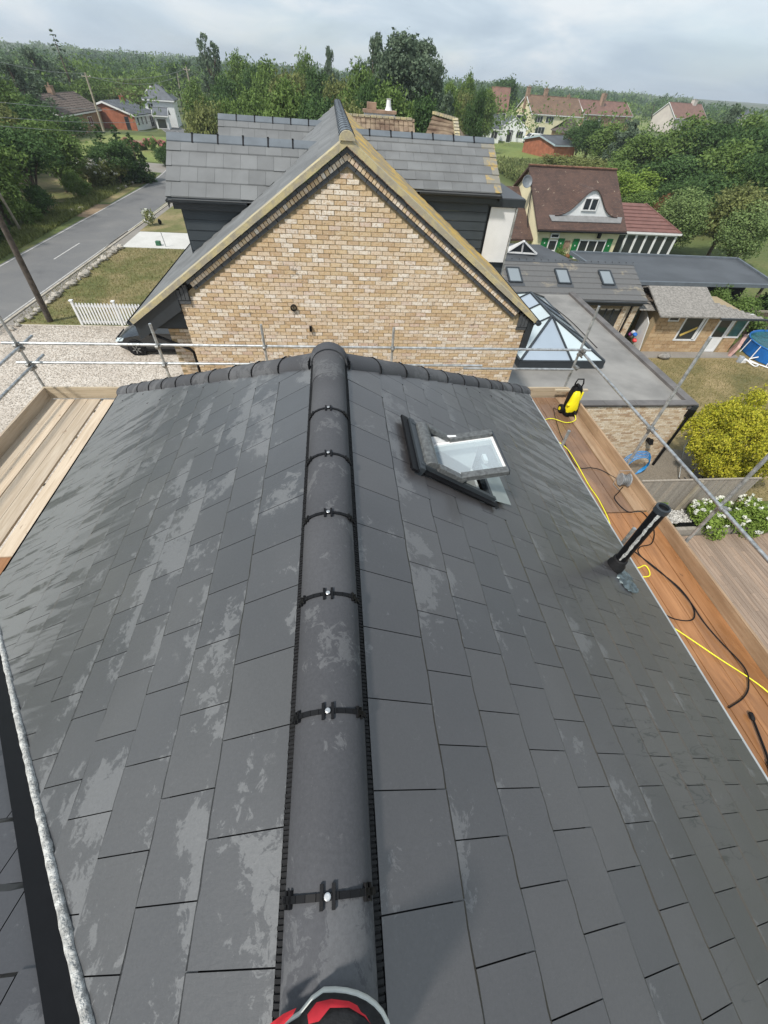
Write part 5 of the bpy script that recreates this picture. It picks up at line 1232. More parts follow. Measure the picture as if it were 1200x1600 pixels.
# flowering shrubs
rng = np.random.default_rng(4)
def flower_shrub(name, label, cat, x, y, z, rx_, ry_, h, leaf, petal, nleaf, nfl, fsz, lsz, seed=1):
    rg = np.random.default_rng(seed); o = thing(name, label, cat, (x, y, z)); cs = []; rs = []
    for i in range(26):
        a = rg.uniform(0, 6.28); q = rg.uniform(0, .9)**.5; cs.append((x+rx_*q*math.cos(a), y+ry_*q*math.sin(a), z+h*rg.uniform(.2, .72))); rs.append(h*rg.uniform(.22, .34))
    for nm, m, n, s_, shl in (('foliage', LF[leaf], nleaf, lsz, (.6, 1.05)), ('flowers', LF[petal], 0, fsz, (1, 1))):
        if n: new(nm, quads(nm, leaves(cs, rs, n, s_, rg, shell=shl), m), o)
    c = np.array(cs); r = np.array(rs); k_ = rg.choice(len(c), nfl); d = rg.normal(size=(nfl, 3)); d[:, 2] = abs(d[:, 2]) + .3; d /= np.linalg.norm(d, axis=1)[:, None]
    fc = c[k_] + d*(r[k_]*1.08)[:, None]; new('flowers', quads('flowers', leaves(fc, np.full(nfl, fsz), nfl*22, fsz*.75, rg, shell=(.5, 1)), LF[petal]), o)
    return o
flower_shrub('flowering_shrub', 'dense green shrub covered in white blossom beside the decking', 'shrub', 13.4, 7.75, G, 1.9, .55, 1.15, 'bright', 'white', 12000, 85, .07, .06, 3)
flower_shrub('flowering_shrub', 'white flowered climber at the foot of the scaffold by the grey panel fence', 'shrub', 10.9, 8.9, G, .55, .55, 1.0, 'oak', 'white', 5000, 12, .06, .05, 5)
flower_shrub('rose_bush', 'straggly white rose bush on the green across the road', 'shrub', (-25.354, 59.403, -8.5)[0], (-25.354, 59.403, -8.5)[1], G, 2.4, 1.6, 2.6, 'olive', 'white', 3500, 60, .14, .16, 6)
flower_shrub('rose_bed', 'pink flowering bushes in front of the grey roofed brick bungalow', 'shrub', (-28.25, 86.769, -8.5)[0], (-28.25, 86.769, -8.5)[1], G, 4.5, 1.4, 1.7, 'oak', 'pink', 6000, 150, .13, .16, 7)
tree('bush1', 'bush', 'bright yellow green shrub across the road below the dark conifers', 'bush', (-25.78, 66, 1.57, 1.31)).children[0].data = TEMPL['golden'][0]
tree('bush2', 'hedge', 'dark curved hedge on the green behind the near grey dormer', 'hedge', (-22.54, 74, 1.92, 1.45))
flower_shrub('flowering_shrub', 'small white flowering plant on the verge above the concrete slab', 'shrub', (-15.927, 43.846, -8.5)[0], (-15.927, 43.846, -8.5)[1], G, .3, .3, 1.3, 'olive', 'white', 500, 18, .10, .1, 8)
# maize behind the cottage and the grass, both past counting
def scatter_leaves(name, pts, n, size, m, h, seed, label, cat='plants'):
    rg = np.random.default_rng(seed); P_ = []
    (x0, x1), (y0, y1) = pts
    x = rg.uniform(x0, x1, n); y = rg.uniform(y0, y1, n); y = np.round(y/.8)*.8 + rg.normal(0, .1, n) if h > .8 else y
    z = G + h*rg.uniform(.1, 1, n); c = np.stack([x, y, z], 1)
    d = rg.normal(size=(n, 3)); d[:, 2] = abs(d[:, 2])*1.5 + .5; d /= np.linalg.norm(d, axis=1)[:, None]; b = np.cross(d, rg.normal(size=(n, 3))); b /= np.linalg.norm(b, axis=1)[:, None]
    s_ = size*rg.uniform(.6, 1.4, n)[:, None]; v = np.stack([c - d*s_*.5, c + b*s_*.15, c + d*s_*.6, c - b*s_*.15], 1).reshape(-1, 3)
    o = new(name, quads(name, v, m)); tag(o, label, cat, None, 'stuff')
scatter_leaves('maize', ((28, 56), (62, 92)), 42000, .55, LF['corn'], 1.5, 3, 'pale green maize growing in rows behind the cottage', 'maize')
scatter_leaves('maize', ((36, 46), (50, 62)), 12000, .5, LF['corn'], 1.3, 4, 'pale green crop between the cottage and the wood', 'maize')
def tuft_field(name, poly_fn, bbox, n, size, m, seed, label):
    rg = np.random.default_rng(seed); x = rg.uniform(bbox[0], bbox[1], n); y = rg.uniform(bbox[2], bbox[3], n); k_ = poly_fn(x, y); x = x[k_]; y = y[k_]; n = len(x)
    c = np.stack([x, y, np.full(n, G+.005)], 1); d = rg.normal(size=(n, 3))*.5; d[:, 2] = 1; d /= np.linalg.norm(d, axis=1)[:, None]; b = np.cross(d, rg.normal(size=(n, 3))); b /= np.linalg.norm(b, axis=1)[:, None]
    s_ = size*rg.uniform(.5, 1.5, n)[:, None]; v = np.stack([c - b*s_*.12, c + b*s_*.12, c + b*s_*.05 + d*s_, c - b*s_*.05 + d*s_], 1).reshape(-1, 3)
    tag(new(name, quads(name, v, m)), label, 'grass', None, 'stuff')
M_turf = leaf_mat('grass_blade', [(.12,.13,.04), (.20,.18,.075), (.30,.24,.12), (.16,.17,.05)], .2)
tuft_field('grass', lambda x, y: x > -17.3, (-17.3, -6, 23.4, 37.2), 30000, .07, M_turf, 1, 'patchy dry grass on the front lawn by the road')
tuft_field('grass', lambda x, y: (x > 15.3) | (y > 12.7), (13, 30, 9, 20), 42000, .06, M_turf, 2, 'parched straw coloured grass on the right hand lawn')
tuft_field('grass', lambda x, y: x < 1e9, (-25.5, -22.9, 14, 66), 22000, .28, LF['olive'], 5, 'rough long grass on the verge across the road')
# gravel stones give the drive its grain
rg = np.random.default_rng(9); n = 60000; x = rg.uniform(-18, -4, n); y = 23.2 - 13*rg.random(n)**1.3; c = np.stack([x, y, np.full(n, G+.012)], 1)
v = []; a0_ = rg.uniform(0, 6.28, n); s_ = rg.uniform(.012, .032, n)
v = np.stack([c + np.stack([np.cos(a0_+q)*s_, np.sin(a0_+q)*s_*rg.uniform(.6, 1, n), rg.uniform(0, .012, n)], 1) for q in (0, 1.57, 3.14, 4.71)], 1).reshape(-1, 3)
tag(new('gravel', quads('gravel', v, mat('gravel_stone', (.60,.52,.43), .9, .35, 40, rnd=.65))), 'loose pale gravel on the front drive', 'gravel', None, 'stuff')
# far woods: reads as one mass
rg = np.random.default_rng(21)
def wood(name, label, boxes, m, seed, k=130, ls=.8):
    rg = np.random.default_rng(seed); V = []
    for (x0, x1, y0, y1, n, h0, h1, r0, r1) in boxes:
        for i in range(n):
            x = rg.uniform(x0, x1); y = rg.uniform(y0, y1); h = rg.uniform(h0, h1); r = rg.uniform(r0, r1); q = 7
            cs = [(x + rg.normal()*r*.45, y + rg.normal()*r*.45, G + h*rg.uniform(.35, .8)) for _ in range(q)]; d = math.hypot(x, y)
            V.append(leaves(cs, [r*.55]*q, k, ls*max(.7, d/260), rg, shell=(.5, 1.05)))
    tag(new(name, quads(name, np.concatenate(V), m)), label, 'wood', None, 'stuff')
wood('distant_wood', 'dark distant woodland along the horizon', [(-420, -60, 210, 420, 120, 5, 9, 5, 8), (-130, 60, 190, 300, 80, 5, 9, 4, 7), (-300, 330, 430, 700, 170, 6, 10, 7, 12), (60, 520, 330, 520, 130, 6, 10, 6, 9), (170, 420, 140, 300, 90, 6, 9.5, 5, 7), (-420, -90, 110, 210, 40, 5, 8, 4, 6)], LF['dark'], 31, 190, .6)
wood('distant_wood', 'lighter green distant trees and hedges between the fields', [(-300, -50, 160, 330, 70, 6, 9, 4, 6), (-60, 60, 110, 160, 40, 7, 11, 4, 5), (100, 420, 250, 360, 80, 5, 8, 4, 6), (90, 200, 120, 170, 40, 5, 8, 3, 5), (-500, 600, 700, 1100, 160, 7, 11, 10, 18)], LF['oak'], 33, 190, .6)

# ------------------------------------------------------------ other buildings
def house2(name, label, cat, A, B, depth, eh, rh, wall, roof, over=.35, hip=False, chim=(), fw=(), gw=(), group=None, trim=None, gable_mat=None, zbase=G):
    """A and B: the two front eave corners as seen; ridge parallel to the front; windows given as (x, z, w, h) fractions / metres"""
    A = Vector((A[0], A[1])); B = Vector((B[0], B[1])); wd = (B-A).length; ang = math.atan2(B.y-A.y, B.x-A.x)
    root = thing(name, label, cat, (A.x, A.y, zbase), group); M0 = Matrix.Translation((A.x, A.y, zbase)) @ Matrix.Rotation(ang, 4, 'Z')
    def P(nm, mb, m, par=root, **k): mb.v = [tuple(M0 @ Vector(p)) for p in mb.v]; return mb.build(nm, m, par, **k)
    o = over; hw = (rh-eh)
    w = MB().box(o, wd-o, o, depth-o, -.1, eh-.02)
    if not hip:
        P('wall', w, wall)
        for x0 in (o, wd-o-.2): P('gable', MB().prism([(x0, o, eh-.02), (x0, depth-o, eh-.02), (x0, depth/2, rh-.12)], (.2, 0, 0)), gable_mat or wall)
    else: P('wall', w, wall)
    ix = depth/2*.9 if hip else 0
    for s_, nm in ((0, 'front_roof'), (1, 'rear_roof')):
        y0 = 0 if s_ == 0 else depth; P('roof', MB().prism([(0, y0, eh), (wd, y0, eh), (wd-ix, depth/2, rh), (ix, depth/2, rh)], (0, 0, -.14)), roof)
    if hip:
        for x0, x1 in ((0, ix), (wd, wd-ix)): P('roof', MB().prism([(x0, 0, eh), (x1, depth/2, rh), (x0, depth, eh)], (0, 0, -.14)), roof)
    P('ridge', MB().tube([(ix, depth/2, rh), (wd-ix, depth/2, rh)], .11, 6), roof)
    if trim:
        if not hip:
            for x0 in (-.04, wd-.0):
                for y0 in (0, depth): P('barge_board', MB().prism([(x0, y0, eh+.02), (x0, depth/2, rh+.02), (x0, depth/2, rh-.26), (x0, y0, eh-.24)], (.05, 0, 0)), trim)
        P('fascia', MB().box(0, wd, -.03, .0, eh-.25, eh-.06), trim)
    for cx_, cy_, cw, ch, cm in chim:
        c = P('chimney', MB().box(cx_*wd-cw/2, cx_*wd+cw/2, cy_*depth-cw*.4, cy_*depth+cw*.4, eh, rh+ch), cm)
        P('pot', MB().lathe([(.13, 0), (.10, .35)], (cx_*wd, cy_*depth, rh+ch), 10), M_clay, c)
        P('cap', MB().box(cx_*wd-cw/2-.06, cx_*wd+cw/2+.06, cy_*depth-cw*.4-.06, cy_*depth+cw*.4+.06, rh+ch-.12, rh+ch), cm, c)
    def window(x, z, w_, h_, face, n=2):
        if face == 0: fr = lambda a, b, c, d, y: MB().box(a, b, o-y, o-y+.05, c, d)
        else: fr = lambda a, b, c, d, y: MB().box(o-y if face < 0 else wd-o+y-.05, o-y+.05 if face < 0 else wd-o+y, a, b, c, d)
        f = P('window', MB().add([], []), M_white) if 0 else None
        mb = MB()
        for q in (fr(x, x+.07, z, z+h_, .06), fr(x+w_-.07, x+w_, z, z+h_, .06), fr(x+.07, x+w_-.07, z, z+.07, .06), fr(x+.07, x+w_-.07, z+h_-.07, z+h_, .06)): mb.add(q.v, q.f)
        for i in range(1, n): q = fr(x+w_*i/n-.03, x+w_*i/n+.03, z+.07, z+h_-.07, .06); mb.add(q.v, q.f)
        f = P('window', mb, M_white)
        for i in range(n): P('pane', fr(x+w_*i/n+.04, x+w_*(i+1)/n-.04, z+.05, z+h_-.05, .045), M_pane, f)
    for q in fw: window(*q[:4], 0, *(q[4:5] or (2,)))
    for q in gw: window(*q[:4], q[5] if len(q) > 5 else -1, q[4] if len(q) > 4 else 2)
    root['_m'] = 1; del root['_m']
    return root, P, wd

# cream cottage with the eyebrow dormer
A, B = (16.23, 36.453, -6), (24.077, 36.898, -6)
cot, CP, cw_ = house2('cottage', 'cream cottage with brown tiled roof, eyebrow dormer and green shutters', 'house', A, B, 9.2, 2.5, 5.75, M_cream, M_plain, over=.32, fw=())
L8 = cw_
# eyebrow dormer: curved white front standing out of the roof, tiled hood behind
sl_ = (5.75-2.5)/4.6
def eb(t): return 1.55 * math.exp(-((t-.0)/.52)**2*1.15)
xc0 = L8*.55; hw_ = 2.75; n = 20; yb = .95; zb0 = 2.5 + yb*sl_ + .05
cur = [(xc0 + hw_*(2*i/n-1), zb0 + max(0, (eb((2*i/n-1)) - eb(1)))*1.12) for i in range(n+1)]
CP('eyebrow_wall', MB().prism([(x, yb, z) for x, z in cur] + [(cur[-1][0], yb, zb0-.02), (cur[0][0], yb, zb0-.02)], (0, .12, 0)), M_render)
hood = MB()
for (x0, z0), (x1, z1) in zip(cur, cur[1:]):
    y0, y1 = (z0+.05-2.5)/sl_, (z1+.05-2.5)/sl_
    hood.prism([(x0, yb-.12, z0+.05), (x1, yb-.12, z1+.05), (x1, max(yb, y1)+.35, z1+.07), (x0, max(yb, y0)+.35, z0+.07)], (0, 0, -.06))
CP('eyebrow_roof', hood, M_plain)
CP('lead_apron', MB().prism([(xc0-hw_-.5, yb-.02, zb0+.0), (xc0+hw_+.5, yb-.02, zb0+.0), (xc0+hw_+.3, yb-.42, zb0-.30), (xc0-hw_-.3, yb-.42, zb0-.30)], (0, 0, .04)), mat('lead_apron', (.22,.22,.22), .6, .1, 3, rnd=0))
def cwin(x, z, w_, h_, n, y=.26, sash=True):
    mb = MB()
    for b in ((x, x+.08, z, z+h_), (x+w_-.08, x+w_, z, z+h_), (x+.08, x+w_-.08, z, z+.08), (x+.08, x+w_-.08, z+h_-.08, z+h_)): mb.box(b[0], b[1], y-.05, y+.05, b[2], b[3])
    for i in range(1, n): mb.box(x+w_*i/n-.05, x+w_*i/n+.05, y-.05, y+.05, z+.08, z+h_-.08)
    f = CP('window', mb, M_white)
    for i in range(n): CP('pane', MB().box(x+w_*i/n+.05, x+w_*(i+1)/n-.05, y-.02, y+.01, z+.06, z+h_-.06), M_pane, f)
cwin(xc0-.62, zb0+.38, 1.25, .85, 2, y=yb-.04)
cwin(4.1, .55, 2.45, 1.25, 3); cwin(1.35, .95, .8, .8, 1); cwin(1.4, 1.85, .75, .35, 1)
for x0_, x1_, z0_, h_ in ((3.55, 4.05, .5, 1.35), (6.6, 7.1, .5, 1.4), (.75, 1.3, .85, 1.0), (2.2, 2.75, .85, 1.0)):
    s_ = CP('shutter', MB().box(x0_, x1_, .22, .28, z0_, z0_+h_), M_green)
    CP('heart', MB().box((x0_+x1_)/2-.04, (x0_+x1_)/2+.04, .205, .222, z0_+h_*.62, z0_+h_*.62+.09), M_white, s_)
CP('sill', MB().box(1.3, 2.2, .12, .3, .84, .92), M_white); CP('sill', MB().box(4.0, 6.65, .12, .3, .44, .52), M_white)
CP('wall_plaque', MB().box(2.85, 3.3, .24, .30, 1.1, 1.7), M_clay)
CP('horseshoe', MB().tube([(1.45 + .16*math.cos(R(a)), .25, .45 + .2*math.sin(R(a))) for a in range(-240, 61, 30)], .03, 6), M_bark)
for xh in (.28, 3.35, 8.0-.45):
    hb = CP('hanging_basket', MB().ball((xh, .1, .62), .24, (1, 1, .8), 12, 8, .15), LF['rust']); CP('bracket', MB().tube([(xh, .3, 1.35), (xh, .08, 1.3), (xh, .1, .8)], .015, 5), M_black, hb)
CP('wall_lantern', MB().box(4.95+.6, 5.15+.6, .05, .3, 1.95, 2.3), M_black)
CP('gutter', MB().tube([(-.02, -.08, 2.38), (L8, -.08, 2.38)], .06, 8), M_black); CP('downpipe', MB().tube([(.05, 3.1, 4.6), (.0, 2.4, 2.8), (.27, 1.5, 1.2), (.27, 1.2, -1)], .045, 8), M_black)
dsh = CP('satellite_dish', MB().lathe([(.02, .0), (.25, .05), (.42, .16), (.40, .17), (.24, .07), (.02, .02)], (-.45, 3.3, 4.9), 20, Matrix.Rotation(R(70), 3, 'X')), mat('dish_grey', (.16,.18,.20), .5, .1, 3, rnd=0))
CP('arm', MB().tube([(-.45, 3.3, 4.9), (-.1, 3.3, 4.7), (.4, 3.3, 4.4)], .02, 6), M_black, dsh)
rdg = MB()
for i in range(26): rdg.prism([(L8*i/26+.01, 4.48, 5.80), (L8*(i+1)/26-.01, 4.48, 5.80), (L8*(i+1)/26-.01, 4.72, 5.80), (L8*i/26+.01, 4.72, 5.80)], (0, 0, .07))
CP('ridge_tile', rdg, mat('clay_ridge', (.26,.13,.08), .9, .25, 3, rnd=.3), kind='stuff')
# rear left wing of the cottage
CP('side_wing_roof', MB().prism([(-4.6, 6.2, 4.2), (.3, 6.2, 4.2), (.3, .9, 1.6), (-4.6, .9, 1.6)], (0, 0, -.15)), M_plain)
CP('side_wing_wall', MB().box(-4.4, .3, 1.3, 6.0, -.1, 1.7), M_cream)
# conservatory with a red tiled roof
cn = thing('conservatory', 'white framed conservatory with a red ribbed roof on the right end of the cottage', 'conservatory', (27, 38, G))
CX0, CX1, CY, CEZ, CRZ = 24.3, 29.8, 38.0, -6.2, -4.75
pl = [(CX0, CY, CEZ), (CX1, CY, CEZ), (27.3, CY+2.9, CRZ), (CX0, CY+2.9, CRZ)]
MB().prism(pl, (0, 0, -.1)).build('roof', M_pan, cn); MB().prism([(CX1, CY, CEZ), (CX1, CY+5.6, CEZ), (27.3, CY+2.9, CRZ)], (0, 0, -.1)).build('roof', M_pan, cn)
for i in range(8):
    t = i/8; xr = CX1 - (CX1-27.3)*t; MB().beam((CX0, CY+2.9*t, CEZ+(CRZ-CEZ)*t+.03), (xr, CY+2.9*t, CEZ+(CRZ-CEZ)*t+.03), .05, .05).build('roof_rib', M_pan, cn)
MB().beam((CX1, CY, CEZ+.02), (27.3, CY+2.9, CRZ+.02), .14, .08).build('hip_capping', M_pan, cn)
MB().box(CX0-.3, CX1+.1, CY-.08, CY-.0, CEZ-.16, CEZ-.02).build('gutter', M_white, cn)
MB().box(CX0-.2, CX1-.2, CY+.15, CY+.3, G, G+.45).build('dwarf_wall', M_white, cn)
n = 6; wq = (CX1-.2-(CX0-.2))/n
for i in range(n+1): MB().box(CX0-.2+wq*i-.09, CX0-.2+wq*i+.09, CY+.1, CY+.25, G+.2, CEZ-.1).build('post', M_white, cn)
for i in range(n): MB().box(CX0-.2+wq*i+.09, CX0-.2+wq*(i+1)-.09, CY+.16, CY+.19, G+.5, CEZ-.25).build('pane', M_pane, cn); MB().box(CX0-.2+wq*i+.09, CX0-.2+wq*(i+1)-.09, CY+.12, CY+.22, CEZ-.28, CEZ-.12).build('rail', M_white, cn)
MB().box(CX1-.3, CX1-.2, CY+.25, CY+5, G, CEZ-.1).build('side_wall', M_white, cn)
# white framed small lantern over a flat roof beside the cottage
sr = thing('flat_roof_annexe', 'small annexe with dark flat roof and white framed glazed lantern beside the cream cottage', 'annexe', (16, 29, G))
MB().prism([(8.5, 25.9, -6.35), (17.6, 25.9, -6.35), (15.4, 33.5, -6.35), (8.5, 33.5, -6.35)], (0, 0, -.25)).build('flat_roof', M_flatD, sr)
MB().box(8.8, 15.2, 26.3, 33, G, -6.6).build('wall', M_cream, sr)
q = [Vector(v) for v in ((11.936, 30.699, -6.3), (14.004, 30.503, -6.3), (13.801, 36.049, -6.1))]
s0, s1, s2 = q[0], q[1], Vector((q[0].x+.2, 31.5, -6.3)); s3 = Vector((q[1].x, 31.5, -6.3)); ap = Vector((12.781, 30.372, -5.55)); ap2 = Vector((ap.x, 30.3, ap.z))
def wbar(a, b, r=.10): MB().beam(a, b, r, .10).build('frame_bar', M_white, sr)
for a, b in ((s0, s1), (s0, ap), (s1, ap), (ap, ap2), (ap2, s3), (ap2, s2), (s1, s3), (s0, s2), ((s0+s1)/2, ap)): wbar(a + Vector((0,0,.1)), b + Vector((0,0,.1)))
for t in (.33, .66):
    wbar(s0.lerp(s2, t) + Vector((0,0,.1)), ap.lerp(ap2, t) + Vector((0,0,.1)), .06); wbar(s1.lerp(s3, t) + Vector((0,0,.1)), ap.lerp(ap2, t) + Vector((0,0,.1)), .06)
for tri, m in (((s0, (s0+s1)/2, ap), M_pane), (((s0+s1)/2, s1, ap), M_pane), ((s1, s3, ap2, ap), M_skyg), ((s0, ap, ap2, s2), M_skyg)): MB().prism([p + Vector((0,0,.08)) for p in tri], (0, 0, -.02)).build('pane', m, sr)
# white wall and dark eave glimpsed behind
MB().box(7.4, 8.1, 27.2, 27.4, -6.3, -4.6).build('white_wall', M_white, sr)
# long flat roofed outbuilding
lb = thing('outbuilding', 'long low outbuilding with a plain dark grey flat roof behind the tiled wing', 'outbuilding', (22, 26, G))
pts = [(18.527, 24.456, -6), (27.561, 24.595, -6), (28.911, 30.178, -6), (16.345, 30.225, -6)]; pts = [(p[0], p[1]) for p in pts]; pts[0] = (pts[0][0]-.6, pts[0][1]-.1); pts[3] = (16.5, pts[3][1]); pts.append((16.5, 24.6))
pts = [(16.6, 24.5), (27.6, 24.65), (29.0, 30.2), (16.3, 30.3)]
MB().prism([(x, y, -6.0) for x, y in pts], (0, 0, -.10)).build('flat_roof', M_flatD, lb)
for i in range(4):
    a, b = Vector(pts[i] + (-5.99,)), Vector(pts[(i+1) % 4] + (-5.99,)); MB().beam(a, b, .14, .20).build('edge_trim', M_nridge, lb)
MB().prism([(17.2, 25.6, -6.1), (26.6, 25.7, -6.1), (27.8, 29.6, -6.1), (17.2, 29.7, -6.1)], (0, 0, -2.4)).build('wall', mat('dark_timber_wall', (.025,.02,.018), .8, .3, 4, rnd=0), lb)
for x in (19, 22, 24.3, 26.8): MB().box(x, x+.12, 24.75, 24.87, G, -6.1).build('post', M_bark, lb)
MB().beam((21.4, 24.8, -6.2), (20.6, 24.8, -7.2), .09, .09).build('brace', M_poleP, lb)
tag(MB().box(-.8, .8, -.4, .4, 0, .9).build('compost_bin', M_bark), 'small brown roofed bin under the olive tree', 'bin').matrix_basis = Matrix.Translation((25.245, 40.706, -8.5))
# garden shed of yellow stone blocks
sh = thing('garden_shed', 'small yellow block garden shed with felt roof, white door and window', 'shed', (20, 21, G))
SY = 21.0; sx0, sx1 = 17.75, 23.3; M_block = brick_mat('yellow_block', [(0, (.36,.23,.12)), (.5, (.46,.31,.17)), (1, (.54,.39,.23))], .3)
MB().box(sx0+.02, sx1-.02, SY+.02, SY+3.0, G, -6.45).build('wall', M_mortar, sh); shw = sh.children[-1]
random.seed(9); z = G + .10; r_ = 0
openings = [(19.35, 20.75, -7.85, -6.35), (21.5, 22.55, G, -6.3), (22.6, 23.3, -7.6, -6.3), (18.35, 19.0, -6.75, -6.4)]
while z < -6.55:
    x = sx0 - (.22 if r_ % 2 else 0)
    while x < sx1:
        a, b = max(x, sx0), min(x+.44, sx1); segs = [(a, b)]
        for ox0, ox1, oz0, oz1 in openings:
            if oz0 < z + .10 and oz1 > z - .10:
                segs = [s for q in segs for s in ((q[0], min(q[1], ox0)), (max(q[0], ox1), q[1])) if s[1] - s[0] > .05]
        for a, b in segs: MB().box(a+.008, b-.008, SY-.012 + random.uniform(-.006,.006), SY+.05, z-.098, z+.098).build('block', M_block, shw)
        x += .45
    z += .21; r_ += 1
def sframe(x0, x1, z0, z1, t, nm, y=SY-.03):
    mb = MB()
    for b in ((x0, x0+t, z0, z1), (x1-t, x1, z0, z1), (x0+t, x1-t, z0, z0+t), (x0+t, x1-t, z1-t, z1)): mb.box(b[0], b[1], y, y+.08, b[2], b[3])
    return mb.build(nm, M_white, sh)
f = sframe(19.35, 20.75, -7.85, -6.35, .09, 'window'); MB().box(19.43, 20.67, SY+.0, SY+.015, -7.78, -6.42).build('pane', M_pane, f); MB().box(20.45, 20.6, SY-.03, SY+.03, -7.8, -6.4).build('mullion', M_white, f)
MB().beam((19.6, SY-.012, -7.55), (20.4, SY-.012, -7.1), .02, .12).build('stored_timber', mat('yellow_timber', (.6,.42,.10), .7, .1, 5, rnd=0), f)
f = sframe(18.35, 19.0, -6.78, -6.4, .06, 'window'); MB().box(18.4, 18.95, SY, SY+.015, -6.73, -6.45).build('pane', M_pane, f)
f = sframe(21.5, 22.38, G+.02, -6.32, .10, 'door'); MB().box(21.6, 22.28, SY-.01, SY+.02, -7.6, -6.42).build('pane', M_pane, f); MB().box(21.6, 22.28, SY-.015, SY+.02, G+.1, -7.62).build('panel', M_white, f); MB().box(21.64, 21.68, SY-.06, SY, -7.75, -7.55).build('handle', M_black, f)
f = sframe(22.42, 23.35, -7.65, -6.32, .09, 'window'); MB().box(22.5, 23.27, SY, SY+.015, -7.57, -6.4).build('pane', mat('green_glass', (.06,.13,.10), .1, .3, 3, rnd=0), f)
M_felt = mat('mineral_felt', (.24,.225,.205), .95, .3, 9, bump=.8, bscale=30, rnd=0, bd=.02)
MB().prism([(17.35, 20.45, -6.32), (20.95, 20.5, -6.32), (21.1, 22.75, -5.55), (17.5, 22.7, -5.55)], (0, 0, -.07)).build('felt_roof', M_felt, sh)
MB().prism([(17.5, 22.7, -5.55), (21.1, 22.75, -5.55), (21.1, 24.4, -6.3), (17.5, 24.4, -6.3)], (0, 0, -.07)).build('felt_roof', M_felt, sh)
for i in range(9):
    xa = 20.98 + i*.29; MB().prism([(xa, 20.5, -6.36), (xa+.27, 20.5, -6.36), (xa+.27, 21.9 - i*.15, -6.0 - i*.04), (xa, 21.9 - i*.15, -6.0 - i*.04)], (0, 0, -.03)).build('lean_to_slat', M_felt, sh)
MB().box(20.95, 23.9, 20.40, 20.48, -6.46, -6.36).build('fascia', M_dark, sh)
# lean-to store between the wing and the shed
ls_ = thing('lean_to', 'ramshackle grey boarded lean-to between the tiled wing and the yellow shed', 'shed', (17.2, 22.5, G))
for i in range(5): MB().beam((16.75+i*.2, 21.3, -6.35), (17.0+i*.22, 24.2, -6.0), .19, .03).build('roof_board', M_felt, ls_)
for i in range(5): MB().beam((16.9, 21.9+i*.35, -5.95-.02*i), (18.2, 21.7+i*.4, -6.1), .07, .07).build('rafter', M_bark, ls_)
MB().prism([(17.55, 20.9, G), (17.85, 22.6, G), (17.75, 22.6, -6.5), (17.3, 21.0, -6.9)], (.04, 0, 0)).build('side_board', M_render, ls_)
MB().box(16.95, 17.05, 21.9, 23.4, G, -6.5).build('green_door', mat('dark_green_door', (.015,.045,.025), .6, .2, 3, rnd=0), ls_)
for i, (c, m) in enumerate((((.6,.05,.05), 'red_tub'), ((.02,.15,.55), 'blue_bag'), ((.55,.55,.6), 'grey_tub'), ((.3,.05,.2), 'maroon_tub'))):
    tag(MB().ball((17.28 + .06*i, 21.35 + .28*i, G + .8 - .22*abs(i-1.5)), .12, (1, 1.3, .9), 10, 7, .12).build('garden_toy', mat(m, c, .5, .1, 4, rnd=0), None, smooth=True),
        ['small red tub in the clutter beside the yellow shed', 'blue bag in the clutter beside the yellow shed', 'pale grey tub in the clutter beside the yellow shed', 'maroon tub in the clutter beside the yellow shed'][i], 'clutter')
# above-ground pool
pl_ = thing('paddling_pool', 'round blue frame pool with a dark green cover on the right hand lawn', 'pool', (26.3, 20.3, G))
PC = Vector((26.25, 20.4, G)); PR = 1.95; M_pool = mat('pool_blue', (.012,.13,.42), .4, .15, 3, rnd=0)
MB().lathe([(PR-.05, .0), (PR, .05), (PR, .74), (PR-.04, .76), (PR-.06, .70), (PR-.3, .62)], PC, 40).build('pool_wall', M_pool, pl_)
MB().lathe([(PR-.02, .70), (PR-.15, .74), (PR*.6, .66), (.05, .62)], PC, 40).build('cover', mat('pool_cover', (.012,.10,.13), .25, .3, 2, rnd=0, bump=.5, bscale=5, bd=.05), pl_)
MB().tube([PC + Vector(((PR)*math.cos(a), (PR)*math.sin(a), .76)) for a in [2*math.pi*i/40 for i in range(41)]], .035, 6).build('rim', M_pool, pl_)
for i in range(14):
    a = 2*math.pi*(i+.3)/14; MB().tube([PC + Vector((1.0*math.cos(a)*PR + .05*math.cos(a), math.sin(a)*(PR+.05), .76)), PC + Vector((math.cos(a)*(PR+.16), math.sin(a)*(PR+.16), 0))], .028, 6).build('leg', M_white, pl_)
pu = thing('pool_pump', 'small grey and white pool filter pump with white hoses on the lawn', 'pump', (23.2, 19.6, G))
MB().lathe([(.14, 0), (.15, .3), (.12, .34), (.05, .36)], (23.15, 19.75, G), 14).build('filter', M_reel, pu, smooth=True); MB().box(23.2, 23.5, 19.6, 19.85, G, G+.22).build('motor', M_white, pu, bevel=.03)
MB().tube(spline([(23.2, 19.8, G+.3), (23.5, 20.2, G+.15), (23.8, 19.7, G+.06), (24.2, 19.3, G+.05), (24.6, 18.9, G+.05), (25.6, 18.6, G+.05), (27.5, 18.3, G+.05)]), .035, 7).build('hose', M_white, pu, smooth=True)
MB().tube(spline([(23.4, 19.6, G+.2), (23.7, 19.2, G+.05), (24.1, 19.4, G+.05), (24.0, 20.0, G+.05), (24.5, 19.9, G+.3), (24.6, 20.1, G+.5)]), .035, 7).build('hose', M_white, pu, smooth=True)
tag(MB().box(24.9, 26.6, 17.6, 18.3, G+.01, G+.04).build('green_mat', mat('green_mat', (.03,.20,.05), .8, .1, 3, rnd=0)), 'flat bright green mat on the lawn by the pool', 'mat')
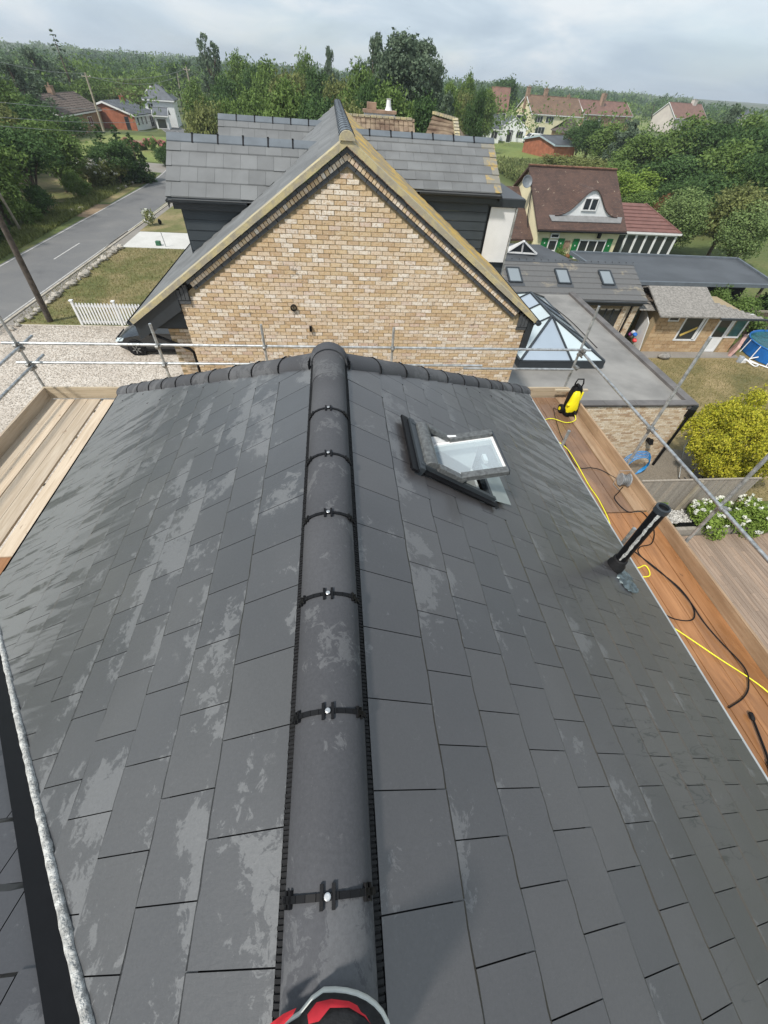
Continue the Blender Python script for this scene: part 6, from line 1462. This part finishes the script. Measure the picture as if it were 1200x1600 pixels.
tag(MB().ball((18.6, 20.1, G+.16), .3, (1.2, .8, .55), 12, 8, .08).build('rubble_bag', M_felt, None, smooth=True), 'grey bag of rubble on the bare earth in front of the yellow shed', 'bag')
tag(MB().prism([(23.0, 20.5, G), (23.7, 21.3, G), (23.9, 21.2, G+1.0), (23.2, 20.5, G+.55)], (.1, -.12, 0)).build('pink_wall', mat('pink_block', (.45,.28,.25), .9, .2, 4, rnd=0)), 'sloping pink block wall stub at the right corner of the yellow shed', 'wall')
# concrete post and board fence behind the pool
fc = thing('post_fence', 'timber panel fence with pale concrete posts behind the pool', 'fence', (24, 23.2, G))
for i in range(5):
    x = 21.6 + i*1.85; MB().box(x, x+.12, 23.1, 23.22, G, G+1.75).build('post', M_poleP, fc); MB().box(x+.12, x+1.85, 23.14, 23.18, G+1.5, G+1.62).build('rail', M_poleP, fc)
    for j in range(9): MB().box(x+.13+j*.19, x+.13+j*.19+.18, 23.15 + .01*(j % 2), 23.17 + .01*(j % 2), G+.1, G+1.5).build('fence_board', M_bark, fc)
# grey feather-edge fence by the decking
gf_ = thing('panel_fence', 'weathered grey vertical board fence between the gravel and the white flowers', 'fence', (12, 8.4, G))
M_gboard = board_mat('grey_fence_board', (.24,.22,.19), (.33,.30,.26), (.11,.10,.09), .9)
for i in range(43):
    x = 9.72 + i*.098; MB().box(x+.003, x+.098, 8.40 + .008*(i % 2), 8.42 + .008*(i % 2), G, G+1.68 + random.uniform(-.006, .006)).build('fence_board', M_gboard, gf_)
MB().box(9.68, 13.98, 8.385, 8.44, G+1.69, G+1.73).build('capping', M_gboard, gf_); MB().box(11.75, 11.85, 8.33, 8.395, G, G+1.69).build('post', M_poleP, gf_)
tag(MB().box(11.2, 20, 7.42, 7.56, G, G+.34).build('sleeper_edging', M_gboard), 'low grey timber sleeper along the far edge of the decking', 'edging')
tag(MB().box(11.4, 13.2, 7.58, 7.72, G+.25, G+.37).build('planter_trough', M_black), 'long black trough behind the grey sleeper', 'planter')
rg = np.random.default_rng(2); n = 2600; c = np.stack([rg.uniform(11.2, 13.6, n), rg.uniform(7.75, 8.3, n), G+.3+rg.uniform(0, .05, n)], 1)
tag(new('white_pebbles', quads('white_pebbles', leaves(c, np.full(n, .02), n*2, .05, rg), mat('white_pebble', (.66,.65,.62), .8, .2, 30, rnd=.4))), 'white pebbles behind the black trough', 'pebbles', None, 'stuff')
# folding metal chair frame and coil of blue pipe
ch = thing('garden_chair', 'folded metal garden chair frame on the gravel beside the golden bush', 'chair', (13.7, 10.4, G))
MB().tube(spline([(14.1, 11.6, G+.95), (13.9, 10.9, G+.75), (14.3, 9.9, G+.45), (14.35, 9.4, G+.1), (14.0, 9.3, G+.05), (13.3, 9.6, G+.1)]), .022, 8).build('frame_tube', M_galv, ch, smooth=True)
MB().tube([(14.1, 11.6, G+.95), (13.6, 11.2, G+.8), (13.2, 10.2, G+.1)], .018, 8).build('frame_tube', M_galv, ch, smooth=True)
MB().prism([(13.9, 11.3, G+.9), (14.2, 11.2, G+.85), (14.2, 10.8, G+.72), (13.9, 10.8, G+.72)], (0, 0, .02)).build('seat_panel', M_pale if 0 else M_gboard, ch)
for q in range(5): MB().tube([(13.0+q*.25, 9.6, G+.02), (12.9+q*.25, 10.0, G+.3), (13.3+q*.25, 10.1, G+.02)], .012, 5).build('leg_tube', M_black, ch)
MB().box(13.75, 13.95, 11.2, 11.32, G+.8, G+1.35).build('back_panel', M_black, ch)
bp = []
for i in range(90):
    a = i*.42; rr_ = .42 + .05*((i//15) % 4); bp.append((11.75 + rr_*math.cos(a), 10.62 + .13*math.sin(a*.3), G+.62 + rr_*math.sin(a)*.9 + .1))
bp = [(11.45 + (.44+.035*((i//15) % 5))*math.cos(i*.42), 10.55 + .05*((i//15) % 5) , G + .42 + (.44+.035*((i//15) % 5))*math.sin(i*.42)) for i in range(90)]
tag(MB().tube(bp, .018, 7).build('blue_pipe_coil', mat('blue_pipe', (.01,.22,.55), .4, .1, 4, rnd=0), None, smooth=True), 'coil of bright blue water pipe leaning on the pale brick end wall', 'pipe')

# ------------------------------------------------------------ front side of the plot
pf = thing('picket_fence', 'short white picket fence between the gravel drive and the dry lawn', 'fence', (-12, 23.35, G))
fx0, fx1, fy = -13.75, -9.2, 23.33
for i, x in enumerate((fx0, fx0+2.05, fx0+4.1)): MB().box(x, x+.11, fy, fy+.11, G, G+1.22).build('post', M_white, pf); MB().prism([(x-.03, fy-.03, G+1.22), (x+.14, fy-.03, G+1.22), (x+.14, fy+.14, G+1.22), (x-.03, fy+.14, G+1.22)], (0, 0, .05)).build('post_cap', M_white, pf)
for z0 in (.12, .92): MB().box(fx0+.11, fx1, fy+.05, fy+.08, G+z0, G+z0+.10).build('rail', M_white, pf)
x = fx0 + .2
while x < fx1:
    if abs((x-fx0) % 2.05) > .12:
        MB().prism([(x, fy+.02, G+.04), (x+.085, fy+.02, G+.04), (x+.085, fy+.02, G+1.1), (x+.042, fy+.02, G+1.15), (x, fy+.02, G+1.1)], (0, .02, 0)).build('picket', M_white, pf)
    x += .155
# stones along the verge
random.seed(14); i = 0; yv = 22.6
rk = [MB().ball((0, 0, .1), .24, (1.1, .8, .62), 10, 7, .16).mesh('stone', M_rock) for _ in range(5)]
while yv < 37:
    o = new('stone', random.choice(rk), None); o.matrix_basis = Matrix.Translation((rx(yv)+3.3+random.uniform(-.12, .12), yv, G)) @ Matrix.Rotation(random.uniform(0, 6.28), 4, 'Z') @ Matrix.Diagonal((random.uniform(.6, 1.25),)*3 + (1,))
    tag(o, 'pale rough stone in the row edging the dry lawn along the road', 'stone', 'stones edging the front lawn'); yv += random.uniform(.38, .6); i += 1
for px_, py_ in ((115,273), (122,272), (194,294), (205,289), (212,284), (188,297), (226,278)):
    pass
for k_, (x, y) in enumerate(((-23.782, 47.315, -8.5)[:2], (-23.432, 48.399, -8.5)[:2], (-23.162, 57.47, -8.5)[:2], (-22.978, 58.946, -8.5)[:2], (-22.944, 61.219, -8.5)[:2], (-22.699, 65.431, -8.5)[:2])):
    o = new('stone', rk[k_ % 5], None); o.matrix_basis = Matrix.Translation((x, y, G)) @ Matrix.Rotation(k_*1.3, 4, 'Z'); tag(o, 'white painted stone on the grass verge across the road', 'stone', 'white stones across the road')
# telegraph poles and wires
def pole(label, base, top, r, m, arm=False):
    o = thing('telegraph_pole', label, 'pole', base); MB().tube([base, top], [r, r*.72], 10).build('pole', m, o, smooth=True)
    if arm:
        t = Vector(top); MB().beam(t + Vector((-.6, 0, -.35)), t + Vector((.6, 0, -.35)), .1, .1).build('crossarm', m, o)
        for q in (-.5, 0, .5): MB().lathe([(.03, 0), (.05, .05), (.03, .1)], t + Vector((q, 0, -.3)), 8).build('insulator', M_render, o)
    return o
b0 = (-15.479, 23.735, -8.5)
pole('near leaning brown telegraph pole on the corner of the dry lawn', b0, (-14.684, 23.3, 0.532), .15, M_pole)
pole('grey pole among the bushes at the left edge across the road', (-24.832, 40.4, -8.5), (-24.223, 38.9, -3.487), .10, M_poleP)
pole('pale telegraph pole leaning before the brown roofed bungalow', (-33.115, 84, -6.347), (-32.984, 84, -0.472), .16, M_poleP, True)
pole('pale telegraph pole beside the white house roof', (-25.442, 110, -2.403), (-25.445, 110, 0.596), .16, M_poleP, True)
pole('thin far pole left of the pale hedge', (-37.411, 150, -3.525), (-37.201, 150, -0.922), .12, M_poleP)
pole('thin leaning pole in the wood at the right', (74.655, 95, -2.009), (74.66, 95, 0.426), .14, M_poleP)
pole('dark pole rising behind the trees right of the red roofed house', (90.493, 150, -2.48), (89.801, 150, 0.265), .13, M_pole)
def wire(a, b, sag, label, r=.022):
    a, b = Vector(a), Vector(b); o = MB().tube([a.lerp(b, i/14) - Vector((0, 0, sag*4*(i/14)*(1-i/14))) for i in range(15)], r, 5).build('overhead_wire', M_wire, None); tag(o, label, 'wire', 'overhead wires')
wt_ = (-33.013, 84, -0.532); wt2 = (-25.469, 110, 0.518)
for q in (-.5, .5): wire((wt_[0]+q, wt_[1], wt_[2]-.3), (wt2[0]+q, wt2[1], wt2[2]-.3), .9 + q*.5, ('higher' if q < 0 else 'lower') + ' sagging wire strung between the two pale poles above the left hand houses')
wire((-36.713, 60, 1.438), wt_, .6, 'overhead wire crossing the top left wood to the leaning pale pole')
for (y0_, y1_, tx) in ((167, 176, 'upper of the three wires across the brown roofed bungalow'), (181, 187, 'middle of the three wires across the brown roofed bungalow'), (189, 196, 'lowest of the three wires across the brown roofed bungalow')):
    wire(tuple(Vector(CAM) + (Vector((-22.113, 40, -1.734)) - CAM) + Vector((-2, 0, (180-y0_)*.055))), tuple(Vector((-22.819, 75, -3.853)) + Vector((0, 0, (184-y1_)*.10))), .25, tx, .016)
# parked car, nose out from behind the house
car = thing('parked_car', 'black car parked on the gravel, its front showing past the gabled house', 'car', (-8.2, 20.6, G))
M_paint = mat('black_car_paint', (.012,.014,.016), .18, .1, 2, rnd=0, spec=.8)
cy0, cy1 = 19.95, 21.75; cz = G
prof = [(-10.62, .42), (-10.66, .62), (-10.50, .82), (-10.1, .95), (-9.55, 1.04), (-9.05, 1.12), (-8.35, 1.46), (-7.6, 1.58), (-6.5, 1.56), (-5.8, 1.35), (-5.4, 1.05), (-5.35, .45), (-5.6, .22), (-10.3, .22)]
nseg = 9; mbc = MB(); ring = []
for i in range(nseg):
    t = i/(nseg-1); y = cy0 + (cy1-cy0)*t; e_ = abs(2*t-1); tuck = .0 if e_ < .9 else .06
    ring.append([Vector((x + (.16*e_**3 if x < -9.5 else 0), y + (.16*(1 if t < .5 else -1)*max(0, (z-.98))/.6*e_**2 if z > .98 else 0) + (.02 if i in (0,) else 0), cz + z - .05*e_**2*(z > .9))) for x, z in prof])
npf = len(prof); mbc.v = [tuple(p) for r_ in ring for p in r_]
for i in range(nseg-1):
    for k_ in range(npf): k2 = (k_+1) % npf; mbc.f.append((i*npf+k_, i*npf+k2, (i+1)*npf+k2, (i+1)*npf+k_))
mbc.f.append(tuple(range(npf))); mbc.f.append(tuple(reversed(range((nseg-1)*npf, nseg*npf))))
body = mbc.build('body', M_paint, car, smooth=True); sb = body.modifiers.new('sub', 'SUBSURF'); sb.levels = sb.render_levels = 1
MB().prism([(-9.0, cy0+.20, cz+1.15), (-8.38, cy0+.26, cz+1.47), (-8.38, cy1-.26, cz+1.47), (-9.0, cy1-.20, cz+1.15)], (-.02, 0, .03)).build('windscreen', M_pane, car)
MB().prism([(-8.75, cy0+.015, cz+1.10), (-8.28, cy0+.11, cz+1.42), (-7.0, cy0+.13, cz+1.48), (-6.9, cy0+.02, cz+1.10)], (0, -.012, 0)).build('side_window', M_pane, car)
MB().prism([(-10.60, cy0+.05, cz+.66), (-10.25, cy0-.008, cz+.72), (-10.15, cy0-.008, cz+.84), (-10.48, cy0+.1, cz+.80)], (0, .04, .02)).build('headlight', M_skyg, car)
MB().box(-9.02, -8.85, cy0-.14, cy0+.02, cz+1.02, cz+1.16).build('wing_mirror', M_paint, car, bevel=.03)
for i in range(5): MB().box(-10.69, -10.65, cy0+.35, cy1-.35, cz+.42+i*.06, cz+.45+i*.06).build('grille_bar', M_black, car)
MB().beam((-9.9, cy0-.005, cz+.28), (-6.2, cy0-.005, cz+.28), .03, .1).build('sill', M_black, car)
for wx in (-9.72, -6.5):
    for wy in (cy0-.005, cy1-.22):
        Ry = Matrix.Rotation(R(90), 3, 'X'); MB().lathe([(.37, .004), (.41, .008), (.42, .0), (.41, -.02)], (wx, wy, cz+.36), 24, Ry).build('wheel_arch', M_black, car)
        wl = MB().lathe([(.22, -.21), (.30, -.22), (.335, -.19), (.34, -.1), (.335, 0), (.30, .02)], (wx, wy-.02, cz+.34), 26, Ry).build('wheel', M_rubber, car, smooth=True)
        MB().lathe([(.03, .0), (.22, -.01), (.225, .02)], (wx, wy-.035, cz+.34), 26, Ry).build('rim', M_black, wl)
        for s_ in range(6):
            a = s_*math.pi/3 + .3; MB().beam((wx + .05*math.cos(a), wy-.052, cz+.34+.05*math.sin(a)), (wx+.21*math.cos(a), wy-.052, cz+.34+.21*math.sin(a)), .05, .025, (0, 1, 0)).build('spoke', M_coup, wl)
# green box and post on the slab
tag(MB().box(-13.9, -13.55, 37.9, 38.2, G+.02, G+.32).build('green_box', mat('green_box', (.03,.12,.06), .6, .2, 3, rnd=0), None, bevel=.03), 'small green box on the pale concrete slab', 'box')
tag(MB().tube([(-13.1, 37.7, G), (-13.2, 37.8, G+.95)], .03, 8).build('metal_post', M_galv), 'thin metal post standing beside the green box', 'post')
tag(MB().ball((-15.3, 44.3, G+.2), .2, (.8, .6, 1.0), 10, 7, .1).build('planter_pot', M_black), 'black pot under the white flowers above the concrete slab', 'pot')

# ------------------------------------------------------------ houses farther off
WN2 = lambda w, n, z, ww=1.3, hh=1.1, off=.8: [(off + i*(w-2*off-ww)/(n-1), z, ww, hh, 2) for i in range(n)]
# brown tiled roof with the white chimney right behind the dormers
ht, HP, hw = house2('tiled_bungalow', 'old brown pantiled roof with a white chimney showing just behind the grey dormers', 'house', (0.955, 27, -0.034)[:2], (4.701, 27, 0.041)[:2], 7.0, 5.85, 8.38, M_brownbrick, mat('old_pantile', (.20,.125,.085), .9, .35, 1.6, rnd=.25, col2=(.33,.25,.17), bump=.4, bscale=12), hip=False)
def tile_rows(P, x0, x1, depth, eh, rh, m, dx=.26, rows=11, nm='pantile'):
    mb = MB(); nx = int((x1-x0)/dx); sl = (rh-eh)/(depth/2)
    for j in range(rows):
        ya = depth/2*j/rows; yb_ = depth/2*(j+1)/rows
        for i in range(nx):
            xa = x0 + i*dx; mb.prism([(xa+.02, ya, eh+ya*sl+.045), (xa+dx-.02, ya, eh+ya*sl+.045), (xa+dx-.02, yb_+.02, eh+yb_*sl+.01), (xa+.02, yb_+.02, eh+yb_*sl+.01)], (0, 0, .035+.02*((i+j) % 2)))
    P(nm, mb, m, kind='stuff')
M_pant = bpy.data.materials['old_pantile']
tile_rows(HP, 0, hw, 7.0, 5.85, 8.38, M_pant)
for i in range(int(hw/.33)): HP('ridge_tile', MB().prism([(i*.33+.01, 3.38, 8.43), (i*.33+.30, 3.38, 8.43), (i*.33+.30, 3.62, 8.43), (i*.33+.01, 3.62, 8.43)], (0, 0, .09)), M_verge)
cc = (2.822, 31.4, 0.084)
c_ = MB().box(cc[0]-.85, cc[0]+.85, 31.0, 31.7, -2.2, cc[2]).build('chimney', M_render, ht)
MB().box(cc[0]-.92, cc[0]+.92, 30.93, 31.77, cc[2], cc[2]+.12).build('chimney_cap', M_clay, ht)
MB().box(cc[0]-.7, cc[0]-.2, 31.1, 31.6, cc[2]+.12, cc[2]+.4).build('chimney_pot', M_clay, ht); MB().lathe([(.2, 0), (.14, .15), (.11, .42), (.14, .46)], (cc[0]+.5, 31.35, cc[2]+.12), 12).build('chimney_pot', M_render, ht)
rt = thing('tiled_outhouse', 'brown pantiled hipped roof beside the white chimney, lichened along its hip', 'house', (5.456, 25, 0.035))
pk = Vector((4.888, 26, 0.393)); p2 = Vector((5.832, 25.4, 0.261)); p3 = Vector((5.87, 23.5, -0.125)); p4 = Vector((3.821, 23.5, -0.224)); p4.z -= .8; p3.z -= .8
MB().prism([pk, p2, p3, p4], (0, 0, -.12)).build('roof_slope', M_pant, rt); MB().prism([p2, p2 + Vector((3.5, 1.5, -2.6)), p3], (0, 0, -.1)).build('roof_slope', M_pant, rt); MB().prism([pk, pk + Vector((0, 3.5, -2.5)), p2 + Vector((0, 3.5, -2.5)), p2], (0, 0, -.1)).build('roof_slope', M_pant, rt)
for (a, b, n) in ((pk, p2, 9), (p2, p3, 12)):
    for i in range(n):
        q0, q1 = a.lerp(b, i/n), a.lerp(b, (i+.9)/n); MB().beam(q0 + Vector((0,0,.07)), q1 + Vector((0,0,.09)), .24, .10).build('hip_tile', M_verge, rt)
for j in range(9):
    t = j/9; MB().beam(pk.lerp(p4, t) + Vector((0,0,.05)), p2.lerp(p3, t) + Vector((0,0,.05)), .04, .05).build('tile_course', M_pant, rt)
MB().prism([p4 + Vector((.2,.4,-.1)), p3 + Vector((-.2,.4,-.1)), p3 + Vector((-.2, 5, -.1)), p4 + Vector((.2, 5, -.1))], (0, 0, -6)).build('wall', M_brownbrick, rt)
# right hand row
house2('terrace_house', 'long cream rendered terrace with brown roof and two chimneys on the right skyline', 'house', (58.693, 158.983, -3.5)[:2], (76.285, 162.145, -3.5)[:2], 11, 5.0, 8.6, M_cream, M_brownr, trim=M_white,
   chim=((0.02, .5, 1.0, 1.6, M_clay), (.35, .5, 1.0, 1.5, M_clay), (.8, .5, .8, .5, M_clay)), fw=[(1.6, 3.2, 2.6, 1.4, 3), (5.3, 3.2, 2.6, 1.4, 3), (13.2, 3.0, 2.2, 1.4, 2), (18.5, 3.0, 2.4, 1.4, 2), (22.5, 3.0, 2.2, 1.4, 2), (2.5, .6, 3.2, 1.7, 3)], gw=[(4.5, 3.2, 1.0, 1.2, 1, -1)])
house2('semi_detached_house', 'red roofed brown brick pair of houses with a tall brick chimney on the right skyline', 'house', (90.793, 193.231, -3.7)[:2], (115.84, 204.63, -3.7)[:2], 10, 4.8, 8.2, M_brownbrick, M_redr, trim=M_white, chim=((.42, .35, 1.6, 1.9, M_clay),), fw=WN2(26, 4, 2.9))
house2('farmhouse', 'pale pink rendered house with brown roof and gabled right end above the wood', 'house', (145.486, 223.478, -3.7)[:2], (165.408, 230.653, -3.7)[:2], 12, 4.8, 9.2, M_pinkr, M_redr, trim=M_white, chim=((.74, .5, 2.0, 1.2, M_pinkr),), fw=WN2(24, 4, 2.9, 1.6, 1.1), gable_mat=M_pinkr)
house2('white_cottage', 'tiny white gabled cottage showing through the trees at the right', 'house', (229.038, 298.539, -3.7)[:2], (221.606, 283.048, -3.7)[:2], 8, 4.8, 8.5, M_render, M_greyr)
house2('red_roofed_house', 'red roofed brick house with two small windows left of the cream terrace', 'house', (47.169, 164.175, -3.5)[:2], (52.651, 163.018, -3.5)[:2], 9, 5.0, 9.6, M_brownbrick, M_redr, fw=[(3.0, 2.9, 2.2, 1.5, 2), (8.5, 2.9, 3.0, 1.5, 2)])
hb, BP, bw = house2('white_bungalow', 'white weatherboarded bungalow with grey roof and white french windows at the field edge', 'house', (36.212, 134.07, -6)[:2], (42.713, 133.691, -6)[:2], 9, 2.6, 5.0, M_render, M_greyr, trim=M_white, fw=[(4, .8, 1.6, 1.5, 2), (8, .3, 1.2, 2.0, 1)])
A = Vector((45.2, 141.325, -6)); B = Vector((51.426, 140.479, -6)); dv = (B-A); dv.z = 0; up_ = Vector((0,0,1)); bk = Vector((-dv.y, dv.x, 0)).normalized()*9
pk = (A+B)/2 + up_*1.9
MB().prism([A - up_*2.5, B - up_*2.5, B, pk - up_*.1, A], bk).build('gable_wing', M_render, hb)
for a in (A - dv*.06, B + dv*.06): MB().prism([a - up_*.05, pk + up_*.12, pk + up_*.12 + bk, a - up_*.05 + bk], (0, 0, .16)).build('roof', M_greyr, hb); MB().beam(a - bk*.01 + up_*.05, pk - bk*.01 + up_*.2, .08, .3).build('barge_board', M_white, hb)
fr = dv.normalized(); 
for t, w_, h0, h1, n in ((.22, 1.5, .1, 2.2, 2), (.62, 1.7, .9, 2.1, 3)):
    o_ = A + dv*t - up_*2.5 - bk.normalized()*.06
    for i in range(n): MB().prism([o_ + fr*(w_*i/n+.05) + up_*h0, o_ + fr*(w_*(i+1)/n-.05) + up_*h0, o_ + fr*(w_*(i+1)/n-.05) + up_*h1, o_ + fr*(w_*i/n+.05) + up_*h1], -bk.normalized()*.04).build('pane', M_pane, hb)
house2('brick_garage', 'red brick garage with a shallow blue grey roof at the right edge of the field', 'garage', (46.554, 108.209, -6.2)[:2], (52.712, 110.277, -6.2)[:2], 11, 2.3, 3.3, M_redbrick, M_flatD, trim=mat('pale_blue_fascia', (.38,.46,.52), .5, .1, 2, rnd=0))
house2('barn', 'brown pyramid roofed barn behind the blue grey garage roof', 'barn', (60.418, 138.97, -6)[:2], (66.906, 138.278, -6)[:2], 10, 2.5, 4.8, M_brownbrick, M_darkbrown, hip=True)
house2('dark_shed', 'low dark outbuilding with grey roof left of the ivy covered tree', 'shed', (33.102, 136.914, -6)[:2], (36.534, 135.978, -6)[:2], 7, 2.3, 4.2, mat('dark_timber', (.05,.04,.035), .9, .2, 2, rnd=0), M_greyr)
# left hand houses
o1, P1, _ = house2('brick_bungalow', 'brown roofed bungalow with white barge boards and two brick chimneys, far left', 'house', (-43.6, 95), (-43.6, 113), 7.8, 2.7, 4.75, M_brownbrick, mat('brown_bungalow_tile', (.13,.10,.082), .9, .2, 1.5, rnd=0), trim=M_white, chim=((.5, .5, 1.0, 1.0, M_clay), (.06, .75, .9, .5, M_clay)), fw=[(5, .8, 2, 1.2, 2), (11, .8, 2, 1.2, 2)], gw=[(3.0, .8, 1.8, 1.2, 2, -1)])
tile_rows(P1, 0, 18, 7.8, 2.7, 4.75, bpy.data.materials['brown_bungalow_tile'], .6, 9, 'tile')
o2, P2, _ = house2('brick_bungalow', 'red brick gabled bungalow with slate grey roof and pale side wall of small windows', 'house', (-37.5, 112), (-36.0, 121), 11.5, 2.15, 3.8, M_render, mat('slate_grey_roof', (.115,.125,.14), .75, .15, 1, rnd=0), trim=M_white, fw=[(1.0, .7, .7, 1.2, 1), (2.6, .7, .7, 1.2, 1), (4.2, .7, .7, 1.2, 1), (6.2, .2, 1.6, 1.8, 2)], chim=((.75, .45, .9, .6, M_redbrick),))
P2('brick_gable', MB().prism([(.30, .35, -.1), (.30, 11.1, -.1), (.30, 11.1, 2.1), (.30, 5.75, 3.62), (.30, .35, 2.1)], (.03, 0, 0)), M_redbrick); P2('gable_door', MB().box(.26, .32, 1.6, 2.4, 0, 1.9), M_pane)
M_sg = bpy.data.materials['slate_grey_roof']
tile_rows(P2, 0, 9.1, 11.5, 2.15, 3.8, M_sg, .5, 12, 'tile')
house2('white_house', 'white two storey house with a dark hipped roof on the left', 'house', (-38.6, 121.5), (-32.2, 122.3), 7, 4.1, 6.3, M_render, M_sg, hip=True, fw=[(1.0, 2.6, 1.1, .9, 2)], trim=M_white)
house2('white_garage', 'white garage with grey roof and dark door in front of the white house', 'garage', (-35.8, 117), (-32.8, 117.4), 4, 2.1, 3.1, M_render, M_sg, fw=[(.6, .1, 1.8, 1.5, 1)], trim=M_white)
house2('white_gabled_house', 'small white gable end with a round window behind the dark hipped roof', 'house', (-41.8, 150), (-41.4, 158), 5.4, 3.4, 5.1, M_render, M_darkbrown, trim=M_white)
# van parked at the field edge
vn = thing('white_van', 'white van parked beside the white bungalow at the field edge', 'van', (53.202, 139.563, -8.5))
Vc = Vector((53.202, 139.563, -8.5)); M0v = Matrix.Translation(Vc) @ Matrix.Rotation(R(18), 4, 'Z')
def VPp(nm, mb, m, par=vn, **k): mb.v = [tuple(M0v @ Vector(p)) for p in mb.v]; return mb.build(nm, m, par, **k)
VPp('body', MB().prism([(-2.6, -.95, .35), (2.5, -.95, .35), (2.5, -.95, 1.95), (-.9, -.95, 1.98), (-1.6, -.95, 1.35), (-2.5, -.95, 1.05)], (0, 1.9, 0)), M_white, bevel=.08)
VPp('side_window', MB().prism([(-1.5, -.97, 1.32), (-.5, -.97, 1.32), (-.5, -.97, 1.8), (-.95, -.97, 1.8)], (0, .03, 0)), M_pane); VPp('windscreen', MB().prism([(-1.63, -.8, 1.38), (-.97, -.8, 1.92), (-.97, .8, 1.92), (-1.63, .8, 1.38)], (-.03, 0, .02)), M_pane)
for x in (-1.7, 1.6):
    for y in (-.95, .78): VPp('wheel', MB().lathe([(.2, -.1), (.34, -.08), (.34, .08), (.2, .1)], (x, y+.08, .34), 18, Matrix.Rotation(R(90), 3, 'X')), M_rubber)

# ------------------------------------------------------------ air: a faint even haze round everything
hm = bpy.data.materials.new('haze_air'); hm.use_nodes = True; hm.node_tree.nodes.clear()
pv_ = hm.node_tree.nodes.new('ShaderNodeVolumePrincipled'); pv_.inputs['Color'].default_value = (.86, .92, 1.0, 1); pv_.inputs['Density'].default_value = .00042; pv_.inputs['Anisotropy'].default_value = .2
ho = hm.node_tree.nodes.new('ShaderNodeOutputMaterial'); hm.node_tree.links.new(pv_.outputs[0], ho.inputs['Volume'])
hb_ = MB().box(-1750, 1750, -900, 1850, -12, 26).build('haze', hm, None, kind='stuff')
S.cycles.volume_max_steps = 64; S.cycles.volume_bounces = 0
